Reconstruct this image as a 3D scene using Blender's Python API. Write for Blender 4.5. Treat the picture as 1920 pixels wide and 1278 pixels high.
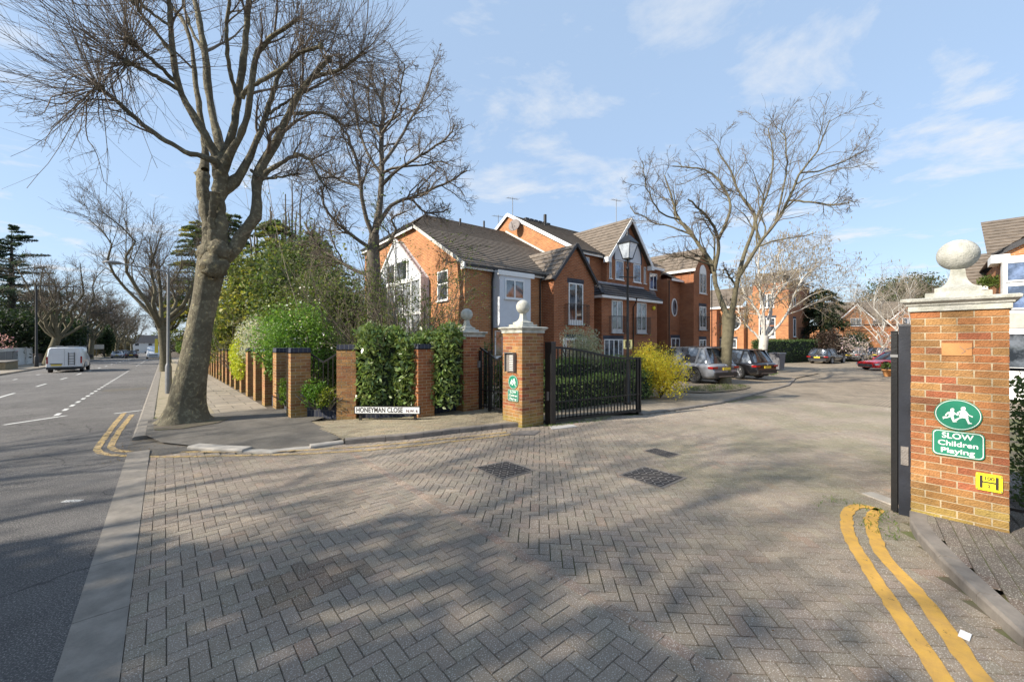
import bpy, math, random
import numpy as np
from mathutils import Vector, Matrix
R=math.radians; pi=math.pi
for o in list(bpy.data.objects): bpy.data.objects.remove(o)
SC=bpy.context.scene; COL=SC.collection
# ---------------------------------------------------------------- camera
TH=R(41.0); SN,CS=math.sin(TH),math.cos(TH); F=750.0; EYE=1.9
cd=bpy.data.cameras.new('camera'); cam=bpy.data.objects.new('camera',cd); COL.objects.link(cam)
cd.sensor_width=36; cd.lens=36*F/1920; cd.clip_start=.05; cd.clip_end=3000
cam.location=(0,0,EYE); cam.rotation_euler=(R(90),0,-TH); SC.camera=cam
# ---------------------------------------------------------------- sky, sun, exposure
SUN_EL=R(33); SAZ=math.atan2(-.955,.297)
SUNV=Vector((math.sin(SAZ)*math.cos(SUN_EL),math.cos(SAZ)*math.cos(SUN_EL),math.sin(SUN_EL)))
w=bpy.data.worlds.new('World'); SC.world=w; w.use_nodes=True
nt=w.node_tree; nt.nodes.clear(); N=nt.nodes.new; L=nt.links.new
out=N('ShaderNodeOutputWorld'); bg=N('ShaderNodeBackground'); sky=N('ShaderNodeTexSky')
sky.sky_type='NISHITA'; sky.sun_disc=False; sky.sun_elevation=SUN_EL; sky.sun_rotation=SAZ
sky.air_density=1.0; sky.dust_density=.6; sky.ozone_density=1.6; sky.altitude=0
bg.inputs[1].default_value=.145
tc=N('ShaderNodeTexCoord'); sep=N('ShaderNodeSeparateXYZ'); L(tc.outputs['Generated'],sep.inputs[0])
mx=N('ShaderNodeMath'); mx.operation='MAXIMUM'; mx.inputs[1].default_value=.04; L(sep.outputs[2],mx.inputs[0])
dv=N('ShaderNodeVectorMath'); dv.operation='DIVIDE'; L(tc.outputs['Generated'],dv.inputs[0])
cb=N('ShaderNodeCombineXYZ'); [L(mx.outputs[0],cb.inputs[i]) for i in range(3)]; L(cb.outputs[0],dv.inputs[1])
mp=N('ShaderNodeMapping'); mp.inputs['Scale'].default_value=(1.35,1.35,.1); mp.inputs['Location'].default_value=(1.3,6.2,0)
L(dv.outputs[0],mp.inputs[0])
ns=N('ShaderNodeTexNoise'); ns.inputs['Scale'].default_value=.9; ns.inputs['Detail'].default_value=9; ns.inputs['Roughness'].default_value=.62; ns.inputs['Distortion'].default_value=.35
L(mp.outputs[0],ns.inputs['Vector'])
cr=N('ShaderNodeValToRGB'); cr.color_ramp.elements[0].position=.535; cr.color_ramp.elements[1].position=.73
L(ns.outputs['Fac'],cr.inputs[0])
wk=N('ShaderNodeMath'); wk.operation='MULTIPLY'; wk.inputs[1].default_value=.9; L(cr.outputs[0],wk.inputs[0])
mix=N('ShaderNodeMixRGB'); mix.inputs[2].default_value=(2.75,2.8,2.85,1)
hz=N('ShaderNodeMixRGB'); hz.inputs[0].default_value=.8; hz.inputs[2].default_value=(1.38,1.86,2.55,1); L(sky.outputs[0],hz.inputs[1])
L(wk.outputs[0],mix.inputs[0]); L(hz.outputs[0],mix.inputs[1])
L(mix.outputs[0],bg.inputs[0]); L(bg.outputs[0],out.inputs[0])
sd=bpy.data.lights.new('sun','SUN'); sun=bpy.data.objects.new('sun',sd); COL.objects.link(sun)
sd.energy=3.7; sd.angle=R(.53); sd.color=(1,.92,.79); sun.rotation_euler=SUNV.to_track_quat('Z','Y').to_euler()
vs=SC.view_settings; vs.view_transform='Standard'; vs.look='None'; vs.gamma=1; vs.exposure=1.2
try: vs.use_curve_mapping=False
except Exception: pass
# ---------------------------------------------------------------- helpers
rng=np.random.default_rng(7); random.seed(7)
def h(x,y):
    a=min(1,max(0,(12-x)/6.)); return -.0151*max(0,y-8)*a-.018*min(20,max(0,x-8))
def ray(px): k=(px-960)/F; return (SN+CS*k, CS-SN*k)
def D(px,Z,py=640):
    d=ray(px); return Vector((d[0]*Z,d[1]*Z,EYE+(640-py)*Z/F))
def G(px,py,dz=0):
    d=ray(px); z=0
    for i in range(60):
        Z=(EYE-(z+dz))*F/(py-640.); x,y=d[0]*Z,d[1]*Z; z=.5*z+.5*h(x,y)
    return Vector((x,y,z))
def PX(px,py,x0):          # point on the plane x=x0
    d=ray(px); Z=x0/d[0]; return (d[1]*Z, EYE+(640-py)*Z/F)
class MB:
    def __init__(s): s.ch=[]; s.n=0
    def add(s,V,Fc,col=None,mi=0,sm=False):
        V=np.asarray(V,float).reshape(-1,3); Fc=np.asarray(Fc,int)
        if Fc.ndim==1: Fc=Fc[None]
        s.ch.append((V,Fc+s.n,col,mi,sm)); s.n+=len(V); return s
    def box(s,x0,x1,y0,y1,z0,z1,col=None,mi=0,M=None,tx=0,ty=0):
        V=np.array([[x0,y0,z0],[x1,y0,z0],[x1,y1,z0],[x0,y1,z0],[x0+tx,y0+ty,z1],[x1-tx,y0+ty,z1],[x1-tx,y1-ty,z1],[x0+tx,y1-ty,z1]],float)
        if M is not None: V=np.array([M@Vector(v) for v in V])
        return s.add(V,[[0,3,2,1],[4,5,6,7],[0,1,5,4],[1,2,6,5],[2,3,7,6],[3,0,4,7]],col,mi)
    def bar(s,p,q,w,d=None,col=None,mi=0):
        p=Vector(p);q=Vector(q);d=d or w; t=(q-p); l=t.length; t.normalize()
        M=Matrix.Translation(p)@t.to_track_quat('Z','X' if abs(t.z)>.9 else 'Y').to_matrix().to_4x4()
        return s.box(-w/2,w/2,-d/2,d/2,0,l,col,mi,M)
    def poly(s,pts,z=None,col=None,mi=0,th=None):
        P=[(p[0],p[1],(z if z is not None else p[2])) for p in pts]; n=len(P)
        ar=sum(P[i][0]*P[(i+1)%n][1]-P[(i+1)%n][0]*P[i][1] for i in range(n))
        if ar<0: P=P[::-1]
        s.add(P,list(range(n)),col,mi)
        if th:
            B=[(a,b,c-th) for a,b,c in P]; s.add(P+B,[[i,i+n,(i+1)%n+n,(i+1)%n] for i in range(n)],col,mi)
        return s
    def tubes(s,P,Rr,sides=5,col=None,mi=0,cap=False):
        P=np.asarray(P,float); Rr=np.asarray(Rr,float)
        if P.ndim==2: P=P[None]; Rr=Rr[None]
        n,K,_=P.shape
        T=np.empty_like(P); T[:,1:-1]=P[:,2:]-P[:,:-2]; T[:,0]=P[:,1]-P[:,0]; T[:,-1]=P[:,-1]-P[:,-2]
        T/=np.linalg.norm(T,axis=2,keepdims=True)+1e-9
        ov=P[:,-1]-P[:,0]; ov/=np.linalg.norm(ov,axis=1,keepdims=True)+1e-9
        ref=np.cross(ov,np.where(np.abs(ov[:,2:3])>.8,np.array([[1.,0,0]]),np.array([[0,0,1.]]))); ref/=np.linalg.norm(ref,axis=1,keepdims=True)+1e-9
        A=ref[:,None]-(T*ref[:,None]).sum(2,keepdims=True)*T; A/=np.linalg.norm(A,axis=2,keepdims=True)+1e-9
        B=np.cross(T,A); a=np.arange(sides)*2*pi/sides
        V=P[:,:,None]+Rr[:,:,None,None]*(A[:,:,None]*np.cos(a)[None,None,:,None]+B[:,:,None]*np.sin(a)[None,None,:,None])
        idx=np.arange(n*K*sides).reshape(n,K,sides); i0=idx[:,:-1]; i1=idx[:,1:]
        Q=np.stack([i0,np.roll(i0,-1,2),np.roll(i1,-1,2),i1],-1).reshape(-1,4)
        s.add(V.reshape(-1,3),Q,col,mi,True)
        if cap: s.add(V[:,-1].reshape(-1,3),np.arange(n*sides).reshape(n,sides),col,mi)
        return s
    def lathe(s,prof,c=(0,0,0),sides=24,col=None,mi=0,sq=False,M=None):
        k=4 if sq else sides; a=np.arange(k)*2*pi/k+(pi/4 if sq else 0); f=math.sqrt(2) if sq else 1
        V=np.array([[c[0]+r*f*math.cos(t),c[1]+r*f*math.sin(t),c[2]+z] for r,z in prof for t in a])
        if M is not None: V=np.array([M@Vector(v) for v in V])
        n=len(prof); i=np.arange(n*k).reshape(n,k)
        Q=np.stack([i[:-1],np.roll(i[:-1],-1,1),np.roll(i[1:],-1,1),i[1:]],-1).reshape(-1,4)
        s.add(V,Q,col,mi,not sq); s.add(V[-k:],list(range(k)),col,mi); s.add(V[:k],list(range(k))[::-1],col,mi); return s
    def leaves(s,Cn,size,asp=.5,up=.3,col=None,mi=0,r=None,fold=.0):
        r=r or rng; Cn=np.asarray(Cn,float); n=len(Cn)
        d=r.normal(size=(n,3)); d[:,2]+=up; d/=np.linalg.norm(d,axis=1,keepdims=True)
        e=r.normal(size=(n,3)); e-= (e*d).sum(1,keepdims=True)*d; e/=np.linalg.norm(e,axis=1,keepdims=True)
        sz=size*(.6+.8*r.random((n,1)))
        V=np.stack([Cn-d*sz*.5,Cn+e*sz*asp*.5,Cn+d*sz*.5,Cn-e*sz*asp*.5],1).reshape(-1,3)
        Q=np.arange(4*n).reshape(n,4)
        if col is not None:
            col=np.asarray(col,float)
            if col.ndim==1: col=np.clip(col[None]*(1+.5*(r.random((n,1))-.5))*(1+.2*(r.random((n,3))-.5)),0,1)
        return s.add(V,Q,col,mi)
    def build(s,name,mats,parent=None,loc=None,rz=None):
        me=bpy.data.meshes.new(name); V=np.concatenate([c[0] for c in s.ch])
        me.vertices.add(len(V)); me.vertices.foreach_set('co',V.ravel())
        tot=[];vi=[];mi=[];sm=[];uv=[];cc=[];hascol=any(c[2] is not None for c in s.ch)
        for _,Fc,col,m,smo in s.ch:
            n,k=Fc.shape; tot.append(np.full(n,k)); vi.append(Fc.ravel()); mi.append(np.full(n,m)); sm.append(np.full(n,smo))
            p=V[Fc]; nn=np.cross(p[:,1]-p[:,0],p[:,2]-p[:,0]) if k==3 else (np.cross(p[:,2]-p[:,0],p[:,3]-p[:,1]) if k==4 else np.cross(p[:,1]-p[:,0],p[:,2]-p[:,1]))
            nn/=np.linalg.norm(nn,axis=1,keepdims=True)+1e-12
            t=np.stack([-nn[:,1],nn[:,0],np.zeros(n)],1); fl=np.abs(nn[:,2])>.985
            t[fl]=(1,0,0); t/=np.linalg.norm(t,axis=1,keepdims=True)+1e-12; b=np.cross(nn,t); b[fl]=(0,1,0)
            uv.append(np.stack([(p*t[:,None]).sum(2),(p*b[:,None]).sum(2)],2).reshape(-1,2))
            if hascol:
                c4=np.ones((n,k,4)); 
                if col is not None: c4[:,:,:3]=np.asarray(col,float).reshape(-1,1,3)
                cc.append(c4.reshape(-1,4))
        tot=np.concatenate(tot); vi=np.concatenate(vi)
        me.loops.add(len(vi)); me.loops.foreach_set('vertex_index',vi.astype(np.int32))
        me.polygons.add(len(tot)); st=np.concatenate([[0],np.cumsum(tot)[:-1]])
        me.polygons.foreach_set('loop_start',st.astype(np.int32))
        me.polygons.foreach_set('material_index',np.concatenate(mi).astype(np.int32)); me.polygons.foreach_set('use_smooth',np.concatenate(sm))
        me.update(calc_edges=True)
        ul=me.uv_layers.new(name='UVMap'); ul.data.foreach_set('uv',np.concatenate(uv).ravel())
        if hascol: ca=me.color_attributes.new('Col','FLOAT_COLOR','CORNER'); ca.data.foreach_set('color',np.concatenate(cc).ravel())
        me.validate()
        for m in (mats if isinstance(mats,(list,tuple)) else [mats]): me.materials.append(m)
        o=bpy.data.objects.new(name,me); COL.objects.link(o)
        if parent: o.parent=parent
        if loc is not None: o.location=loc
        if rz is not None: o.rotation_euler=(0,0,rz)
        return o
def tag(o,label=None,cat=None,group=None,kind=None):
    if label: o['label']=label
    if cat: o['category']=cat
    if group: o['group']=group
    if kind: o['kind']=kind
    return o
def thing(name,label,cat,loc=(0,0,0),rz=0,group=None):
    o=bpy.data.objects.new(name,None); o.empty_display_size=.2; COL.objects.link(o); o.location=loc; o.rotation_euler=(0,0,rz)
    return tag(o,label,cat,group)
def dup(o,parent=None):
    c=o.copy(); COL.objects.link(c)
    if parent: c.parent=parent
    for ch in list(o.children): dup(ch,c)
    return c
# ---------------------------------------------------------------- materials
def newmat(name):
    m=bpy.data.materials.new(name); m.use_nodes=True; t=m.node_tree; return m,t,t.nodes['Principled BSDF']
def speck(m,scale=170,thr=(.66,.72),col=(.62,.58,.52),amt=.55,stain=.22,sscale=.55,dark=True):
    t=m.node_tree; b=t.nodes['Principled BSDF']; N=t.nodes.new; L=t.links.new; src=b.inputs['Base Color'].links[0].from_socket
    tc=N('ShaderNodeTexCoord'); n=N('ShaderNodeTexNoise'); n.inputs['Scale'].default_value=scale; n.inputs['Detail'].default_value=1; L(tc.outputs['Object'],n.inputs['Vector'])
    mr=N('ShaderNodeMapRange'); mr.inputs[1].default_value=thr[0]; mr.inputs[2].default_value=thr[1]; mr.inputs[3].default_value=0; mr.inputs[4].default_value=amt; L(n.outputs['Fac'],mr.inputs[0])
    mx=N('ShaderNodeMixRGB'); mx.inputs[2].default_value=(*col,1); L(mr.outputs[0],mx.inputs[0]); L(src,mx.inputs[1])
    n2=N('ShaderNodeTexNoise'); n2.inputs['Scale'].default_value=sscale; n2.inputs['Detail'].default_value=8; n2.inputs['Roughness'].default_value=.6; L(tc.outputs['Object'],n2.inputs['Vector'])
    m2=N('ShaderNodeMapRange'); m2.inputs[1].default_value=.3; m2.inputs[2].default_value=.7; m2.inputs[3].default_value=1-stain; m2.inputs[4].default_value=1+stain; L(n2.outputs['Fac'],m2.inputs[0])
    mm=N('ShaderNodeMixRGB'); mm.blend_type='MULTIPLY'; mm.inputs[0].default_value=1; L(mx.outputs[0],mm.inputs[1]); L(m2.outputs[0],mm.inputs[2]); L(mm.outputs[0],b.inputs['Base Color']); return m
def mat(name,col,rough=.8,var=.25,scale=3,bump=0,bscale=40,metal=0,vcol=False,spec=.5,coord='Object',detail=6,coat=0,trans=0,col2=None,thr=None):
    m,t,b=newmat(name); N=t.nodes.new; L=t.links.new
    tc=N('ShaderNodeTexCoord'); n=N('ShaderNodeTexNoise'); n.inputs['Scale'].default_value=scale; n.inputs['Detail'].default_value=detail; n.inputs['Roughness'].default_value=.65
    L(tc.outputs[coord],n.inputs['Vector'])
    cr=N('ShaderNodeValToRGB'); e=cr.color_ramp.elements; e[0].position=.3; e[1].position=.7
    c=np.array(col)
    if col2 is not None:
        e[0].color=(*c,1); e[1].color=(*col2,1)
        if thr: e[0].position,e[1].position=thr
    else: e[0].color=(*np.clip(c*(1-var),0,1),1); e[1].color=(*np.clip(c*(1+var),0,1),1)
    L(n.outputs['Fac'],cr.inputs[0]); o=cr.outputs[0]
    if vcol:
        a=N('ShaderNodeVertexColor'); a.layer_name='Col'; mm=N('ShaderNodeMixRGB'); mm.blend_type='MULTIPLY'; mm.inputs[0].default_value=1
        L(a.outputs[0],mm.inputs[1]); L(o,mm.inputs[2]); o=mm.outputs[0]
    L(o,b.inputs['Base Color']); b.inputs['Roughness'].default_value=rough; b.inputs['Metallic'].default_value=metal
    b.inputs['Specular IOR Level'].default_value=spec; b.inputs['Coat Weight'].default_value=coat; b.inputs['Coat Roughness'].default_value=.03
    if bump:
        n2=N('ShaderNodeTexNoise'); n2.inputs['Scale'].default_value=bscale; n2.inputs['Detail'].default_value=4; L(tc.outputs[coord],n2.inputs['Vector'])
        bp=N('ShaderNodeBump'); bp.inputs['Strength'].default_value=bump; bp.inputs['Distance'].default_value=.02; L(n2.outputs['Fac'],bp.inputs['Height']); L(bp.outputs[0],b.inputs['Normal'])
    return m
def brickmat(name,c1,c2,mortar,bw=.225,rh=.075,ms=.01,bump=.6,stain=.25):
    m,t,b=newmat(name); N=t.nodes.new; L=t.links.new
    uv=N('ShaderNodeUVMap'); br=N('ShaderNodeTexBrick'); br.inputs['Scale'].default_value=1; br.inputs['Brick Width'].default_value=bw; br.inputs['Row Height'].default_value=rh
    br.inputs['Mortar Size'].default_value=ms; br.inputs['Mortar Smooth'].default_value=.2; br.inputs['Bias'].default_value=0
    for i,c in (('Color1',c1),('Color2',c2),('Mortar',mortar)): br.inputs[i].default_value=(*c,1)
    L(uv.outputs[0],br.inputs['Vector'])
    n=N('ShaderNodeTexNoise'); n.inputs['Scale'].default_value=.9; n.inputs['Detail'].default_value=8; n.inputs['Roughness'].default_value=.7; L(uv.outputs[0],n.inputs['Vector'])
    mr=N('ShaderNodeMapRange'); mr.inputs[1].default_value=.3; mr.inputs[2].default_value=.7; mr.inputs[3].default_value=1-stain; mr.inputs[4].default_value=1+stain*.6; L(n.outputs['Fac'],mr.inputs[0])
    mm=N('ShaderNodeMixRGB'); mm.blend_type='MULTIPLY'; mm.inputs[0].default_value=1; L(br.outputs['Color'],mm.inputs[1]); L(mr.outputs[0],mm.inputs[2])
    L(mm.outputs[0],b.inputs['Base Color']); b.inputs['Roughness'].default_value=.85; b.inputs['Specular IOR Level'].default_value=.25
    bp=N('ShaderNodeBump'); bp.invert=True; bp.inputs['Strength'].default_value=bump; bp.inputs['Distance'].default_value=.01; L(br.outputs['Fac'],bp.inputs['Height']); L(bp.outputs[0],b.inputs['Normal'])
    return m
def glassmat(name,col,rough=.04,var=.5,scale=1.6):
    m=mat(name,tuple(.6*q for q in col),rough,var,scale,spec=1.0,detail=4,col2=tuple(min(.4,q*2.2+.06) for q in col),thr=(.46,.62)); m.node_tree.nodes['Principled BSDF'].inputs['IOR'].default_value=1.7; return m
M={}
M['asphalt']=speck(speck(mat('asphalt',(.112,.104,.098),.9,.18,1.1,1.0,150,detail=12),95,(.56,.64),(.36,.33,.30),.75,.24,.22),60,(.38,.30),(.03,.03,.03),.6,.12,2.5)
def cracks(m,sc=.33,w_=.006):
    t=m.node_tree; b=t.nodes['Principled BSDF']; N=t.nodes.new; L=t.links.new; src=b.inputs['Base Color'].links[0].from_socket
    tc=N('ShaderNodeTexCoord'); n=N('ShaderNodeTexNoise'); n.inputs['Scale'].default_value=1.3; n.inputs['Detail'].default_value=6; L(tc.outputs['Object'],n.inputs['Vector'])
    a=N('ShaderNodeVectorMath'); a.operation='MULTIPLY_ADD'; a.inputs[1].default_value=(.9,.9,.9); L(n.outputs['Color'],a.inputs[0]); L(tc.outputs['Object'],a.inputs[2])
    v=N('ShaderNodeTexVoronoi'); v.feature='DISTANCE_TO_EDGE'; v.inputs['Scale'].default_value=sc; L(a.outputs[0],v.inputs['Vector'])
    r_=N('ShaderNodeMapRange'); r_.inputs[1].default_value=0; r_.inputs[2].default_value=w_; r_.inputs[3].default_value=.75; r_.inputs[4].default_value=0; L(v.outputs['Distance'],r_.inputs[0])
    mx=N('ShaderNodeMixRGB'); mx.inputs[2].default_value=(.03,.027,.024,1); L(r_.outputs[0],mx.inputs[0]); L(src,mx.inputs[1]); L(mx.outputs[0],b.inputs['Base Color'])
cracks(M['asphalt'])
M['asphalt2']=speck(mat('footway_asphalt',(.14,.125,.105),.92,.3,2.5,.9,160,detail=12),130,(.60,.70),(.30,.28,.26),.5,.2,.8)
M['paver']=speck(mat('paver',(1,1,1),.9,.16,60,.9,200,vcol=True,detail=5),120,(.60,.66),(.75,.70,.62),.7,.2,.5)
M['joint']=mat('joint_sand',(.17,.145,.11),.95,.4,2.5,.3,80,col2=(.13,.14,.06),thr=(.5,.66))
M['flag']=brickmat('flagstone',(.34,.29,.225),(.27,.235,.19),(.13,.11,.08),.75,.6,.012,.5,.3)
M['kerblight']=mat('pale_kerb_stone',(.36,.33,.29),.9,.2,5,.5,120,detail=9)
M['kerb']=mat('kerb_stone',(.215,.19,.16),.9,.28,5,.5,120,detail=9)
M['kerbdark']=mat('kerb_block',(.20,.175,.15),.9,.3,5,.5,120)
M['white_line']=mat('road_white',(.62,.61,.58),.8,.3,14,col2=(.25,.24,.24),thr=(.52,.74))
M['yellow_line']=mat('road_yellow',(.62,.355,.065),.8,.2,9,.6,150,col2=(.45,.26,.08),thr=(.4,.75))
M['yellow_worn']=mat('road_yellow_worn',(.50,.34,.13),.85,.3,9,.3,150,col2=(.26,.21,.15),thr=(.42,.66))
M['soil']=mat('soil',(.10,.075,.05),.95,.35,5,.9,60)
M['grass']=mat('grass_ground',(.075,.10,.03),.95,.4,5,.9,60)
M['mortar']=mat('mortar',(.44,.36,.24),.95,.2,8,.5,90)
M['brick']=speck(mat('pillar_brick',(1,1,1),.85,.26,22,.9,70,vcol=True,spec=.3),60,(.62,.72),(.20,.13,.08),.3,.24,3.2)
M['jointdark']=mat('mossy_joint_sand',(.10,.082,.055),.95,.4,2.2,.3,80,col2=(.115,.13,.04),thr=(.45,.6))
M['wall']=brickmat('house_brick',(.48,.195,.075),(.35,.125,.05),(.42,.30,.18))
M['wallredshade']=brickmat('house_brick_red_shade',(.38,.125,.05),(.26,.08,.035),(.36,.24,.15))  # darker, redder house brick: shade of fronts away from the sun coloured in
M['bluebrick']=brickmat('blue_brick',(.05,.055,.08),(.035,.04,.06),(.12,.12,.12),.1,.2,.008)
M['tile']=mat('roof_tile',(.155,.125,.098),.85,.35,3.5,.6,30,coord='Object',detail=9)
M['tiledark']=mat('roof_tile_dark',(.035,.034,.037),.6,.35,3.5,.4,30)
M['white']=mat('white_paint',(.78,.78,.77),.45,.05,4)
M['render']=mat('white_render',(.62,.64,.68),.7,.06,3)
M['stone']=mat('white_stone',(.55,.53,.48),.75,.16,7,.35,60,detail=9)
M['stonedirty']=mat('weathered_stone',(.50,.49,.44),.85,.2,7,.5,60,col2=(.27,.27,.22),thr=(.42,.72),detail=9)
M['glass']=glassmat('window_glass',(.045,.055,.07))
M['bluedglass']=glassmat('blue_window_glass',(.05,.08,.16))
M['black']=mat('black_metal',(.012,.012,.013),.38,.2,8,.15,60)
M['navy']=mat('dark_gate_post',(.018,.021,.03),.45,.3,6,.1,50)
M['grey']=mat('grey_metal',(.22,.22,.22),.5,.15,5,metal=.4)
M['pipe']=mat('dark_pipe',(.02,.018,.017),.5,.1,5)
M['iron']=mat('cast_iron',(.19,.17,.155),.65,.3,10,.6,80)
M['irondark']=mat('cast_iron_recess',(.035,.03,.027),.8,.3,10)
M['green']=mat('sign_green',(.022,.20,.12),.35,.03,2)
M['signwhite']=mat('sign_white',(.82,.82,.80),.5,.02,2)
M['signyellow']=mat('sign_yellow',(.86,.74,.03),.4,.05,3)
M['signblack']=mat('sign_black',(.04,.03,.025),.5,.02,3)
M['terracotta']=mat('terracotta',(.50,.24,.09),.85,.08,4,.2,90)
def barkmat(name,a,b,c,sc=12):
    m,t,bs=newmat(name); N=t.nodes.new; L=t.links.new
    tc=N('ShaderNodeTexCoord'); n=N('ShaderNodeTexNoise'); n.inputs['Scale'].default_value=sc; n.inputs['Detail'].default_value=5; n.inputs['Distortion'].default_value=.6
    L(tc.outputs['Object'],n.inputs['Vector']); cr=N('ShaderNodeValToRGB'); cr.color_ramp.interpolation='CONSTANT'; e=cr.color_ramp.elements
    e[0].position=0; e[0].color=(*a,1); e[1].position=.54; e[1].color=(*b,1); q=cr.color_ramp.elements.new(.66); q.color=(*c,1)
    n3=N('ShaderNodeTexNoise'); n3.inputs['Scale'].default_value=2.2; n3.inputs['Detail'].default_value=8; L(tc.outputs['Object'],n3.inputs['Vector'])
    mr=N('ShaderNodeMapRange'); mr.inputs[1].default_value=.3; mr.inputs[2].default_value=.7; mr.inputs[3].default_value=.6; mr.inputs[4].default_value=1.25; L(n3.outputs['Fac'],mr.inputs[0])
    mm=N('ShaderNodeMixRGB'); mm.blend_type='MULTIPLY'; mm.inputs[0].default_value=1; L(n.outputs['Fac'],cr.inputs[0]); L(cr.outputs[0],mm.inputs[1]); L(mr.outputs[0],mm.inputs[2])
    L(mm.outputs[0],bs.inputs['Base Color']); bs.inputs['Roughness'].default_value=.9
    mp=N('ShaderNodeMapping'); mp.inputs['Scale'].default_value=(1,1,.5); L(tc.outputs['Object'],mp.inputs[0])
    n2=N('ShaderNodeTexNoise'); n2.inputs['Scale'].default_value=11; n2.inputs['Detail'].default_value=12; n2.inputs['Roughness'].default_value=.7; L(mp.outputs[0],n2.inputs['Vector'])
    bp=N('ShaderNodeBump'); bp.inputs['Strength'].default_value=1; bp.inputs['Distance'].default_value=.07; L(n2.outputs['Fac'],bp.inputs['Height']); L(bp.outputs[0],bs.inputs['Normal'])
    return m
M['plane']=barkmat('plane_bark',(.15,.128,.082),(.215,.192,.125),(.40,.33,.17))
M['bark']=mat('grey_bark',(.13,.11,.085),.9,.4,7,1,30,detail=9)
M['barkgreen']=mat('mossy_bark',(.125,.108,.066),.9,.35,7,1,30,detail=9)
M['barkdark']=mat('dark_bark',(.075,.062,.05),.9,.4,7,1,30)
M['twig']=mat('twig',(.15,.118,.088),.85,.3,4)
M['twigpale']=mat('pale_twig',(.30,.255,.20),.85,.3,4)
M['birch']=mat('birch_bark',(.50,.48,.44),.8,.2,6,.3,40,col2=(.30,.27,.23),thr=(.56,.66))
M['leaf']=mat('leaf',(1,1,1),.55,.12,5,vcol=True,spec=.35)
M['leafgloss']=mat('glossy_leaf',(1,1,1),.30,.12,5,vcol=True,spec=.6)

for k in ('leaf','leafgloss'):
    t=M[k].node_tree; b=t.nodes['Principled BSDF']; tr=t.nodes.new('ShaderNodeBsdfTranslucent'); mx=t.nodes.new('ShaderNodeMixShader'); mx.inputs[0].default_value=.38 if k=='leaf' else .25
    g=t.nodes.new('ShaderNodeMixRGB'); g.blend_type='MULTIPLY'; g.inputs[0].default_value=1; g.inputs[2].default_value=(1.5,1.5,.9,1); t.links.new(b.inputs['Base Color'].links[0].from_socket,g.inputs[1]); t.links.new(g.outputs[0],tr.inputs[0])
    t.links.new(b.outputs[0],mx.inputs[1]); t.links.new(tr.outputs[0],mx.inputs[2]); t.links.new(mx.outputs[0],[n for n in t.nodes if n.type=='OUTPUT_MATERIAL'][0].inputs[0])

def worn(m,lo=.60,hi=.66,sc=14):
    t=m.node_tree; b=t.nodes['Principled BSDF']; N=t.nodes.new; L=t.links.new; tc=N('ShaderNodeTexCoord'); n=N('ShaderNodeTexNoise'); n.inputs['Scale'].default_value=sc; n.inputs['Detail'].default_value=9; n.inputs['Roughness'].default_value=.75; L(tc.outputs['Object'],n.inputs['Vector'])
    r_=N('ShaderNodeMapRange'); r_.inputs[1].default_value=lo; r_.inputs[2].default_value=hi; L(n.outputs['Fac'],r_.inputs[0]); tr=N('ShaderNodeBsdfTransparent'); mx=N('ShaderNodeMixShader'); L(r_.outputs[0],mx.inputs[0]); L(b.outputs[0],mx.inputs[1]); L(tr.outputs[0],mx.inputs[2]); L(mx.outputs[0],[q for q in t.nodes if q.type=='OUTPUT_MATERIAL'][0].inputs[0])
worn(M['yellow_line'],.60,.68); worn(M['yellow_worn'],.50,.60); worn(M['white_line'],.55,.66,10)
# ================================================================ the ground
def hv(x,y):
    a=np.clip((12-x)/6.,0,1); return -.0151*np.maximum(0,y-8)*a-.018*np.clip(x-8,0,20)
def sheet(name,xs,ys,dz,m,kind='structure'):
    xs=np.asarray(xs,float); ys=np.asarray(ys,float); X,Y=np.meshgrid(xs,ys); Z=hv(X,Y)+dz
    V=np.stack([X,Y,Z],-1).reshape(-1,3); i=np.arange(len(V)).reshape(X.shape)
    Q=np.stack([i[:-1,:-1],i[:-1,1:],i[1:,1:],i[1:,:-1]],-1).reshape(-1,4)
    return tag(MB().add(V,Q).build(name,m),kind=kind)
sheet('ground',[-500,-200,-60,-30,-13,-9,-2,3,6,7,8,9,10,11,12,20,28,60,150,500],[-200,-50,-10,8,14,30,60,100,160,300,800],-.09,M['soil'])
sheet('road',[-8.9,-4.7,-.47],[-20,-5,8,14,20,40,80,150,300,500],0,M['asphalt'])
sheet('left_pavement',[-12.6,-9.0],[-20,8,20,60,150,300],.10,M['flag'])
def inpoly(P,x,y):
    P=list(P); c=np.zeros(len(x),bool); j=len(P)-1
    for i in range(len(P)):
        xi,yi=P[i][:2]; xj,yj=P[j][:2]
        if yi!=yj:
            t=((yi>y)!=(yj>y))&(x<(xj-xi)*(y-yi)/(yj-yi)+xi); c^=t
        j=i
    return c
PAV=np.array([.335,.270,.206])
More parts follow.
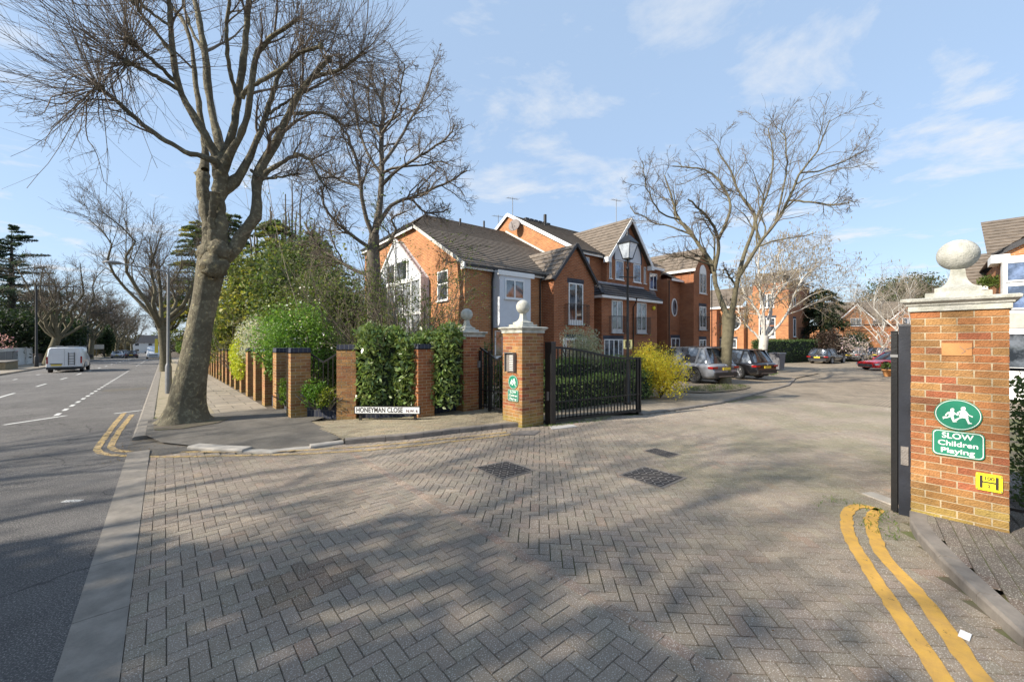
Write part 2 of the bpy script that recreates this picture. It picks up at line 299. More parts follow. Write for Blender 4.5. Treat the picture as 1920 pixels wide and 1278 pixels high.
def pave(mb,cx,cy,ang,L,Wd,dz=0,col=PAV,var=.11,r=rng,hf=hv,gp=.0016,dp=.008):
    n=len(cx)
    def ring(hx,hy,z):
        q=np.array([[-hx,-hy],[hx,-hy],[hx,hy],[-hx,hy]]); 
        ca,sa=np.cos(ang),np.sin(ang)
        X=cx[:,None]+q[None,:,0]*ca[:,None]-q[None,:,1]*sa[:,None]; Y=cy[:,None]+q[None,:,0]*sa[:,None]+q[None,:,1]*ca[:,None]
        return np.stack([X,Y,np.broadcast_to(z,X.shape)],-1)
    z0=hf(cx,cy)[:,None]+dz; tz=z0+r.normal(0,.0007,(n,1))+r.normal(0,.0003,(n,4))
    T=ring(L/2-.0050,Wd/2-.0050,tz); Bt=ring(L/2-gp,Wd/2-gp,z0-dp)
    V=np.concatenate([T,Bt],1).reshape(-1,3); b=(np.arange(n)*8)[:,None]
    c=col[None]*(1+var*r.normal(0,.5,(n,1)))*(1+.012*r.normal(size=(n,3))); red=r.random(n)<.03; c[red]*=np.array([1.08,.98,.94])
    q=np.clip((cx-3.8)/2,0,1)*np.clip((5.2-cy)/2.5,0,1)*(.5+.5*np.sin(cx*2.3+np.sin(cy*3.1)*1.7))*(.6+.8*r.random(n)); q=np.clip(q,0,1)[:,None]*.42
    if dz<.02: c=c*(1-q)+np.array([.215,.215,.10])*q
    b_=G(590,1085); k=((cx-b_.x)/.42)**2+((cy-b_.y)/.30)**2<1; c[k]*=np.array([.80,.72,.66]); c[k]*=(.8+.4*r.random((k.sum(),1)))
    c=np.clip(c,.02,1)
    F4=np.concatenate([b+np.array(f)[None] for f in ([0,1,2,3],[4,5,1,0],[5,6,2,1],[6,7,3,2],[7,4,0,3])],0)
    mb.add(V,F4,np.tile(c,(5,1)))
def herring(mb,P,ang,u=.1,org=(0,0),**k):
    xs=[p[0] for p in P]; ys=[p[1] for p in P]; cx,cy=(min(xs)+max(xs))/2,(min(ys)+max(ys))/2
    Rr=int(math.hypot(max(xs)-min(xs),max(ys)-min(ys))/2/u)+3
    I,J=np.meshgrid(np.arange(-Rr,Rr),np.arange(-Rr,Rr)); I=I.ravel(); J=J.ravel(); c=(I-J)%4
    H=c==0; Vv=c==3
    px=np.concatenate([I[H]+1,I[Vv]+.5])*u; py=np.concatenate([J[H]+.5,J[Vv]+1])*u; a=np.concatenate([np.zeros(H.sum()),np.full(Vv.sum(),pi/2)])
    ca,sa=math.cos(ang),math.sin(ang); X=cx+px*ca-py*sa; Y=cy+px*sa+py*ca
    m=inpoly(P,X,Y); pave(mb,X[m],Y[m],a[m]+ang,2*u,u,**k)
def rows(mb,P,ang,L=.2,Wd=.1,**k):
    xs=[p[0] for p in P]; ys=[p[1] for p in P]; cx,cy=(min(xs)+max(xs))/2,(min(ys)+max(ys))/2
    n=int(math.hypot(max(xs)-min(xs),max(ys)-min(ys))/2/Wd)+3
    I,J=np.meshgrid(np.arange(-n,n),np.arange(-n,n)); I=I.ravel(); J=J.ravel()
    px=(I+.5*(J%2))*L; py=J*Wd; ca,sa=math.cos(ang),math.sin(ang); X=cx+px*ca-py*sa; Y=cy+px*sa+py*ca
    m=inpoly(P,X,Y); pave(mb,X[m],Y[m],np.full(m.sum(),ang),L,Wd,**k)
kc=[(-.18,8.85),(.26,9.0),(.63,8.47),(1.3,7.78),(1.92,7.62)]
kd=[(2.5,7.55),(3.5,7.17),(4.6,6.95),(5.56,6.72),(6.0,6.55)]
court_kerb=[G(*p) for p in [(1205,779),(1300,766),(1350,758),(1420,740),(1480,724),(1492,712),(1450,700)]]
ck=[(p.x,p.y) for p in court_kerb]
rk=[(6.45,.42),(6.16,.45),(5.75,.42),(5.40,.34),(4.96,.19),(4.45,-.02),(4.02,-.21),(3.5,-.52),(3.0,-.9),(2.6,-1.4)]
Z1=[(-.36,-1.6),(2.38,-1.6),(2.38,7.66)]+[(a-(.18 if i==0 else 0),b) for i,(a,b) in enumerate(kc)][::-1]
Z2=[(2.33,-1.6),(2.6,-1.4)]+rk[::-1][1:]+[(17,.3),(17,4.9)]+[c for c in ck[::-1] if c[0]<17]+[(8.6,6.0),(6.3,6.3)]+[(a,b+.07) for a,b in kd[::-1]]+[(2.33,7.66)]
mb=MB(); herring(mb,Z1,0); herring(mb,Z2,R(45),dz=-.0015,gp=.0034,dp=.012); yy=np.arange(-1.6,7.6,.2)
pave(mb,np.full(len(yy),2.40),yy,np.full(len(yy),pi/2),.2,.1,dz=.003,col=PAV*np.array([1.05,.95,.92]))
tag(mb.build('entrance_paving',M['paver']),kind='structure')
mb=MB(); 
xs=[-.22,1.2,2.39]; ys=[-1.7,9.3]
X,Y=np.meshgrid(xs,ys); V=np.stack([X,Y,hv(X,Y)-.007],-1).reshape(-1,3); i=np.arange(len(V)).reshape(X.shape)
mb.add(V,np.stack([i[:-1,:-1],i[:-1,1:],i[1:,1:],i[1:,:-1]],-1).reshape(-1,4)); tag(mb.build('paving_joint_bed',M['joint']),kind='structure')
mb=MB(); xs=[2.39,5,8,12,17.05]; X,Y=np.meshgrid(xs,ys); V=np.stack([X,Y,hv(X,Y)-.0088],-1).reshape(-1,3); i=np.arange(len(V)).reshape(X.shape)
mb.add(V,np.stack([i[:-1,:-1],i[:-1,1:],i[1:,1:],i[1:,:-1]],-1).reshape(-1,4)); tag(mb.build('paving_joint_bed',M['jointdark']),kind='structure')
M['farpave']=brickmat('far_paving',(.33,.272,.203),(.285,.235,.178),(.15,.125,.095),.2,.1,.008,.5,.40)
sheet('court_paving',[16.95,20,28,40,60,80],[-6,0,5,12,26],-.004,M['farpave'])
# corner footway
def apron(name,P,dz,m,th=.14,hf=None):
    V=[(x,y,(h(x,y) if hf is None else hf)+dz) for x,y in P]; return tag(MB().poly(V,th=th).build(name,m),kind='structure')
tag(MB().add([(-.47,y,h(0,y)+d) for y,d in ((-3,.001),(8.86,.001))]+[(-.19,8.86,.001),(-.19,-3,.001)],[[0,3,2,1]]).build('kerb_strip',M['kerb']),kind='structure')
for i,y in enumerate(np.arange(-2.4,8.9,.91)):
    pass
mb=MB()
for y in np.arange(-2.4,8.9,.91): mb.box(-.47,-.19,y,y+.902,-.05,.004+.001*math.sin(y*7))
o=tag(mb.build('flush_kerb_stones',M['kerb']),kind='structure')
asph=[(-.28,10.6),(-.05,9.95),(.35,9.3),(.9,8.62),(1.4,8.02),(1.95,7.82),(2.5,7.8),(2.52,9.9),(2.9,10.2),(2.6,12.6),(-.28,12.6)]
V=[(x,y,(.012 if (0<i<6) else .07)) for i,(x,y) in enumerate(asph)]
bm=[(x,y,hv(np.array(x),np.array(y))+z) for x,y,z in V]
ctr=(1.1,10.3,.075)
mb=MB(); n=len(V)
ring1=[(x*.6+ctr[0]*.4,y*.6+ctr[1]*.4,.065 if z<.05 else .078) for x,y,z in V]
mb.add(V+ring1+[ctr],[[i,(i+1)%n,(i+1)%n+n,i+n] for i in range(n)][::1],sm=True); 
mb.add(V+ring1+[ctr],[[i+n,(i+1)%n+n,2*n] for i in range(n)],sm=True)
tag(mb.build('corner_footway',M['asphalt2']),kind='structure')
apron('gutter_patch',[(-.5,8.87),(.35,8.95),(.6,8.75),(.5,9.6),(-.2,11),(-.5,11)],.004,M['asphalt2'],th=.02)
mb=MB()   # raised kerb stones, corner
def kerbrun(mb,P,wd,z0,z1,L=.9,gap=.008,inner=1,hf=True,dark=None):
    P=[Vector((p[0],p[1])) for p in P]; 
    for a,b in zip(P[:-1],P[1:]):
        d=b-a; l=d.length; k=max(1,round(l/L)); d.normalize(); nrm=Vector((-d.y,d.x))*inner*wd
        for i in range(k):
            s=a+d*(l*i/k+gap/2); e=a+d*(l*(i+1)/k-gap/2); hh=h((s.x+e.x)/2,(s.y+e.y)/2) if hf else 0
            q=[s,e,e+nrm,s+nrm]; zz=z1+random.uniform(-.004,.004)
            ch=nrm*.12
            T=[s+ch,e+ch,e+nrm,s+nrm]; 
            V=[(p.x,p.y,hh+z0) for p in q]+[(p.x,p.y,hh+zz-.02) for p in (s,e)]+[(p.x,p.y,hh+zz) for p in T]
            Fq=[[0,1,5,4],[4,5,7,6],[6,7,8,9]]; Fq2=[[2,3,9,8]]
            mb.add(V,Fq+Fq2 if inner>0 else [f[::-1] for f in Fq+Fq2])
            side=[[0,4,6,9,3],[1,2,8,7,5]]; mb.add(V,side if inner<0 else [f[::-1] for f in side])
kerbrun(mb,[(-.47,80),(-.47,10.7)],.27,-.05,.085,L=.95,inner=1)
tag(mb.build('kerb',M['kerb']),kind='structure')
mb=MB(); kerbrun(mb,[(.30,9.12),(.66,8.58),(1.0,8.18)],.22,-.05,.05,L=.6); kerbrun(mb,[(1.0,8.18),(1.4,7.84),(1.95,7.66)],.17,-.05,.014,L=.6); kerbrun(mb,[(1.95,7.66),(2.5,7.60)],.15,-.05,.05,L=.9)
tag(mb.build('kerb',M['kerblight']),kind='structure')
mb=MB(); kerbrun(mb,kd,.12,-.05,.10,L=.4,inner=1); kerbrun(mb,ck,.13,-.05,.05,L=.4); kerbrun(mb,[c for c in rk],.13,-.05,.085,L=.45,inner=1)
tag(mb.build('kerb',M['kerbdark']),kind='structure')
mb=MB(); kerbrun(mb,[(-8.9,-20),(-8.9,150)],.15,-.05,.11,L=3,inner=-1) if False else mb.box(-9.05,-8.9,-20,8,-.05,.11); V=[(-8.9,8,-.05),(-8.9,300,-.05-.0151*292),(-8.9,300,.11-.0151*292),(-8.9,8,.11),(-9.05,300,.11-.0151*292),(-9.05,8,.11)]
mb.add(V,[[0,3,2,1],[3,5,4,2]]); tag(mb.build('kerb',M['kerb']),kind='structure')
# grassy strip and flagstones of the footway along the road
sheet('verge_strip',[-.2,.25,1.0],[12.6,14,18,22,30,40,60,100],.072,mat('verge',(.30,.25,.17),.95,.3,3,.6,60,col2=(.17,.16,.08),thr=(.5,.75)))
sheet('footway_flags',[1.0,2.2],[12.6,14,18,22,30,40,60,100],.078,M['flag'])
sheet('footway_flags',[2.2,2.9],[10.2,12.6,14,18,30,60,100],.04,M['soil'])
# buff paving in front of the small gate and raised court footway
BUFF=[(2.53,7.72),(3.5,7.31),(4.6,7.09),(5.56,6.86),(5.99,6.72),(6.2,7.2),(6.6,8.6),(5.9,9.0),(5.0,8.9),(4.3,8.95),(3.55,9.55),(2.53,9.95)]
mb=MB(); rows(mb,BUFF,R(-40),dz=.085,col=np.array([.33,.27,.17]),var=.2); tag(mb.build('gate_footway',M['paver']),kind='structure')
apron('gate_footway_bed',[(x,y) for x,y in BUFF],.079,M['joint'])
FW=[(6.5,6.6),(8.3,6.5)]+[(c[0],c[1]+.12) for c in ck]+[(34,12),(34,22),(6.2,22),(6.2,7.2)]
V=[]; 
mb=MB()
xs=np.arange(6.5,34,1.0); 
def kyl(x): 
    pts=[(6.5,6.6),(8.3,6.45)]+[(c[0],c[1]+.12) for c in ck]
    return float(np.interp(x,[p[0] for p in pts[:-1]],[p[1] for p in pts[:-1]]))
for a in xs:
    b=a+1; mb.add([(a,kyl(a),hv(a,6.)+.045),(b,kyl(b),hv(b,6.)+.045),(b,24,hv(b,6.)+.045),(a,24,hv(a,6.)+.045)],[0,1,2,3])
tag(mb.build('court_footway',M['farpave']),kind='structure')
# footway at the right-hand pillar
RP=[(6.45,.28),(6.16,.32),(5.75,.29),(5.40,.21),(5.02,.07),(4.5,-.14),(4.08,-.33),(3.56,-.63),(3.08,-1.0),(2.7,-1.45),(2.9,-3.6),(9,-3.6),(9,.28)]
mb=MB(); rows(mb,RP,R(8),dz=.08,col=np.array([.21,.175,.14]),var=.22); tag(mb.build('side_footway',M['paver']),kind='structure')
apron('side_footway_bed',[(x+.07,y-.07) for x,y in RP],.074,mat('mossy_joint',(.10,.08,.05),.95,.4,4,.3,80,col2=(.10,.13,.02),thr=(.42,.6)))
apron('tree_pit_soil',[(-.15,10.95),(.3,10.75),(.9,11.0),(1.25,11.6),(.95,12.3),(.2,12.8),(-.2,12.5)],.135,mat('pit_soil',(.15,.12,.085),.95,.35,5,.9,60,col2=(.09,.10,.04),thr=(.5,.7)),th=.05)
# ---- road markings (one object per painted run)
def strip(P,wd,dz=.005):
    P=[Vector((p[0],p[1])) for p in P]; Lf=[];Rt=[]
    for i,p in enumerate(P):
        d=(P[min(i+1,len(P)-1)]-P[max(i-1,0)]).normalized(); n=Vector((-d.y,d.x))*wd/2; Lf.append(p+n); Rt.append(p-n)
    if wd>.06 and len(P)>12:
        for q in Lf+Rt: q.x+=random.gauss(0,.0035); q.y+=random.gauss(0,.0035)
    V=[(q.x,q.y,h(q.x,q.y)+dz) for q in Lf+Rt]; k=len(P)
    return V,[[i+k,i+1+k,i+1,i] for i in range(k-1)]
def smooth(P,n=8,jit=0):
    P=np.array([(p[0],p[1]) for p in P],float); t=np.arange(len(P)); tt=np.linspace(0,len(P)-1,(len(P)-1)*n+1); out=[]
    for u in tt:
        i=int(min(u,len(P)-2)); f=u-i; p0,p1,p2,p3=P[max(i-1,0)],P[i],P[i+1],P[min(i+2,len(P)-1)]
        out.append(.5*((2*p1)+(-p0+p2)*f+(2*p0-5*p1+4*p2-p3)*f*f+(-p0+3*p1-3*p2+p3)*f**3)+rng.normal(0,jit,2) if jit else .5*((2*p1)+(-p0+p2)*f+(2*p0-5*p1+4*p2-p3)*f*f+(-p0+3*p1-3*p2+p3)*f**3))
    return out
def gpts(l): return [G(*p) for p in l]
mb=MB()
def paint(name,P,wd,m,jit=.003,dz=.005): 
    V,Fq=strip(smooth(P,8,jit),wd,dz); return tag(MB().add(V,Fq).build(name,m),kind='structure')
y1=gpts([(1588,1010),(1583,980),(1586,960),(1600,950),(1620,949)]); 
paint('yellow_line',gpts([(1650,958),(1625,951),(1603,951),(1589,962),(1588,985),(1596,1012),(1640,1085),(1700,1175),(1780,1290)]),.105,M['yellow_line'])
paint('yellow_line',gpts([(1650,956),(1636,966),(1634,985),(1655,1040),(1735,1130),(1850,1290)]),.105,M['yellow_line'])
paint('yellow_line',gpts([(233,775),(212,800),(186,836),(184,846),(198,852),(240,856)]),.1,M['yellow_worn'],0)
paint('yellow_line',gpts([(248,778),(228,803),(210,832),(210,841),(222,846),(246,848)]),.1,M['yellow_worn'],0)
paint('yellow_line',gpts([(240,856),(330,857),(500,854),(640,848),(760,838),(880,825),(958,815)]),.09,M['yellow_worn'],.003,.006)
paint('yellow_line',gpts([(340,848),(500,847),(640,841),(760,831),(880,819),(950,811)]),.08,M['yellow_worn'],.003,.006)
paint('white_line',[(-1.05,15.6),(-.4,15.9)],.1,M['white_line'],0)
mb=MB()
def dash(x,ya,yb,wd=.1,dz=.005): 
    n=max(1,int((yb-ya)/12)+1); q=[(x,ya+(yb-ya)*i/n) for i in range(n+1)]; V,Fq=strip(q,wd,dz); mb.add(V,Fq)
y=16.3
while y<46: dash(-2.22,y,y+.55); y+=1.15
y=58
while y<100: dash(-2.22,y,y+.55); y+=1.15
V,Fq=strip([(-2.9,15.2),(-2.0,16.1)],.12); mb.add(V,Fq); V,Fq=strip([(-2.2,46),(-.5,46.2)],.12); mb.add(V,Fq)
tag(mb.build('bay_marking',M['white_line']),kind='structure')
mb=MB()
for y in np.arange(-12,240,6.0): dash(-4.72,y,y+2.2,.1)
for y in np.arange(20,120,6.): dash(-6.9,y,y+1.0,.1)
tag(mb.build('centre_line',M['white_line']),kind='structure')
tag(MB().add(*strip([(-2.0,24.6),(-.6,24.6)],1.3,.004)).build('road_patch',mat('patch',(.12,.105,.085),.95,.2,5,.6,150)),kind='structure')
# manhole covers
def cover(pts,label,frame=True,rim=.03):
    P=gpts(pts); c=sum(P,Vector())/4; t=thing('manhole_cover',label,'manhole cover',(c.x,c.y,h(c.x,c.y)),0,'manhole covers in the paving')
    Q=[p-c for p in P]; s=lambda k,z:[(q.x*k,q.y*k,z) for q in Q]
    mb=MB(); o=s(1.12,.0045); i_=s(1.0,.0045); mb.add(o+i_,[[k,(k+1)%4,(k+1)%4+4,k+4] for k in range(4)]); mb.build('frame',M['kerbdark'],t)
    mb=MB(); mb.poly(s(.985,.006)); u=(Q[1]-Q[0]);v=(Q[3]-Q[0]); n=8
    for a in range(n):
        for b in range(n):
            fu,fv=(a+.5)/n,(b+.5)/n; p=Q[0]+u*fu+v*fv; d=(u.normalized()+v.normalized()*(1 if (a+b)%2 else -1)).normalized()*u.length/n*.42; e=Vector((-d.y,d.x,0))*.34
            if abs(fu-fv)<.04: continue
            mb.add([(p+d+e)[:2]+(.0095,),(p-d+e)[:2]+(.0095,),(p-d-e)[:2]+(.0095,),(p+d-e)[:2]+(.0095,)],[3,2,1,0],mi=1)
            mb.add([(p+d+e)[:2]+(.0095,),(p-d+e)[:2]+(.0095,),(p-d-e)[:2]+(.0095,),(p+d-e)[:2]+(.0095,),(p+d+e)[:2]+(.006,),(p-d+e)[:2]+(.006,),(p-d-e)[:2]+(.006,),(p+d-e)[:2]+(.006,)],[[0,1,5,4],[1,2,6,5],[2,3,7,6],[3,0,4,7]])
    mb.build('lid',[M['irondark'],M['iron']],t); return t
cover([(893,877),(950,866),(998,882),(942,899)],'iron manhole cover in the brick paving nearer the gate pillar with the intercom')
cover([(1166,892),(1208,876),(1282,896),(1240,914)],'iron manhole cover with a diagonal bar nearest the yellow lines')
cover([(1209,846),(1229,841),(1273,853),(1252,859)],'small broken drain cover lying beyond the two large covers')
# drain by the small-gate pillar and concrete pad at the big gate
tag(MB().poly([(p.x,p.y,.0065) for p in gpts([(975,808),(1015,808),(1002,817),(955,817)])]).build('drain_grate',M['iron']),'long flat iron drain grate at the foot of the intercom pillar','drain')
tag(MB().poly([(p.x,p.y,.012) for p in gpts([(1616,926),(1635,924),(1682,940),(1678,950)])],th=.03).build('concrete_slab',mat('pad',(.36,.33,.29),.9,.15,6,.3)),'pale concrete slab set in the paving beside the black gate post','slab')
tag(MB().poly([(p.x,p.y,.010) for p in gpts([(1030,800),(1075,797),(1082,801),(1035,806)])],th=.03).build('concrete_slab',mat('pad2',(.40,.38,.36),.9,.15,6,.3)),'thin concrete slab under the hinge side of the open gate leaf','slab')
# small stud plate in the road
def frameof(o,ax,up): 
    ax=Vector(ax).normalized(); up=Vector(up).normalized(); n=ax.cross(up); return Matrix(((ax.x,up.x,n.x,o[0]),(ax.y,up.y,n.y,o[1]),(ax.z,up.z,n.z,o[2]),(0,0,0,1)))
def text(name,s,M4,size,m,parent=None,ext=.001,off=0,align='CENTER',sp=1,fit=None):
    cu=bpy.data.curves.new(name,'FONT'); cu.body=s; cu.size=size; cu.extrude=ext; cu.align_x=align; cu.align_y='CENTER'; cu.offset=off; cu.space_character=sp; cu.materials.append(m)
    o=bpy.data.objects.new(name,cu); COL.objects.link(o); bpy.context.view_layer.update()
    me=bpy.data.meshes.new_from_object(o.evaluated_get(bpy.context.evaluated_depsgraph_get())); bpy.data.objects.remove(o)
    if fit:
        c=np.array([v.co[:] for v in me.vertices]); lo,hi=c[:,0].min(),c[:,0].max(); k=fit/(hi-lo)
        for v in me.vertices: v.co.x=(v.co.x-(lo+hi)/2)*k
    o=bpy.data.objects.new(name,me); COL.objects.link(o); 
    if parent: o.parent=parent
    o.matrix_local=M4; return o
t=thing('road_plate','small white stencilled number plate mark on the dark asphalt','road marking',(G(136,940).x,G(136,940).y,0))
a=G(120,941)-G(136,940); MB().poly([(-.1,-.035,.004),(.1,-.035,.004),(.1,.035,.004),(-.1,.035,.004)]).build('plate',M['white_line'],t); t.rotation_euler[2]=R(-38)
text('lettering','35047',Matrix.Translation((0,0,.0045)),.075,M['black'],t,.0005)
# ================================================================ brick pillars, gates, fence, signs
BC=np.array([[.43,.185,.072],[.40,.155,.062],[.42,.225,.085],[.37,.125,.06],[.43,.205,.08],[.33,.14,.07],[.40,.215,.085]])
def pillar_mesh(Wx,Wy,courses,seed=1,moss=.0,red=0.,yel=0.):
    """courses of real bricks round a mortar core, centred on the local origin, standing on z=0"""
    r=np.random.default_rng(seed); mb=MB(); core=MB(); x,y=Wx/2,Wy/2; H=courses*.075
    core.box(-x+.004,x-.004,-y+.004,y-.004,0,H)
    def run(L,full):
        if full: n=round((L+.01)/.225); return [(i*.225,i*.225+.215) for i in range(n)]
        n=round((L-.205-.01)/.225); return [(.1125+i*.225,.1125+i*.225+.215) for i in range(n)]
    def brick(x0,x1,y0,y1,z0,k):
        c=BC[r.integers(len(BC))].copy(); 
        if yel: c=c*(1-yel)+np.array([.37,.25,.095])*yel
        if red: c=c*(1-red)+np.array([.42,.11,.045])*red  # redder mix puts the shade on some pillars into the brick colour
        if k<5 and moss>0: mz=moss*(1-k/6)*r.uniform(.5,1.1); c=c*(1-mz)+np.array([.36,.30,.075])*mz
        j=r.uniform(-.0012,.0012); mb.box(x0-j,x1+j,y0-j,y1+j,z0,z0+.065,np.clip(c*r.uniform(.82,1.12),0,1),tx=.0015,ty=.0015)
    for k in range(courses):
        z=k*.075+.006
        fx=run(Wy,k%2==0); fy=run(Wx,k%2==1)
        for a,b in fx:
            brick(-x,-x+.1025,-y+a,-y+b,z,k); brick(x-.1025,x,-y+a,-y+b,z,k)
        for a,b in fy:
            brick(-x+a,-x+b,-y,-y+.1025,z,k); brick(-x+a,-x+b,y-.1025,y,z,k)
    return mb,core,H
BALLP=[(.17,0),(.17,.045),(.155,.05)]
def stone_top(t,H,W=.66,dirty=True):
    m=M['stonedirty']
    a=W/2; mb=MB(); mb.lathe([(a+.005,0),(a+.022,0),(a+.022,.055),(a+.035,.06),(a+.04,.075),(a+.075,.10),(a+.08,.125),(a+.06,.135),(.2,.15)],(0,0,H),sq=True); mb.build('cap',m,t)
    mb=MB(); mb.lathe([(.232,.14),(.232,.19),(.226,.195),(.165,.197),(.165,.245),(.16,.25)]+[(.055+.105*(1-math.sin(u)),.25+.17*(1-math.cos(u))) for u in np.linspace(.05,pi/2,9)]+[(.052,.45)],(0,0,H),sq=True); mb.build('plinth',m,t)
    mb=MB(); mb.lathe([(.160*math.sin(u)+.0005,.445+.158-.160*math.cos(u)) for u in np.linspace(0.02,pi-.02,29)],(0,0,H),sides=44); mb.build('ball_finial',m,t)
def gate_pillar(name,label,x,y,z0,courses,seed,moss=.6,red=0,movement=False):
    t=thing(name,label,'gate pillar',(x,y,z0),0,'gate pillars with ball finials')
    mb,core,H=pillar_mesh(.665,.665,courses,seed,moss,red); o=mb.build('brickwork',M['brick'],t); core.build('mortar_core',M['mortar'],t)
    stone_top(t,H); return t,H
rp,rpH=gate_pillar('gate_pillar','big brick pillar topped by a white ball with the yellow hydrant plate',6.37,.10,.035,29,3,.75)
p2,_=gate_pillar('gate_pillar','brick pillar with the intercom and a small green sign on its sunny side',6.24,6.79,-.02,28,5,.9)
p3,_=gate_pillar('gate_pillar','brick pillar with a ball beside the laurel hedge, other side of the small gate',6.17,8.96,.06,26,8,.3,.3)
# ---- signs
FX=lambda o:frameof(o,(0,-1,0),(0,0,1))       # plane facing -x
def plate2(name,pts,x0,m,parent,th=.006):     # polygon given as (y,z) standing on plane x=x0, facing -x
    ar=sum(pts[i][0]*pts[(i+1)%len(pts)][1]-pts[(i+1)%len(pts)][0]*pts[i][1] for i in range(len(pts)))
    if ar>0: pts=pts[::-1]
    n=len(pts); V=[(x0-th,a,b) for a,b in pts]+[(x0,a,b) for a,b in pts]
    mb=MB(); mb.add(V,list(range(n))); mb.add(V,[[i,i+n,(i+1)%n+n,(i+1)%n] for i in range(n)]); return mb.build(name,m,parent)
def rrect(cy,cz,w_,h_,r_,n=6):
    P=[]
    for sx,sy,a0 in ((1,1,0),(-1,1,pi/2),(-1,-1,pi),(1,-1,1.5*pi)):
        for i in range(n+1): a=a0+i*pi/2/n; P.append((cy+sx*(w_/2-r_)+r_*math.cos(a),cz+sy*(h_/2-r_)+r_*math.sin(a)))
    return P
def oval(cy,cz,a,b,n=48): return [(cy+a*math.cos(i*2*pi/n),cz+b*math.sin(i*2*pi/n)) for i in range(n)]
def sring(name,f,x0,m,parent,k1,k2,th=.0005):
    A=f(k1);B=f(k2); n=len(A); V=[(x0-th,a,b) for a,b in A]+[(x0-th,a,b) for a,b in B]
    MB().add(V,[[i,(i+1)%n,(i+1)%n+n,i+n] for i in range(n)]).build(name,m,parent)
boyA=[(231,311),(209,318),(219,348),(232,334),(262,333),(302,316),(330,378),(376,376),(372,368),(350,365),(335,300),(352,282),(378,300),(400,298),(384,290),(372,283),(336,248),(345,238),(345,222),(331,211),(315,212),(301,222),(299,240),(306,250),(270,258),(240,290),(240,302),(258,305),(262,288),(280,278),(284,300),(270,315)]
girlB=[(432,195),(418,207),(417,222),(428,233),(396,248),(374,262),(370,278),(388,292),(398,280),(392,270),(410,262),(400,300),(408,316),(352,345),(355,365),(375,360),(400,338),(432,326),(470,330),(500,396),(542,394),(538,384),(515,380),(498,326),(504,320),(486,285),(545,318),(552,305),(510,288),(478,245),(462,235),(472,222),(470,203),(455,191)]
def children(mkpt,x0,parent):
    for nm,P in (('child_symbol',boyA),('child_symbol',girlB)):
        pts=[mkpt(*p) for p in P]; plate2(nm,pts,x0,M['signwhite'],parent,.001)
def slow_sign(cy,cz,k,x0,rz_,rect=(.355,.262),ell=(.162,.155),grp='slow children playing signs',lab=('a','b')):
    t=thing('oval_sign',lab[0],'sign',(0,0,0),0,grp)
    plate2('panel',oval(cy,cz,ell[0]*k,ell[1]*k),x0,M['green'],t,.012*k)
    sring('border',lambda q:oval(cy,cz,ell[0]*k*q,ell[1]*k*q),x0-.012*k,M['signwhite'],t,.95,.92)
    u=ell[0]*2/545.*k*1.0
    children(lambda a,b:(cy-(a-382)*ell[0]*2*k/540.,cz-((b-290)-(a-382)*.075)*ell[1]*2*k/370.),x0-.0122*k,t)
    t=thing('text_sign',lab[1],'sign',(0,0,0),0,grp)
    plate2('panel',rrect(cy,rz_,rect[0]*k,rect[1]*k,.04*k),x0,M['green'],t,.012*k)
    sring('border',lambda q:rrect(cy,rz_,rect[0]*k*q,rect[1]*k-rect[0]*k*(1-q),.035*k),x0-.012*k,M['signwhite'],t,.955,.925)
    for s,dy,sz,wd in (('SLOW',.075,.078,.215),('Children',-.002,.070,.27),('Playing',-.075,.070,.228)):
        text('lettering',s,FX((x0-.0127*k,cy,rz_+dy*k)),sz*k,M['signwhite'],t,.0006,.0012,fit=wd*k)
cy,cz=PX(1795.5,778,6.035); rz_=PX(1795.5,833,6.035)[1]
slow_sign(cy,cz,1.0,6.035,rz_,lab=('big green oval sign of two running children on the pillar with the yellow hydrant plate','big green SLOW Children Playing sign above the yellow hydrant plate'))
cy,cz=PX(962.5,717,5.905); rz_=PX(962.5,742,5.905)[1]
slow_sign(cy,cz,1.0,5.905,rz_,lab=('small green oval sign of two children below the intercom','small green SLOW Children Playing sign low on the intercom pillar'))
# hydrant plate
cy,cz=PX(1854.5,905,6.035); t=thing('hydrant_plate','yellow plate with a black H, 100 and 2, at the pillar corner','sign')
w_,h_=.165,.165
plate2('panel',rrect(cy,cz,.168,.165,.012),6.035,M['signyellow'],t,.01)
for dy in (-.05,.05): plate2('letter_bar',[(cy+dy-.0095,cz-.06),(cy+dy+.0095,cz-.06),(cy+dy+.0095,cz+.06),(cy+dy-.0095,cz+.06)],6.025,M['signblack'],t,.0008)
plate2('letter_bar',[(cy-.0405,cz-.007),(cy+.0405,cz-.007),(cy+.0405,cz+.007),(cy-.0405,cz+.007)],6.025,M['signblack'],t,.0008)
text('lettering','100',FX((6.0245,cy,cz+.036)),.046,M['signblack'],t,.0004,.0012); text('lettering','2',FX((6.0245,cy,cz-.038)),.044,M['signblack'],t,.0004,.0012)
for a,b in ((-.076,-.07),(.076,-.07),(-.076,.07),(.076,.07)): plate2('bolt',oval(cy+a,cz+b,.006,.006,8),6.025,M['iron'],t,.004)
cy,cz=PX(1793.5,655.5,6.035); t=thing('terracotta_tile','plain pale terracotta tile set in the upper face of the big pillar','tile')
plate2('panel',[(cy-.103,cz-.064),(cy+.103,cz-.064),(cy+.103,cz+.064),(cy-.103,cz+.064)],6.035,M['terracotta'],t,.006)
mb=MB()
for a,b,c,d in ((.01,.03,-.03,-.02),(-.03,-.02,.0,-.045),(-.03,0,-.085,.02)): mb.bar((6.0285,cy+a-.03,cz+b),(6.0285,cy+c-.03,cz+d),.004)
mb.build('crack',M['iron'],t)
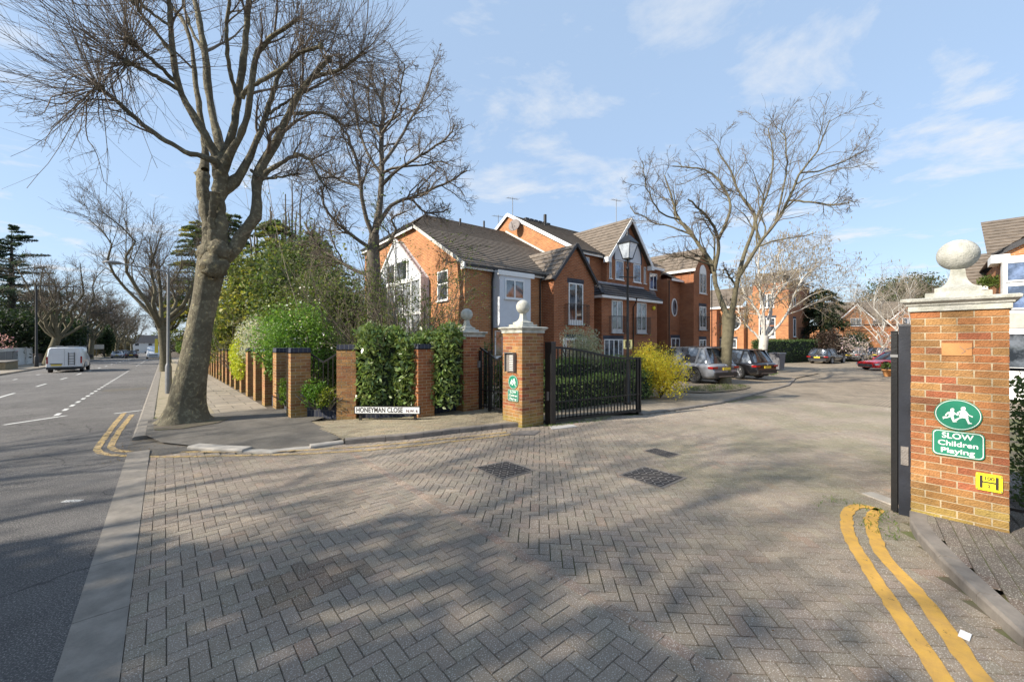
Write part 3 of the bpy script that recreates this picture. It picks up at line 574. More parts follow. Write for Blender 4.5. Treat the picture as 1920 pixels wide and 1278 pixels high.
# intercom
cy,cz=PX(959,680,5.905); t=thing('intercom','grey steel intercom panel with rows of buttons under a hood','intercom')
plate2('panel',[(cy-.14,cz-.21),(cy+.14,cz-.21),(cy+.14,cz+.21),(cy-.14,cz+.21)],5.905,M['iron'],t,.04)
mb=MB(); mb.box(5.80,5.905,cy-.155,cy+.155,cz+.21,cz+.225); mb.box(5.82,5.905,cy-.155,cy-.143,cz-.21,cz+.21); mb.box(5.82,5.905,cy+.143,cy+.155,cz-.21,cz+.21); mb.build('hood',M['grey'],t)
for i in range(9): MB().box(5.857,5.865,cy-.10,cy+.02,cz-.17+i*.04,cz-.158+i*.04).build('button_row',M['signwhite'],t)
# ---- street name plate on the curving wall
a=D(664,9.25,770); b=D(788,9.2,769); ax=(b-a); ax.z=0; Ln=ax.length; ax.normalize()
nm=thing('street_name_plate','white street name plate reading HONEYMAN CLOSE N.W.6','street sign',((a.x+b.x)/2,(a.y+b.y)/2,.305),math.atan2(ax.y,ax.x))
MB().box(-Ln/2,Ln/2,0,.03,-.092,.092).build('frame',M['pipe'],nm)
MB().box(-Ln/2+.022,Ln/2-.022,-.004,.006,-.072,.072).build('panel',M['signwhite'],nm)
FM=frameof((0,0,0),(1,0,0),(0,0,1))
text('lettering','HONEYMAN CLOSE',Matrix.Translation((-Ln*.115,-.006,0))@FM,.155,M['signblack'],nm,.001,.0028,sp=1.03,fit=Ln*.70)
text('lettering','N.W. 6',Matrix.Translation((Ln*.375,-.006,-.018))@FM,.085,mat('red_letter',(.10,.02,.02),.5),nm,.001,.0015,fit=Ln*.17)
MB().box(-Ln/2+.1,-Ln/2+.16,.03,.07,-.25,.05).build('bracket',M['pipe'],nm); MB().box(Ln/2-.16,Ln/2-.1,.03,.07,-.25,.05).build('bracket',M['pipe'],nm)
# ---- fence: pillars with blue brick caps, dwarf walls and railings
def cap_blue(t,H,W=.44):
    MB().box(-W/2-.01,W/2+.01,-W/2-.01,W/2+.01,H,H+.018).build('tile_course',M['brick'],t)
    MB().box(-W/2-.002,W/2+.002,-W/2-.002,W/2+.002,H+.018,H+.125,tx=.004,ty=.004).build('cap',M['bluebrick'],t)
def fence_pillar(x,y,z,rz,label,grp,seed,red=0,moss=.2,courses=22,yel=.25):
    t=thing('fence_pillar',label,'brick pillar',(x,y,z),rz,grp); mb,core,H=pillar_mesh(.44,.44,courses,seed,moss,red,yel); mb.build('brickwork',M['brick'],t); core.build('mortar_core',M['mortar'],t); cap_blue(t,H); return t
fence_pillar(3.36,9.87,.035,R(-33),'sunlit brick pillar at the left end of the street name plate','brick pillars along the fence',21)
fence_pillar(4.78,8.87,.05,0,'brick pillar at the right end of the street name plate','brick pillars along the fence',22,.5)
ORD='first second third fourth fifth sixth seventh eighth ninth tenth eleventh twelfth thirteenth fourteenth fifteenth sixteenth seventeenth eighteenth nineteenth twentieth'.split()+['twenty-first','twenty-second','twenty-third','twenty-fourth','twenty-fifth','twenty-sixth']
ys=[10.82+1.62*i for i in range(26)]
protos=[]
for i,y in enumerate(ys):
    lab='%s brick pillar of the row along the street footway, counted from the corner'%ORD[i]
    if i<3: o=fence_pillar(2.48,y,h(2.4,y)+.0,0,lab,'brick pillars along the fence',30+i,.0,.5,yel=.36-.06*i); protos.append(o)
    else: o=dup(protos[i%3]); o.location=(2.48,y,h(2.4,y)); o['label']=lab
def railing(L,H=1.25,dip=.28,label='',z0=.35,n=None,wall=True,cat='railing'):
    t=thing('railing',label,cat,(0,0,0),0,'railings between the pillars')
    n=n or int(L/.125); bars=[]
    f=lambda u:H-dip*(1-abs(2*u-1))
    for i in range(n+1):
        u=i/n; x=L*u-L/2; o=MB().box(x-.009,x+.009,-.009,.009,z0,z0+f(u)).build('baluster',M['black'],t)
    mb=MB()
    for a,b in ((0,.5),(.5,1)): mb.bar((L*a-L/2,0,z0+f(a)),(L*b-L/2,0,z0+f(b)),.02,.04)
    mb.build('top_rail',M['black'],t); MB().box(-L/2,L/2,-.02,.02,z0+.08,z0+.1).build('bottom_rail',M['black'],t)
    if wall: MB().box(-L/2,L/2,-.11,.11,0,z0).build('dwarf_wall',M['bluebrick'],t)
    return t
a=Vector((2.68,10.62)); b=Vector((3.2,10.06)); 
r0=railing(1.05,1.3,.3,'black railing with a V dip over the dark plinth beside the name plate'); c=(Vector((2.62,10.75))+Vector((3.2,10.02)))/2; r0.location=(c.x+.02,c.y,.03); r0.rotation_euler[2]=math.atan2(-.73,.58)
r1=railing(1.18,1.3,.3,'x')
for i in range(25):
    o=r1 if i==0 else dup(r1); y=(ys[i]+ys[i+1])/2; o.location=(2.55,y,h(2.4,y)); o.rotation_euler[2]=pi/2; o['label']='black V-topped railing on its dark plinth, just past the %s pillar of the street row'%ORD[i]
mb=MB().box(-.62,.62,-.11,.11,0,.2); o=mb.build('dwarf_wall',M['bluebrick'],None,(4.08,9.32,.04),math.atan2(-1,1.42)); tag(o,'low dark plinth wall under the street name plate','low wall')
mb=MB().box(5.0,5.84,8.98,9.2,.05,.25); tag(mb.build('dwarf_wall',M['bluebrick']),'low dark plinth wall under the laurel between two pillars','low wall')
# ---- pedestrian gate
t=thing('small_gate','black pedestrian gate with a V-shaped top between two ball-topped pillars','gate',(6.34,7.87,.10))
f=lambda y:1.62-.30*(1-abs(y)/.72)
for i in range(13):
    y=-.66+i*.11; MB().box(-.009,.009,y-.009,y+.009,.05,f(y)).build('baluster',M['black'],t)
mb=MB(); mb.bar((0,-.72,f(.72)),(0,0,f(0)),.03,.045); mb.bar((0,0,f(0)),(0,.72,f(.72)),.03,.045); mb.build('top_rail',M['black'],t)
MB().box(-.02,.02,-.72,.72,.08,.11).build('bottom_rail',M['black'],t); MB().box(-.02,.02,-.72,.72,.5,.53).build('middle_rail',M['black'],t)
for y in (-.73,.30,.70): MB().box(-.035,.035,y-.03,y+.03,0,1.55).build('post',M['black'],t)
MB().box(-.05,.05,.22,.30,.85,1.15).build('lock_box',M['black'],t)
# ---- big gate, left leaf and post
def leaf(name,label,hx,hy,ex,ey,Hh,He,posts,nb,z=.03):
    d=Vector((ex-hx,ey-hy)); L_=d.length; t=thing(name,label,'gate',(hx,hy,z+h(hx,hy)),math.atan2(d.y,d.x),'double driveway gate leaves')
    f=lambda u:He+(Hh-He)*(.5+.5*math.cos(pi*min(1,u*1.15)))
    for i in range(nb):
        u=(i+.5)/nb; x=L_*u; MB().box(x-.011,x+.011,-.011,.011,.02,f(u)).build('baluster',M['black'],t)
    k=14; Pp=[(L_*i/k,0,f(i/k)) for i in range(k+1)]; mb=MB()
    for a,b in zip(Pp[:-1],Pp[1:]): mb.bar(a,b,.03,.05)
    mb.build('top_rail',M['black'],t)
    MB().box(0,L_,-.025,.025,.02,.075).build('bottom_rail',M['black'],t); MB().box(0,L_,-.02,.02,.46,.485).build('middle_rail',M['black'],t)
    for x,Ht in ((.02,f(0)),(L_-.03,f(1)),(L_-.13,f(1))): MB().box(x-.025,x+.025,-.03,.03,0,Ht).build('stile',M['black'],t)
    return t
leaf('driveway_gate','open black driveway gate leaf with upright bars in front of the hedge',6.66,6.27,9.5,5.75,1.72,1.42,0,26)
MB()
def gpost(x0,x1,y0,y1,H,label,m='navy'):
    t=thing('gate_post',label,'gate post',((x0+x1)/2,(y0+y1)/2,0),0,'black gate posts'); a,b=(x1-x0)/2,(y1-y0)/2
    MB().box(-a,a,-b,b,0,H).build('column',M[m],t); MB().box(-a-.006,a+.006,-b-.006,b+.006,H,H+.02,tx=.01,ty=.01).build('cap',M[m],t)
    MB().box(-a-.012,-a,-.03,.03,.55,.75).build('hinge_plate',M['iron'],t); return t
gpost(6.58,6.73,6.22,6.42,1.86,'thick black gate post beside the intercom pillar','black')
gpost(6.09,6.29,.435,.53,2.06,'thick dark gate post against the pillar with the big green signs')
leaf('driveway_gate','open driveway gate leaf seen edge-on beside the pillar with the big green signs',6.40,.585,9.3,.83,1.95,1.6,0,26)
t=thing('gate_stile_box','narrow black box section strapped in front of the edge-on gate leaf','gate fitting',(6.14,.567,.02))
MB().box(-.04,.04,-.026,.026,0,1.98).build('column',M['black'],t); MB().box(-.046,.046,-.031,.031,1.70,1.73).build('strap',M['grey'],t); MB().box(-.044,.044,-.029,.029,1.98,1.99).build('cap',M['black'],t)
tag(MB().box(6.62,6.70,6.44,6.455,.45,.53).build('wall_socket',M['black']),'small black box low on the shaded side of the intercom pillar','wall box')
# wall light on the hedge pillar
t=thing('gate_keypad','small grey keypad on a bent arm at the small gate','keypad',(6.2,8.45,1.28)); MB().box(-.03,.03,-.03,.03,-.07,.1).build('housing',M['grey'],t); MB().tubes([[(0,.0,-.07),(0,-.03,-.16),(.12,-.1,-.17)]],[[.012]*3],6).build('arm',M['black'],t)
# ---- railing to the right of the big pillar
t=thing('side_railing','tall black railing at the right edge beside the big pillar','railing',(6.42,-.24,.08))
for i in range(12):
    y=-.16-i*.13; MB().box(-.012,.012,y-.012,y+.012,0,1.62 if i else 1.95).build('baluster',M['black'],t)
MB().box(-.015,.015,-1.8,0,1.52,1.55).build('top_rail',M['black'],t); MB().box(-.015,.015,-1.8,0,.12,.15).build('bottom_rail',M['black'],t)
# ================================================================ houses
HA=D(871,16.2); ANG=R(-2.4)     # near corner of the first house; local x along its front, local y away
def HB(name,label,x=0,y=0,rz=0,loc=None,cat='house'):
    l=loc if loc is not None else (HA.x,HA.y,0); t=thing(name,label,cat,(l[0],l[1],-.2),ANG+rz); return t
class HW:
    """builder in the house frame (t along the front, s away from it, z above the camera datum)"""
    def __init__(s,root): s.r=root; s.zo=.2
    def box(s,name,m,*b,parent=None,**k):
        x0,x1,y0,y1,z0,z1=b; return MB().box(x0,x1,y0,y1,z0+s.zo,z1+s.zo,**k).build(name,m,parent or s.r)
    def prism(s,name,m,prof,x0,x1,axis='x',parent=None):
        """profile (s,z) extruded along t, or (t,z) extruded along s"""
        n=len(prof); P=[(a,b+s.zo) for a,b in prof]
        ar=sum(P[i][0]*P[(i+1)%n][1]-P[(i+1)%n][0]*P[i][1] for i in range(n)); 
        if axis=='x':
            if ar<0:P=P[::-1]
            V=[(x0,a,b) for a,b in P]+[(x1,a,b) for a,b in P]; f0=list(range(n))[::-1]; f1=list(range(n,2*n)); sd=[[i,(i+1)%n,(i+1)%n+n,i+n] for i in range(n)]
        else:
            if ar>0:P=P[::-1]
            V=[(a,x0,b) for a,b in P]+[(a,x1,b) for a,b in P]; f0=list(range(n))[::-1]; f1=list(range(n,2*n)); sd=[[i,(i+1)%n,(i+1)%n+n,i+n] for i in range(n)]
        mb=MB(); mb.add(V,f0); mb.add(V,f1); mb.add(V,sd); return mb.build(name,m,parent or s.r)
    def slope(s,mb,e0,e1,r1,r0,gauge=.30,step=.035):
        """tiled roof plane from eave e0-e1 up to ridge r0-r1 laid in real courses"""
        e0,e1,r0,r1=[Vector((p[0],p[1],p[2]+s.zo)) for p in (e0,e1,r0,r1)]
        L=max((r0-e0).length,(r1-e1).length); n=max(1,int(L/gauge)); nv=(e1-e0).cross(r0-e0 if (r0-e0).length>.1 else r1-e0).normalized()
        if nv.z<0: nv=-nv
        fl=(e1-e0).cross(r0-e0 if (r0-e0).length>.1 else r1-e0).z<0
        V=[];Fq=[]
        for i in range(n):
            a,b=i/n,(i+1)/n; p=[e0.lerp(r0,a)+nv*step,e1.lerp(r1,a)+nv*step,e1.lerp(r1,b),e0.lerp(r0,b),e0.lerp(r0,a),e1.lerp(r1,a)]
            k=len(V); V+=p; q=[[k,k+1,k+2,k+3],[k+4,k+5,k+1,k]]
            if fl: q=[f[::-1] for f in q]
            Fq+=q
        mb.add(V,Fq)
    def win(s,name,face,c,z0,z1,w,at,kind='casement',glass='glass',lintel=False,sill=True,label=None,mull=1,arch=False,fr=.055):
        """face 'F' looks to -y (at = s of the wall), 'L' looks to -x (at = t of the wall). c is the centre along the wall"""
        zo=s.zo; mp=(lambda u,d,z:(c+u,at-d,z+zo)) if face=='F' else (lambda u,d,z:(at-d,c-u,z+zo))
        def bx(name,m,u0,u1,d0,d1,za,zb,parent):
            V=[mp(u,d,z) for z in (za,zb) for u,d in ((u0,d1),(u1,d1),(u1,d0),(u0,d0))]
            return MB().add(V,[[0,3,2,1],[4,5,6,7],[0,1,5,4],[1,2,6,5],[2,3,7,6],[3,0,4,7]]).build(name,m,parent)
        f=bx(name,M['white'],-w/2,w/2,0,.035,z0,z0+fr,s.r)
        for q in ((-w/2,-w/2+fr,z0+fr,z1-fr),(w/2-fr,w/2,z0+fr,z1-fr)): bx('frame',M['white'],q[0],q[1],0,.035,q[2],q[3],f)
        bx('frame',M['white'],-w/2,w/2,0,.035,z1-fr,z1,f)
        bx('pane',M[glass],-w/2+fr,w/2-fr,.0,.012,z0+fr,z1-fr,f)
        for i in range(mull): 
            u=-w/2+w*(i+1)/(mull+1); bx('mullion',M['white'],u-.035,u+.035,.012,.033,z0+fr,z1-fr,f)
        if kind=='door': 
            for sx in (-1,1):
                bx('mullion',M['white'],sx*w/4-w/4+.085 if sx>0 else sx*w/4-.0,sx*w/4-w/4+.12 if sx>0 else sx*w/4+.0,.012,.03,z0+fr,z1-fr,f) if False else None
            bx('door_rail',M['white'],-w/2+fr,w/2-fr,.012,.030,z0+fr,z0+.22,f)
        if kind=='cross': bx('mullion',M['white'],-w/2+fr,w/2-fr,.012,.031,(z0+z1)/2-.03+.08,(z0+z1)/2+.03+.08,f)
        if sill: bx('sill',M['white'],-w/2-.05,w/2+.05,0,.09,z0-.05,z0,f)
        if lintel: bx('lintel',M['bluebrick'],-w/2-.08,w/2+.08,0,.008,z1+.001,z1+.22,s.r)
        if label: f['label']=label
        return f
    def balcony(s,c,z0,w,at,dep=.22,hh=1.0):
        zo=s.zo; mb=MB(); n=int(w/.11)
        for i in range(n+1): u=c-w/2+w*i/n; mb.box(u-.006,u+.006,at-dep-.006,at-dep+.006,z0+zo,z0+hh+zo)
        for u in (c-w/2,c+w/2):
            for k in range(3): y=at-dep*(k+.3)/3; mb.box(u-.006,u+.006,y-.006,y+.006,z0+zo,z0+hh+zo)
            for z in (z0,z0+hh-.02): mb.box(u-.009,u+.009,at-dep,at,z+zo,z+.02+zo)
        for z in (z0,z0+hh): mb.box(c-w/2,c+w/2,at-dep-.012,at-dep+.012,z+zo,z+.022+zo)
        return mb.build('balcony_rail',M['black'],s.r)
    def pipe(s,P,r_=.035): return MB().tubes([[(a,b,c+s.zo) for a,b,c in P]],[[r_]*len(P)],7).build('drainpipe',M['pipe'],s.r)
# ---------------- house 1 (two storeys, glazed white bay on its street gable)
t=HB('brick_house','two-storey brick house with the white glazed bay, nearest to the street corner'); H=HW(t)
SL=.545; rz=lambda y:5.05+SL*y
H.prism('wall',M['wall'],[(0,-.3),(0,4.98),(4.6,7.50),(12,7.50),(12,-.3)],0,8.0)
mb=MB()
H.slope(mb,(-.12,-.18,4.99),(8.05,-.18,4.99),(8.05,7.9,9.38),(2.2,7.9,9.38)) if False else None
# main front slope: verge part then hip
H.slope(mb,(-.12,-.18,5.0),(8.0,-.18,5.0),(8.0,4.5,7.56),(-.12,4.5,7.56)); H.slope(mb,(-.12,4.5,7.56),(8.0,4.5,7.56),(8.0,7.9,9.40),(2.2,7.9,9.40))
H.slope(mb,(-.25,11.6,7.62),(-.25,4.6,7.62),(2.2,7.9,9.40),(2.2,7.95,9.40)); H.slope(mb,(8.0,12.2,7.4),(-.2,12.2,7.4),(2.2,7.9,9.4),(8,7.9,9.4))
mb.build('roof',M['tile'],t)
v=MB(); a=Vector((-.14,-.2,4.98+.2)); b=Vector((-.14,4.62,7.60+.2)); v.bar(a,b,.03,.14); v.build('verge_board',M['stone'],t)
H.box('fascia',M['white'],-.14,8.0,-.20,-.17,4.82,4.98); H.box('soffit',M['white'],-.12,8.0,-.17,0,4.83,4.86); H.box('fascia_end',M['white'],-.16,-.10,-.22,.05,4.80,5.06)
MB().box(-.1,4.3,-.30,-.205,5.10,5.17).build('gutter',M['pipe'],t)
H.box('fascia',M['white'],-.2,-.17,4.55,12,7.42,7.58); MB().box(-.30,-.205,4.5,12,7.78,7.86).build('gutter',M['pipe'],t)
# glazed bay
zo=.2
bay=MB().box(-.38,0,3.1,9.2,0+zo,4.85+zo).build('bay',M['render'],t)
n=6
for i in range(n):
    for zz0,zz1 in ((.5,1.9),(2.2,3.1),(3.3,4.7)):
        y0=3.2+i*.99; f=MB().box(-.40,-.38,y0+.06,y0+.93,zz0+zo,zz1+zo).build('pane',mat('bright_pane',(.30,.32,.35),.12,.35,1.5,spec=.9) if (i==0 and zz0<1) else bpy.data.materials['bright_pane'],bay)
for y in np.arange(3.1,9.3,.99): MB().box(-.46,-.38,y-.05,y+.05,zo,4.85+zo).build('bay_post',M['white'],bay)
for z in (.45,2.0,3.2,4.8): MB().box(-.45,-.38,3.1,9.2,z-.06+zo,z+.06+zo).build('bay_rail',M['white'],bay)
H.prism('bay_gable',M['render'],[(3.1,4.85),(6.1,7.1),(9.2,4.85)],-.36,-.0)
for p,q in (((3.1,4.9),(6.1,7.15)),((6.1,7.15),(9.2,4.9)),((6.1,4.9),(6.1,7.1)),((4.6,4.9),(4.6,6.0)),((7.6,4.9),(7.6,6.0))): MB().bar((-.4,p[0],p[1]+zo),(-.4,q[0],q[1]+zo),.09,.09).build('gable_bar',M['white'],t)
for y0,y1,z0,z1 in ((4.75,5.95,5.0,5.9),(6.2,7.4,5.0,5.9)): MB().box(-.375,-.36,y0,y1,z0+zo,z1+zo).build('pane',M['glass'],t)
H.win('window','L',1.78,3.67,4.98,.93,0,'cross',mull=0)
# oriel on the front
MB().box(1.4,3.12,-.5,0,2.46+zo,4.83+zo).build('oriel',M['render'],t); H.win('window','F',2.2,3.70,4.52,1.05,-.5,mull=1); H.box('oriel_fascia',M['white'],1.3,3.3,-.56,-.50,4.66,4.86); H.win('window','F',1.95,1.2,2.35,.9,0,mull=1)
H.pipe([(1.33,-.22,5.0),(1.33,-.1,4.6),(1.33,-.06,4.4),(1.33,-.06,0)]); H.pipe([(4.1,-.22,5.0),(4.1,-.1,4.7),(4.1,-.06,4.5),(4.1,-.06,0)])
# small gabled wing
H.prism('gable_wing',M['wallredshade'],[(4.27,-.3),(4.27,4.78),(5.67,6.42),(7.07,4.78),(7.07,-.3)],-.8,.3,'y')
mb=MB(); 
H.slope(mb,(4.12,2.6,4.70),(4.12,-.95,4.70),(5.67,-.95,6.52),(5.67,2.6,6.52)); H.slope(mb,(7.22,-.95,4.70),(7.22,2.6,4.70),(5.67,2.6,6.52),(5.67,-.95,6.52)); mb.build('wing_roof',M['tile'],t)
mb=MB(); mb.bar((4.12,-.96,4.66+zo),(5.67,-.96,6.50+zo),.05,.13); mb.bar((5.67,-.96,6.50+zo),(7.22,-.96,4.66+zo),.05,.13); mb.build('verge',M['tiledark'],t)
H.win('french_window','F',5.72,2.68,4.65,1.0,-.8,'door',lintel=True); H.balcony(5.72,2.62,1.5,-.8)
H.win('window','F',5.6,.9,2.0,1.2,-.8,lintel=True)
for x,y in ((3.8,6.6),(6.2,7.6)): MB().tubes([[(x,y,rz(y)+.1+zo),(x,y,rz(y)+.5+zo)]],[[.06,.06]],8,cap=True).build('vent_pipe',M['pipe'],t)
# ---------------- house 2 (three storeys)
t=HB('brick_house','three-storey brick house with a pointed white-edged gable and arched white panel behind the lamp post'); H=HW(t)
W0,W1=8.0,17.0
rs=.56; ye=1.5; zr=7.0+rs*(7.3-ye)
H.prism('wall',M['wall'],[(ye,-.3),(ye,7.0),(7.3,zr),(13.1,7.0),(13.1,-.3)],W0,W0+.25)
H.prism('front_wall',M['wallredshade'],[(ye+.01,-.3),(ye+.01,6.95),(7.3,zr-.05),(13,6.95),(13,-.3)],W0+.25,W1)
mb=MB(); H.slope(mb,(W0-.12,ye-.25,6.98),(W1,ye-.25,6.98),(W1,7.3,zr+.15),(W0-.12,7.3,zr+.15)); H.slope(mb,(W1,13.3,6.98),(W0-.12,13.3,6.98),(W0-.12,7.3,zr+.15),(W1,7.3,zr+.15)); mb.build('roof',M['tile'],t)
v=MB(); v.bar((W0-.13,ye-.3,6.98+zo),(W0-.13,7.3,zr+.12+zo),.04,.2); v.bar((W0-.13,13.3,6.98+zo),(W0-.13,7.3,zr+.12+zo),.04,.2); v.build('verge_board',M['white'],t)
v=MB(); v.bar((W0-.02,1.2,rz(1.2)+.1+zo),(W0-.02,7.6,rz(7.6)+.1+zo),.05,.16); v.build('flashing',M['stone'],t)
H.box('fascia',M['white'],W0-.1,10.3,ye-.28,ye-.25,6.80,7.0); H.box('fascia',M['white'],14.75,W1,ye-.28,ye-.25,6.72,6.9); MB().box(W0,10.3,ye-.36,ye-.285,7.12,7.2).build('gutter',M['pipe'],t)
H.win('window','F',9.0,5.75,6.75,.75,ye,mull=0,glass='bluedglass')
# pointed gable bay
b0,b1,bs=10.5,14.7,1.1; bc=(b0+b1)/2
H.prism('gable_bay',M['wallredshade'],[(b0,4.2),(b0,6.85),(bc,9.25),(b1,6.85),(b1,4.2)],bs,3.0,'y')
mb=MB(); H.slope(mb,(b0-.22,6.2,6.75),(b0-.22,bs-.3,6.75),(bc,bs-.3,9.52),(bc,6.2,9.52)); H.slope(mb,(b1+.22,bs-.3,6.75),(b1+.22,6.2,6.75),(bc,6.2,9.52),(bc,bs-.3,9.52)); mb.build('bay_roof',M['tile'],t)
v=MB(); v.bar((b0-.22,bs-.31,6.62+zo),(bc,bs-.31,9.40+zo),.05,.18); v.bar((bc,bs-.315,9.40+zo),(b1+.22,bs-.315,6.62+zo),.05,.18); v.box(b0-.3,b0+.02,bs-.33,bs,6.5+zo,6.78+zo); v.box(b1-.02,b1+.3,bs-.33,bs,6.5+zo,6.78+zo); v.build('barge_board',M['white'],t)
# arched panel
A=[(bc-1.35,6.82)]+[(bc+1.35*math.cos(u)*-1,6.95+1.45*math.sin(u)) for u in np.linspace(0,pi,17)]+[(bc+1.35,6.82)]
def fpoly(name,pts,at,m,th=.01):
    pts=[(a,b+zo) for a,b in pts]; n=len(pts); ar=sum(pts[i][0]*pts[(i+1)%n][1]-pts[(i+1)%n][0]*pts[i][1] for i in range(n)); 
    if ar<0: pts=pts[::-1]
    V=[(a,at-th,b) for a,b in pts]+[(a,at,b) for a,b in pts]; mb=MB(); mb.add(V,list(range(n))); mb.add(V,[[i,i+n,(i+1)%n+n,(i+1)%n] for i in range(n)]); return mb.build(name,m,t)
fpoly('arch_surround',[(bc+(a-bc)*1.1,b+(.14 if b>7 else -.02)) for a,b in A],bs,M['bluebrick'],.006); fpoly('arch_panel',A,bs-.002,M['render'],.014)
for c in (bc-.92,bc+.92): H.win('window','F',c,5.62,6.78,.78,bs,mull=0,glass='bluedglass')
for c in (bc-1.78,bc+1.78): H.win('window','F',c,5.62,6.70,.2,bs,mull=0,fr=.03)
H.win('window','F',16.0,5.4,6.5,.9,ye,mull=1,glass='bluedglass')
# lower block and lean-to roof
H.prism('lower_block',M['wallredshade'],[(8.9,-.3),(8.9,4.32),(14.35,4.32),(14.35,-.3)],.2,1.55,'y')
mb=MB(); H.slope(mb,(8.62,-.08,4.42),(14.65,-.08,4.42),(14.2,1.08,5.28),(9.5,1.08,5.28),.32); H.slope(mb,(8.62,1.5,4.42),(8.62,-.08,4.42),(9.5,1.08,5.28),(9.5,1.5,5.28),.32); H.slope(mb,(14.65,-.08,4.42),(14.65,1.5,4.42),(14.2,1.5,5.28),(14.2,1.08,5.28)); mb.build('lean_to_roof',M['tiledark'],t)
MB().bar((8.62,-.1,4.46+zo),(9.5,1.08,5.34+zo),.14,.09).build('hip_tiles',M['tiledark'],t)
MB().box(9.5,14.25,1.06,1.12,5.26+zo,5.36+zo).build('lead_flashing',mat('lead',(.32,.33,.37),.5,.3,5),t)
H.box('fascia',M['white'],8.64,14.6,-.06,-.03,4.26,4.40); H.box('soffit',M['white'],8.66,14.58,-.03,.2,4.26,4.30); H.box('fascia',M['white'],8.64,8.67,-.03,1.5,4.26,4.40)
for c in (10.25,12.65): H.win('french_window','F',c,2.36,4.20,.98,.2,'door'); H.balcony(c,2.3,1.35,.2)
H.win('french_window','F',9.95,.1,2.0,1.7,.2,'door',lintel=True,mull=3); H.pipe([(11.75,-.1,4.4),(11.75,.0,4.1),(11.75,.14,3.9),(11.75,.14,0)])
MB().lathe([(.02,0),(.12,.02),(.12,.12),(.02,.14)],(0,0,0),12,M=Matrix.Translation((13.9,.2,3.95+zo))@Matrix.Rotation(R(90),4,'X')).build('alarm_box',M['signyellow'],t)
def dish(t,loc,r_,name='satellite_dish',d=(-1,-.4,.3)):
    Mt=Matrix.Translation(loc)@Vector(d).normalized().to_track_quat('Z','Y').to_matrix().to_4x4()
    o=MB().lathe([(.01,-.06),(r_*.5,-.045),(r_,.03),(r_*.98,.04),(r_*.5,-.03),(.01,-.045)],(0,0,0),20,M=Mt).build(name,mat('dish',(.16,.13,.12),.6),t)
    MB().bar(Mt@Vector((0,-r_*.9,0)),Mt@Vector((0,0,r_*.9)),.02).build('dish_arm',M['black'],o); return o
dish(t,(7.6,6.2,9.35+zo),.42); MB().bar((7.98,6.2,9.2+zo),(7.6,6.2,9.3+zo),.04).build('dish_bracket',M['black'],t)
dish(t,(15.2,1.1,4.95+zo),.32,d=(-.5,-1,.2))
def aerial(t,x,y,z,hh):
    mb=MB(); mb.bar((x,y,z),(x,y,z+hh),.03); mb.bar((x-.5,y,z+hh-.15),(x+.5,y,z+hh-.05),.02)
    for i in range(6): mb.bar((x-.45+i*.18,y-.2,z+hh-.14+i*.02),(x-.45+i*.18,y+.2,z+hh-.14+i*.02),.012)
    return mb.build('aerial',M['grey'],t)
aerial(t,W0+.1,7.0,10.2,1.5); aerial(t,W0+.1,8.6,9.6,1.3); aerial(t,bc,2,9.6,1.6)
MB().tubes([[(10.6,6.5,9.9+zo),(10.6,6.5,10.7+zo)]],[[.11,.11]],10,cap=True).build('flue',M['pipe'],t)
for i in range(6): MB().box(9.2+i*.4,9.5+i*.4,6.9,7.2,10.3,10.55).build('ridge_vent',M['tiledark'],t)
# ---------------- house 3 (wing with oval window)
t=HB('brick_house','brick house with the dark oval window and the tall arched white window'); H=HW(t)
H.prism('front_wall',M['wallredshade'],[(16.4,-.3),(16.4,6.1),(18.1,6.1),(18.1,-.3)],.67,4,'y')
mb=MB(); H.slope(mb,(17.02,.4,6.05),(18.1,.4,6.05),(18.1,3,7.5),(17.02,3,7.5)); mb.build('porch_roof',M['tile'],t); H.box('fascia',M['white'],16.5,18,.38,.42,5.95,6.1)
H.prism('wing',M['wallredshade'],[(18.0,-.3),(18.0,6.85),(19.1,8.2),(20.4,6.85),(20.4,-.3)],-.32,9,'y')
mb=MB(); H.slope(mb,(17.8,6,6.72),(17.8,-.55,6.72),(19.15,-.55,8.38),(19.15,6,8.38)); H.slope(mb,(20.6,-.55,6.72),(20.6,6,6.72),(19.15,6,8.38),(19.15,-.55,8.38)); mb.build('roof',M['tile'],t)
H.box('fascia',M['white'],17.76,17.80,-.55,5,6.62,6.78)
H.win('french_window','F',19.25,2.68,4.3,.95,-.32,'door',lintel=True); H.balcony(19.25,2.6,1.2,-.32)
f=H.win('arched_window','F',19.25,5.2,6.6,.95,-.32,mull=1); fpoly('arch_head',[(18.78,6.58)]+[(19.25-.47*math.cos(u),6.6+.6*math.sin(u)) for u in np.linspace(0,pi,13)]+[(19.72,6.58)],-.325,M['white'],.03)
H.win('window','F',19.25,.6,2.0,.95,-.32,lintel=True); H.win('front_door','F',17.4,.2,2.1,1.1,.67,'door',lintel=True); 
def ovalwin(c,z,a,b,at,face='F'):
    mp=(lambda u,d,zz:(c+u,at-d,zz+zo)) if face=='F' else (lambda u,d,zz:(at-d,c-u,zz+zo)); n=28; A=[i*2*pi/n for i in range(n)]
    V=[mp(a*math.cos(q),.04,z+b*math.sin(q)) for q in A]+[mp((a-.09)*math.cos(q),.04,z+(b-.09)*math.sin(q)) for q in A]+[mp(a*math.cos(q),0,z+b*math.sin(q)) for q in A]
    f=MB().add(V,[[i,(i+1)%n,(i+1)%n+n,i+n] for i in range(n)]+[[i+2*n,(i+1)%n+2*n,(i+1)%n,i] for i in range(n)]).build('oval_window',M['white'],t)
    MB().add([mp((a-.08)*math.cos(q),.02,z+(b-.08)*math.sin(q)) for q in A],list(range(n))).build('pane',M['glass'],f)
ovalwin(17.25,4.2,.36,.62,.67)
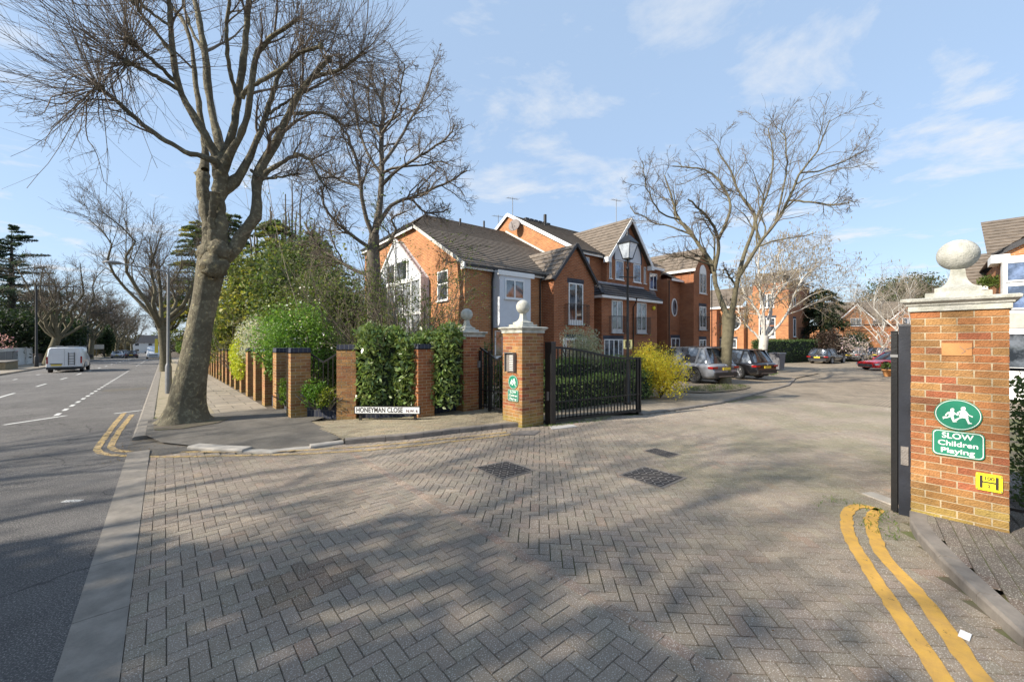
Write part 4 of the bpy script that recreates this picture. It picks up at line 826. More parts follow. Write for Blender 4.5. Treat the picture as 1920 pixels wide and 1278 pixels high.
H.box('string_course',M['wallredshade'],16.4,18,.63,.67,2.62,2.70); H.pipe([(16.5,.6,6.0),(16.5,.6,0)]); H.pipe([(20.5,-.38,6.6),(20.5,-.38,0)])
for c,z in ((18.9,6.2),):
    pass
# ---------------- house 4 across the court (lit fronts look to the street)
C4=D(1478,37.0); 
t=thing('brick_house','sunlit brick house with round windows and a white glazed door behind the birch','house',(C4.x,C4.y,-.4),ANG); H=HW(t); H.zo=.4
H.prism('wall',M['wall'],[(0,-.5),(0,6.2),(0.6,6.9),(1.4,7.0),(2.6,6.9),(3.6,6.2),(3.6,-.5)],0,6,'x'); H.prism('upper_wall',M['wall'],[(3.6,-.5),(3.6,5.3),(10.5,5.3),(10.5,-.5)],-.6,6,'x'); H.prism('pier',M['wallredshade'],[(5.9,-.5),(5.9,5.0),(6.5,5.0),(6.5,-.5)],-1.3,-.6,'x'); ovalwin(7.6,3.9,.7,.7,-.6,'L'); H.win('window','L',7.8,4.4,5.1,1.1,-.6); H.win('window','L',8.0,.4,1.9,1.5,-.6,'cross',lintel=True); H.box('canopy',M['tiledark'],-1.2,-.6,9.0,10.3,3.0,3.5); H.pipe([(-.68,5.4,5.2),(-.68,5.4,0)])
H.prism('side_wall',M['wallredshade'],[(.01,-.5),(.01,7.4),(6.2,7.4),(6.2,-.5)],-.02,3,'y')
mb=MB(); H.slope(mb,(-.9,10.7,5.4),(-.9,3.6,5.4),(2.5,3.6,7.6),(2.5,10.7,7.6)); H.slope(mb,(1.0,3.8,6.6),(1.0,-.2,6.9),(3.2,-.2,8.9),(3.2,3.8,8.9)); H.slope(mb,(.8,-.3,7.35),(6.4,-.3,7.35),(5.5,1.8,9.0),(2,1.8,9.0)); mb.build('roof',M['tile'],t)
H.win('french_window','L',1.75,2.2,4.1,1.4,0,'door',lintel=True); H.win('window','L',1.75,5.1,6.4,1.2,0); H.win('window','F',1.6,2.3,4.0,.7,-.02,mull=0,lintel=True); H.win('window','F',1.6,5.2,6.4,.6,-.02,mull=0); t.location.z=-.768; t.scale=(1.16,1.16,1.16); t.location.x,t.location.y=D(1478,43).x,D(1478,43).y
H.balcony(3.2,2.2,1.2,0); ovalwin(4.6,3.9,.75,.75,-.6,'L'); H.win('window','L',5.2,.2,2.1,1.9,-.6,'cross',lintel=True)
H.box('fascia',M['white'],-.95,-.9,3.6,10.7,5.2,5.36); H.box('string_course',M['wallredshade'],-.03,0,0,3.6,3.3,3.4)
# ---------------- house 5 far end
C5=D(1578,62.0); u5=ANG+R(-52)
t=thing('brick_house','distant sunlit brick house with twin gables at the end of the court','house',(C5.x,C5.y,-.6),R(-49)); H=HW(t); H.zo=.6
# local x runs to the right across the picture, local y away
H.prism('wall',M['wall'],[(-3,-.5),(-3,4.3),(14,4.3),(14,-.5)],0,8,'y')
for gx in (1.9,9.0): H.prism('gable',M['wall'],[(gx-2.3,3.5),(gx-2.3,5.6),(gx,7.8),(gx+2.3,5.6),(gx+2.3,3.5)],-.15,3,'y')
mb=MB(); H.slope(mb,(-3.4,-.3,4.4),(14.4,-.3,4.4),(14.4,5.5,8.4),(-3.4,5.5,8.4))
for gx in (1.9,9.0):
    H.slope(mb,(gx-2.6,5,5.4),(gx-2.6,-.4,5.4),(gx,-.4,7.95),(gx,5,7.95)); H.slope(mb,(gx+2.6,-.4,5.4),(gx+2.6,5,5.4),(gx,5,7.95),(gx,-.4,7.95))
mb.build('roof',M['tile'],t)
for gx in (1.9,9.0):
    v=MB(); v.bar((gx-2.6,-.42,5.38+zo),(gx,-.42,7.9+zo),.05,.16); v.bar((gx+2.6,-.42,5.38+zo),(gx,-.42,7.9+zo),.05,.16); v.build('barge_board',M['white'],t)
    H.win('window','F',gx,4.2,5.4,1.5,-.15); H.win('window','F',gx,1.2,2.8,1.6,0)
H.prism('side_wing',M['wallredshade'],[(6.4,-.5),(6.4,3.8),(13,3.8),(13,-.5)],-7,0,'y'); H.win('window','F',8.0,.3,1.5,2.4,-7,mull=1); H.win('window','F',8.2,2.0,3.0,.9,-7,mull=0)
# ---------------- house 6, right
C6=D(1876,15.0); t=thing('brick_house','brick house with big white-framed bay windows behind the big pillar, right edge','house',(C6.x,C6.y,-.2),R(-90)+R(3)); H=HW(t)
# facing -x : local x = towards -y(world), local y = away
H.prism('wall',M['wall'],[(0,-.3),(0,5.0),(7,5.0),(7,-.3)],0,7,'y'); H.prism('gable',M['wall'],[(0,4.9),(0,5.15),(3.4,7.2),(6.8,5.15),(6.8,4.9)],0.02,.4,'y')
mb=MB(); H.slope(mb,(-.2,7.2,5.1),(-.2,-.3,5.1),(2.2,.6,7.0),(2.2,7,7.0)) 
H.slope(mb,(-.25,.9,5.2),(7.3,.9,5.2),(7.3,3.9,7.2),(-.25,3.9,7.2)); mb.build('roof',M['tile'],t)
v=MB(); v.bar((-.2,-.1,5.1+zo),(3.4,-.1,7.25+zo),.06,.18); v.build('barge_board',M['tiledark'],t)
for z0,z1 in ((4.02,4.75),(3.02,3.92),(.9,2.2)):
    for i in range(3): H.win('bay_window','F',.55+i*1.02,z0,z1,1.0,-.7,mull=0,glass='bluedglass' if z0>2.5 else 'glass',sill=False)
H.box('bay',M['white'],0,3.3,-.68,0,2.9,4.95); H.box('bay_base',M['white'],0,3.3,-.66,0,-.2,2.35); H.box('fascia',M['white'],-.25,.2,-.3,.9,4.8,5.1); H.box('cladding',mat('board',(.42,.40,.36),.8,.2,3),.1,3.25,-.685,-.66,2.36,2.9)
t=thing('brick_house','low brick side wing with a slate roof seen past the white ball','house',(D(1826,18.5).x,D(1826,18.5).y,-.2),R(-87)); H=HW(t)
H.prism('wall',M['wall'],[(0,-.3),(0,4.4),(5,4.4),(5,-.3)],0,5,'y'); mb=MB(); H.slope(mb,(-.3,-.3,4.4),(5,-.3,4.4),(5,2.2,6.2),(-.3,2.2,6.2)); mb.build('roof',M['tile'],t)
H.box('fascia',M['white'],-.3,5,-.34,-.3,4.22,4.4); H.pipe([(.35,-.08,4.3),(.35,-.08,0)])
# ================================================================ trees and planting
def resample(P,Rr,K):
    P=np.asarray(P,float);Rr=np.asarray(Rr,float); d=np.concatenate([[0],np.cumsum(np.linalg.norm(np.diff(P,axis=0),axis=1))]); t=np.linspace(0,d[-1],K)
    Q=np.array(smooth3(P,K)); return Q,np.interp(np.linspace(0,1,K),d/d[-1],Rr)
def smooth3(P,K):
    P=np.asarray(P,float); d=np.concatenate([[0],np.cumsum(np.linalg.norm(np.diff(P,axis=0),axis=1))]); out=[]
    for u in np.linspace(0,d[-1],K):
        i=int(min(max(np.searchsorted(d,u)-1,0),len(P)-2)); f=(u-d[i])/(d[i+1]-d[i]+1e-9)
        p1,p2=P[i],P[i+1]; p0=P[i-1] if i>0 else 2*p1-p2; p3=P[i+2] if i+2<len(P) else 2*p2-p1
        out.append(.5*((2*p1)+(-p0+p2)*f+(2*p0-5*p1+4*p2-p3)*f*f+(-p0+3*p1-3*p2+p3)*f**3))
    return out
def kids(P,Rr,m,lr,ang,up,wig,r,K=6,s0=.3,s1=1.0,rr=.55,rmin=.003,Labs=None,curl=0,out=None):
    """m children on each of the N parent paths; returns paths and radii"""
    n,Kp,_=P.shape; s=s0+(s1-s0)*r.random((n,m)); x=s*(Kp-1); i=np.minimum(x.astype(int),Kp-2); f=(x-i)[...,None]; I=np.arange(n)[:,None]
    S=P[I,i]*(1-f)+P[I,i+1]*f; T=P[I,i+1]-P[I,i]; T/=np.linalg.norm(T,axis=2,keepdims=True)+1e-9
    rad=(Rr[I,i]*(1-f[...,0])+Rr[I,i+1]*f[...,0])
    q=r.normal(size=(n,m,3)); q-=(q*T).sum(2,keepdims=True)*T; q/=np.linalg.norm(q,axis=2,keepdims=True)+1e-9
    a=(ang*(.55+.9*r.random((n,m,1)))); d=T*np.cos(a)+q*np.sin(a); d[...,2]+=up; d/=np.linalg.norm(d,axis=2,keepdims=True)
    Lp=np.linalg.norm(np.diff(P,axis=1),axis=2).sum(1)[:,None]; Ln=(Lp*lr if Labs is None else Labs)*(.5+.8*r.random((n,m)))*(1 if Labs is not None else (1.25-.6*s))
    st=Ln/(K-1); C=np.empty((n,m,K,3)); C[:,:,0]=S; dd=d.copy(); bend=r.normal(size=(n,m,3))*wig*.5
    for k in range(1,K):
        dd=dd+r.normal(size=(n,m,3))*wig+bend*.3; dd[...,2]+=curl; dd/=np.linalg.norm(dd,axis=2,keepdims=True); C[:,:,k]=C[:,:,k-1]+dd*st[...,None]
    r0=np.maximum(rad*rr,rmin)[...,None]; RR=r0*np.linspace(1,.35,K)[None,None]; RR=np.maximum(RR,rmin*.6)
    return C.reshape(n*m,K,3),RR.reshape(n*m,K)
def limbs(L_,Zs,K=12,st=1.0):
    out=[]
    for l,z in zip(L_,Zs):
        n=len(l); P=[];Rr=[]
        for i,(px,py,wd) in enumerate(l):
            Z=z[0]+(z[1]-z[0])*i/(n-1); P.append(D(px,Z,py)); Rr.append(.5*wd*Z/F/st)
        out.append(resample(P,Rr,K))
    return out
# ---------------- the big plane tree on the corner
r=np.random.default_rng(11); Zb=9.08
T=thing('plane_tree','big bare plane tree with a leaning patchy trunk on the street corner','tree',tuple(D(340,Zb,640).xy)+(0,))
org=np.array(T.location)
trunk=[(336,812,125),(341,795,96),(347,765,84),(354,725,78),(363,680,70),(373,620,64),(385,560,62),(394,515,66),(400,480,72),(404,452,62)]
Ls=[trunk,
 [(396,470,36),(390,425,30),(384,380,30),(380,340,32),(381,322,26),(385,300,20),(386,275,15)],
 [(410,470,42),(414,425,34),(410,385,32),(412,345,36),(412,305,46),(413,288,34)],
 [(400,460,30),(397,420,19),(399,392,18),(404,360,26)],
 [(412,325,26),(405,304,20),(390,298,16),(350,287,14),(290,252,13),(247,217,12),(207,180,11),(187,165,12)],
 [(412,325,30),(405,292,26),(390,265,20),(377,240,19),(350,197,18),(337,167,17),(323,100,15),(320,33,13),(313,-25,10),(305,-90,7)],
 [(340,172,13),(290,143,11),(250,123,10),(238,118,12)],
 [(335,160,12),(300,127,11),(267,97,10),(243,77,12)],
 [(323,105,10),(293,60,9),(267,30,8),(253,5,9),(240,-40,6)],
 [(320,50,9),(290,30,8),(267,10,8),(255,-20,7)],
 [(412,325,34),(414,292,30),(411,268,24),(402,233,20),(390,167,18),(384,100,17),(373,33,16),(362,-10,13),(350,-90,9)],
 [(382,318,22),(385,290,18),(382,253,15),(374,200,14),(366,150,12),(358,83,11),(340,35,10),(325,20,10),(300,-30,6)],
 [(413,325,32),(422,292,26),(431,265,20),(440,235,18),(446,187,19),(457,110,18),(463,40,16),(470,-30,12),(480,-100,8)],
 [(414,328,30),(426,300,24),(441,272,18),(455,245,17),(467,200,16),(474,143,15),(483,100,13),(510,70,12),(537,50,11),(556,38,9)],
 [(455,185,14),(466,165,12),(490,153,12),(533,127,11),(563,100,10),(602,88,9)],
 [(411,372,30),(428,350,28),(449,330,25),(466,300,18),(487,250,15),(501,207,14),(520,150,11),(528,130,9)],
 [(402,492,44),(416,484,40),(437,472,35),(455,440,33),(476,414,30),(482,385,26),(481,350,26),(487,320,27),(507,285,24),(536,228,20),(552,192,18),(583,148,15),(616,112,13)],
 [(484,345,20),(494,328,16),(510,318,13),(535,302,11),(556,292,11),(580,300,9),(594,326,7),(610,350,5)],
 [(545,215,10),(575,213,9),(605,213,8),(625,222,7),(645,238,6)],
 [(470,320,9),(495,335,8),(556,328,5)],
 [(384,100,9),(360,60,8),(345,10,7),(340,-40,6)],
 [(446,187,12),(430,130,11),(425,60,10),(430,0,8),(436,-70,6)],
 [(505,215,8),(525,200,7),(545,188,6),(560,170,7)],
 [(583,148,11),(640,130,9),(680,100,8)]]
zs=[(9.08,9.25),(9.2,9.9),(9.2,9.1),(9.1,8.9),(9.1,7.9),(9.1,8.3),(8.7,7.9),(8.75,8.0),(8.5,8.1),(8.4,8.2),(9.1,9.9),(9.2,10.3),(9.2,8.7),(9.1,8.2),(8.8,8.2),(9.2,9.9),(9.2,9.9),(9.6,9.4),(9.8,10.4),(9.6,9.0),(9.6,10.6),(8.9,8.0),(9.6,10.3),(9.9,9.4)]
LB=limbs(Ls,zs,14,1.28)
mb=MB()
for i,(P,Q) in enumerate(LB):
    P=P-org; Q=Q*.84
    if i==0:
        P,Q=resample(P,Q,40); P[0,2]=-.1; Q=Q*(1+.18*np.exp(-np.maximum(P[:,2],0)/.35))
        # flared, lumpy trunk: displaced ring surface
        sides=22; a=np.arange(sides)*2*pi/sides; V=[]
        for k in range(len(P)):
            z=P[k,2]; fl=1+.25*math.exp(-max(z,0)/.18)
            lob=1+(.10*math.exp(-max(z,0)/.5)+.022)*np.sin(a*3+1.2)+(.08*math.exp(-max(z,0)/.25))*np.sin(a*5+.4)+.02*np.sin(a*2+z*2.1)+.015*np.sin(a*7+z*5)
            if z>3.3: lob=lob+.06*np.sin(a*4+z*6)*min(1,(z-3.3)*2)
            V.append(np.stack([P[k,0]+Q[k]*fl*lob*np.cos(a),P[k,1]+Q[k]*fl*lob*np.sin(a),np.full(sides,P[k,2])],1))
        V=np.array(V); idx=np.arange(len(P)*sides).reshape(len(P),sides)
        mb.add(V.reshape(-1,3),np.stack([idx[:-1],np.roll(idx[:-1],-1,1),np.roll(idx[1:],-1,1),idx[1:]],-1).reshape(-1,4),sm=True)
        LB[i]=(P+org,Q); continue
    P,Q=resample(P,Q,22); Q=Q*(1+.07*r.normal(size=len(Q))*(Q>.04)); P=P+r.normal(0,.008,P.shape); mb.tubes(P,Q*(1+(.10*np.sin(np.arange(len(Q))*1.9+i)*(Q>.1))),14 if Q[0]>.1 else 8)
for (px,py,Z,k) in ((187,165,7.9,.075),(238,118,7.9,.07),(243,77,8.0,.08),(253,5,8.1,.07),(616,112,9.9,.08),(602,88,8.2,.06),(556,292,9.4,.06),(380,330,9.9,.15),(391,478,9.1,.22),(412,470,9.0,.21),(402,498,9.0,.27)):
    c=D(px,Z,py); n=12; pr=[(k*math.sin(u)*(1+.1*math.sin(u*9)),-k*math.cos(u)*1.1) for u in np.linspace(.05,pi-.05,n)]; mb.lathe(pr,tuple(np.array(c)-org),16); V_=mb.ch[-3][0]; V_+=r.normal(0,.07*k,V_.shape)
mb.build('trunk',M['plane'],T)
A=[(p-org,q) for p,q in LB[4:]]
P=np.array([a[0] for a in A]); Q=np.array([a[1] for a in A])
tw=MB()
P1,Q1=kids(P,Q,4,.33,R(48),.22,.10,r,7,.45,1,.45,.009); tw.tubes(P1,Q1,5)
Pa=P[:,[5,8,10,11,12,13]]; Qa=Q[:,[5,8,10,11,12,13]]
P2,Q2=kids(Pa,Qa,24,1,R(58),.15,.06,r,8,.3,1,.16,.005,Labs=1.5,curl=.05); tw.tubes(P2,Q2,3)
E=P[:,-1:]+(P[:,-1:]-P[:,-2:-1])*np.linspace(-.6,.4,3)[None,:,None]; PE,QE=kids(E,np.full((len(E),3),.03),22,1,R(62),.05,.05,r,8,.2,1,.25,.006,Labs=1.9,curl=.06); tw.tubes(PE,QE,3); XE,YE=kids(PE,QE,4,.4,R(30),.08,.06,r,5,.25,.95,.6,.0036,curl=.03); tw.tubes(XE,YE,3)
P2,Q2=P2[:],Q2[:]; P2b,Q2b=kids(P1,Q1,10,1,R(38),.15,.05,r,6,.3,1,.4,.0045,Labs=1.0,curl=.05); tw.tubes(P2b,Q2b,3)
# fine shoots
P3,Q3=kids(P2,Q2,4,.42,R(30),.10,.05,r,5,.25,.95,.6,.0034,curl=.03); tw.tubes(P3,Q3,3)
P3b,Q3b=kids(P2b,Q2b,3,.42,R(32),.10,.06,r,5,.25,.95,.6,.0034,curl=.03); tw.tubes(P3b,Q3b,3)
# long sprays from the left knuckles, some hanging
kn=[D(187,7.9,165),D(238,7.9,118),D(243,8.0,77),D(253,8.1,5)]
for c in kn:
    c=np.array(c)-org; n=26; d=r.normal(size=(n,3))*.75; left=np.array([-CS,SN,0]); d+=left*.75; d[:,2]+=.25; d/=np.linalg.norm(d,axis=1,keepdims=True)
    Pk=np.array([[c,c+x*.12] for x in d]); Qk=np.full((n,2),.02)
    a_,b_=kids(Pk,Qk,1,1,R(8),0,.05,r,9,.9,1,.4,.0065,Labs=2.0,curl=.05); tw.tubes(a_,b_,4)
    a3,b3=kids(a_,b_,4,.35,R(28),.05,.05,r,5,.25,.95,.6,.0036,curl=.03); tw.tubes(a3,b3,3)
for c,n,L_ in ((D(187,7.9,165),5,1.3),(D(178,7.9,175),4,1.5),(D(215,7.9,118),3,1.0)):
    c=np.array(c)-org; d=r.normal(size=(n,3))*.35+np.array([-CS,SN,0])*.55; d[:,2]-=.1; d/=np.linalg.norm(d,axis=1,keepdims=True)
    Pk=np.array([[c,c+x*.15] for x in d]); a_,b_=kids(Pk,np.full((n,2),.03),1,1,R(10),0,.22,r,14,.9,1,.45,.009,Labs=L_,curl=-.09); tw.tubes(a_,b_,5)
    a3,b3=kids(a_,b_,9,.42,R(50),0,.12,r,6,.25,1,.5,.0042,curl=-.02); tw.tubes(a3,b3,3); a4,b4=kids(a3,b3,4,.45,R(45),0,.12,r,5,.25,1,.5,.0034,curl=.04); tw.tubes(a4,b4,3)
tw.build('crown',M['twig'],T)
# ---------------- generic bare tree
def bare_tree(name,label,base,Ht,seed,m='bark',tw='twig',lean=(0,0),rad=.3,fork=.3,nl=6,spread=.5,shoots=(9,3),group=None,cat='tree',sl=.22,pend=0,stem=None,k2=7,catk=None,ang2=42,rmin=.006,lv3=5):
    r=np.random.default_rng(seed); T=thing(name,label,cat,base,0,group); H0=Ht*fork
    P0=[(0,0,-.3),(lean[0]*.3,lean[1]*.3,H0*.35),(lean[0]*.7,lean[1]*.7,H0*.7),(lean[0],lean[1],H0)]; tp,tr=resample(P0,[rad*1.35,rad*1.0,rad*.9,rad*.9],12)
    mb=MB(); mb.tubes(tp,tr,10); PL=[];RL=[]
    for i in range(nl):
        a=2*pi*(i+r.random()*.7)/nl; sp=spread*(.5+.9*r.random()); c=np.array([lean[0],lean[1],H0*(.88+.12*r.random())]); hh=(Ht-H0)*(.72+.3*r.random()); pts=[c-np.array([0,0,H0*.1])]
        for k in range(1,6):
            u=k/5; pts.append(c+np.array([math.cos(a)*sp*hh*(u**.75)+r.normal()*.05*hh,math.sin(a)*sp*hh*(u**.75)+r.normal()*.05*hh,hh*u**(1.1)*.86]))
        p,q=resample(pts,np.linspace(rad*.5*(.7+.5*r.random()),rad*.10,6),9); PL.append(p);RL.append(q)
    P=np.array(PL);Q=np.array(RL); mb.tubes(P,Q,7)
    Q=Q*.85; P1,Q1=kids(P,Q,k2,.38,R(ang2),.18,.13,r,6,.3,1,.5,rmin*1.6); mb.tubes(P1,Q1,5); mb.build('trunk',M[m],T)
    c=MB(); P2,Q2=kids(P1,Q1,shoots[0],1,R(40),.12-pend,.10,r,5,.25,1,.5,rmin,Labs=Ht*sl*.55,curl=.03-pend*.3); c.tubes(P2,Q2,3)
    P2c,Q2c=kids(P,Q,shoots[0]*3,1,R(45),.15-pend,.10,r,5,.4,1,.3,rmin,Labs=Ht*sl*.6,curl=.03-pend*.3); c.tubes(P2c,Q2c,3)
    if shoots[1]:
        P3,Q3=kids(P2,Q2,shoots[1],.5,R(35),.05-pend,.12,r,4,.2,1,.6,rmin*.8,curl=-pend*.3); c.tubes(P3,Q3,3)
        P3,Q3=kids(P2c,Q2c,shoots[1],.5,R(35),.05-pend,.12,r,4,.2,1,.6,rmin*.8,curl=-pend*.3); c.tubes(P3,Q3,3)
    c.build('crown',M[tw],T)
    if catk:
        E=P3[:,-1]; E=E[r.random(len(E))<catk[0]]; MB().tubes(np.stack([E,E-[0,0,.10]],1),np.full((len(E),2),.012),3,col=(1,1,1)).build('catkins',mat('catkin',(.28,.20,.07),.9),T)
    return T,P2
# traced trees (limbs followed, fine wood grown from them)
def traced(name,label,Zt,trunk,Ls,zr,seed,m,tw,st=1.0,lv=((5,.4,46),(8,.5,40),(3,.5,35)),rm=.006,zb=None,K=16,group=None,wig=.14,pend=0,upb=.15,slim=.7,slim0=.85,extra=None):
    r=np.random.default_rng(seed); b=D(trunk[0][0],Zt,640); T=thing(name,label,'tree',(b.x,b.y,0),0,group); o=np.array(T.location)
    LB=limbs([trunk]+Ls,[(Zt,Zt)]+[(Zt,Zt+z) for z in zr],K,st); mb=MB(); P=[];Q=[]
    for i,(p,q) in enumerate(LB):
        q=q*(slim if i else slim0); p=p-o; p=p+(r.normal(0,.02*Zt/10,p.shape)*np.linspace(0,1,len(p))[:,None] if i else 0); mb.tubes(p,q,12 if i==0 else 8)
        if i: P.append(p);Q.append(q)
    P=np.array(P);Q=np.array(Q); P1,Q1=kids(P,Q,lv[0][0],lv[0][1],R(lv[0][2]),upb,wig,r,8,.3,1,.5,rm*2); mb.tubes(P1,Q1,6); mb.build('trunk',M[m],T)
    c=MB(); P2,Q2=kids(P1,Q1,lv[1][0],lv[1][1],R(lv[1][2]),upb*.7-pend,wig,r,6,.2,1,.55,rm*1.2); c.tubes(P2,Q2,4); X,Y=kids(P,Q,lv[1][0]*2,.28,R(45),upb-pend,wig,r,6,.35,1,.35,rm*1.2); c.tubes(X,Y,4)
    P3,Q3=kids(P2,Q2,lv[2][0],lv[2][1],R(lv[2][2]),.05-pend,wig,r,5,.2,1,.6,rm); c.tubes(P3,Q3,3); X3,Y3=kids(X,Y,lv[2][0]+1,lv[2][1],R(lv[2][2]),.05-pend,wig,r,5,.2,1,.6,rm); c.tubes(X3,Y3,3)
    P4,Q4=kids(P3,Q3,2,.6,R(35),-pend,wig,r,4,.3,1,.7,rm*.8); c.tubes(P4,Q4,3)
    c.build('crown',M[tw],T); return T,P4
TG,PG=traced('garden_tree','dark bare tree with knotty upswept branches behind the laurel, beside the white bay',15.0,
 [(704,700,40),(703,640,38),(702,560,36),(700,500,34),(700,465,30),(702,440,24)],
 [[(703,440,26),(712,385,22),(716,330,19),(716,270,17),(718,200,13),(720,150,9)],
  [(698,440,18),(684,400,15),(676,350,13),(668,300,11),(650,255,9),(625,215,6)],
  [(710,420,16),(735,385,13),(770,372,11),(810,355,9),(845,340,7),(875,322,5)],
  [(714,350,13),(745,320,10),(785,295,8),(825,270,7),(855,240,5)],
  [(716,310,12),(745,270,10),(770,225,8),(795,180,6),(810,130,4)],
  [(700,470,16),(670,450,13),(640,425,11),(612,395,9),(600,350,6)],
  [(716,330,11),(690,290,9),(672,240,8),(665,190,6),(660,150,4)],
  [(700,520,15),(660,505,12),(620,480,10),(590,455,8),(575,420,5)],
  [(716,250,9),(740,215,7),(752,170,6),(760,120,4)],
  [(708,470,15),(730,455,13),(742,430,9),(735,410,7),(760,395,5)],
  [(716,260,9),(695,225,7),(690,170,6),(700,120,4)],
  [(676,350,9),(640,340,8),(600,315,6),(575,290,4)],
  [(770,372,8),(800,400,6),(840,395,5)]],
 [1.5,-.9,.8,-1,1.6,-1.2,1,.9,-1.4,-.8,2,1.0,1.2],23,'bark','twig',1.05,((9,.42,52),(9,.42,48),(4,.5,42)),.0065,wig=.24,slim=.56,slim0=.78)
rr_=np.random.default_rng(15); n_=1500; zz=rr_.uniform(.8,4.4,n_); aa=rr_.random(n_)*2*pi; MB().leaves(np.stack([.30*np.cos(aa),.30*np.sin(aa),zz],1)+rr_.normal(0,.06,(n_,3)),.085,.6,0,(.10,.14,.035),r=rr_).build('ivy',M['leaf'],TG)
traced('court_tree','bare forked tree leaning right in the grass verge beside the two parked cars',19.4,
 [(1358,731,36),(1359,715,29),(1361,670,26),(1365,625,26),(1367,590,31)],
 [[(1363,592,22),(1352,565,17),(1341,530,15),(1338,500,15),(1320,473,13),(1297,441,11),(1274,413,9),(1260,376,7),(1245,330,4)],
  [(1339,510,14),(1347,470,12),(1345,440,10),(1334,420,9),(1315,395,7),(1290,375,5)],
  [(1347,450,11),(1365,410,9),(1369,380,8),(1352,344,7),(1325,321,6),(1260,311,4)],
  [(1370,592,22),(1378,560,18),(1383,525,15),(1403,491,13),(1426,455,11),(1454,418,10),(1477,376,9),(1500,325,7),(1537,279,5),(1555,228,3)],
  [(1385,515,14),(1398,470,12),(1417,408,9),(1389,367,7),(1371,325,6),(1345,280,4)],
  [(1426,455,9),(1417,415,8),(1440,360,7),(1450,300,5),(1440,240,3)],
  [(1477,376,7),(1520,380,6),(1570,385,5),(1600,375,3)],
  [(1500,325,6),(1540,320,5),(1590,300,4),(1625,280,2)],
  [(1274,413,6),(1240,400,5),(1215,360,4),(1205,300,3)],
  [(1297,441,7),(1255,425,5),(1220,415,4),(1180,390,3)],
  [(1454,418,8),(1470,350,6),(1475,290,5),(1465,235,3)],
  [(1340,500,7),(1310,490,6),(1270,480,4),(1235,490,3)],
  [(1383,540,8),(1368,520,7),(1360,505,5),(1352,515,4)]],
 [2,-1.5,1.5,-2,2.2,1,-2,1.6,-1,1.4,2.6,-1.5,-.6],31,'barkgreen','twig',1.12,((7,.30,46),(8,.45,42),(3,.55,38)),.0070,wig=.17,slim=.62,slim0=.88)
T,PB=traced('birch_tree','white-barked birch with hanging catkins beside the grey bin',27.5,
 [(1427,706,19),(1428,690,16),(1430,660,15),(1433,630,17)],
 [[(1431,640,10),(1427,600,8),(1410,570,7),(1395,550,6),(1388,520,4)],
  [(1433,635,9),(1432,590,8),(1425,540,7),(1421,500,5),(1425,460,3)],
  [(1435,635,9),(1445,590,8),(1448,550,6),(1460,510,5),(1462,460,3)],
  [(1436,637,9),(1462,608,8),(1480,580,6),(1490,550,5),(1510,520,4),(1530,500,3)],
  [(1430,645,8),(1415,625,6),(1395,605,5),(1385,580,4)],
  [(1440,600,7),(1452,560,6),(1475,530,5),(1490,490,3)]],
 [1,-1,1.4,-1.2,.6,1.2],37,'birch','twigpale',1.0,((9,.55,46),(9,.55,45),(3,.55,40)),.008,pend=.14,slim=.6,slim0=.95)
E_=PB[:,-1]; rr_=np.random.default_rng(5); E_=E_[rr_.random(len(E_))<.55]; MB().tubes(np.stack([E_,E_-[0,0,.14]],1),np.full((len(E_),2),.018),3).build('catkins',mat('catkin',(.26,.19,.08),.9),T)
# street trees along the far side
g='bare street trees along the left kerb'
for i,(y,Ht,lab) in enumerate(((68,13,'leaning bare street tree just beyond the parked white van'),(102,14.5,'second bare street tree beyond the van, with low forks'),(132,15,'third bare street tree beyond the van, next to an ivy-clad trunk'),(152,15,'fourth bare street tree beyond the van'),(188,15.5,'fifth bare street tree beyond the van'),(225,16,'far bare street tree near the end of the left kerb'))):
    bare_tree('street_tree',lab,(-9.9,y,h(-9.9,y)),Ht,50+i,'barkgreen','twig',lean=((.8,0) if i==0 else (random.uniform(-.4,.4),0)),rad=.40,fork=.27,nl=11,spread=.34,shoots=(9,3) if i<3 else (8,3),group=g,sl=.17,rmin=.013 if i<1 else .022)
g='bare street trees along the right kerb'
for i,(y,Ht,lab) in enumerate(((40.5,13,'bare street tree behind the big plane, with a yellow sign on it'),(66,12,'second bare street tree past the plane on the right kerb'),(92,12,'third bare street tree on the right kerb'),(125,12,'far bare street tree on the right kerb'),(165,12,'farthest bare street tree on the right kerb'))):
    bare_tree('street_tree',lab,(.35 if i else .1,y,h(0,y)),Ht,70+i,'barkgreen','twig',lean=(-.3 if i==0 else 0,0),rad=.30,fork=.32,nl=7,spread=.34,shoots=(12,4) if i<2 else (6,2),group=g,sl=.2,rmin=.010 if i<1 else .018)
# trees across the road whose shadows fall on the entrance (just outside the left edge of the photo)
for i,(x,y,Ht,rd) in enumerate(((-12.5,7.6,16,.17),(-19,13.5,14.5,.3))):
    bare_tree('garden_tree','tall bare garden tree across the street, off to the left, %s from the entrance'%ORD[i],(x,y,0),Ht,94+i,'barkgreen','twig',rad=rd,fork=.28,nl=8,spread=.42,shoots=(7,2),group='garden trees across the street',sl=.2,rmin=.014)
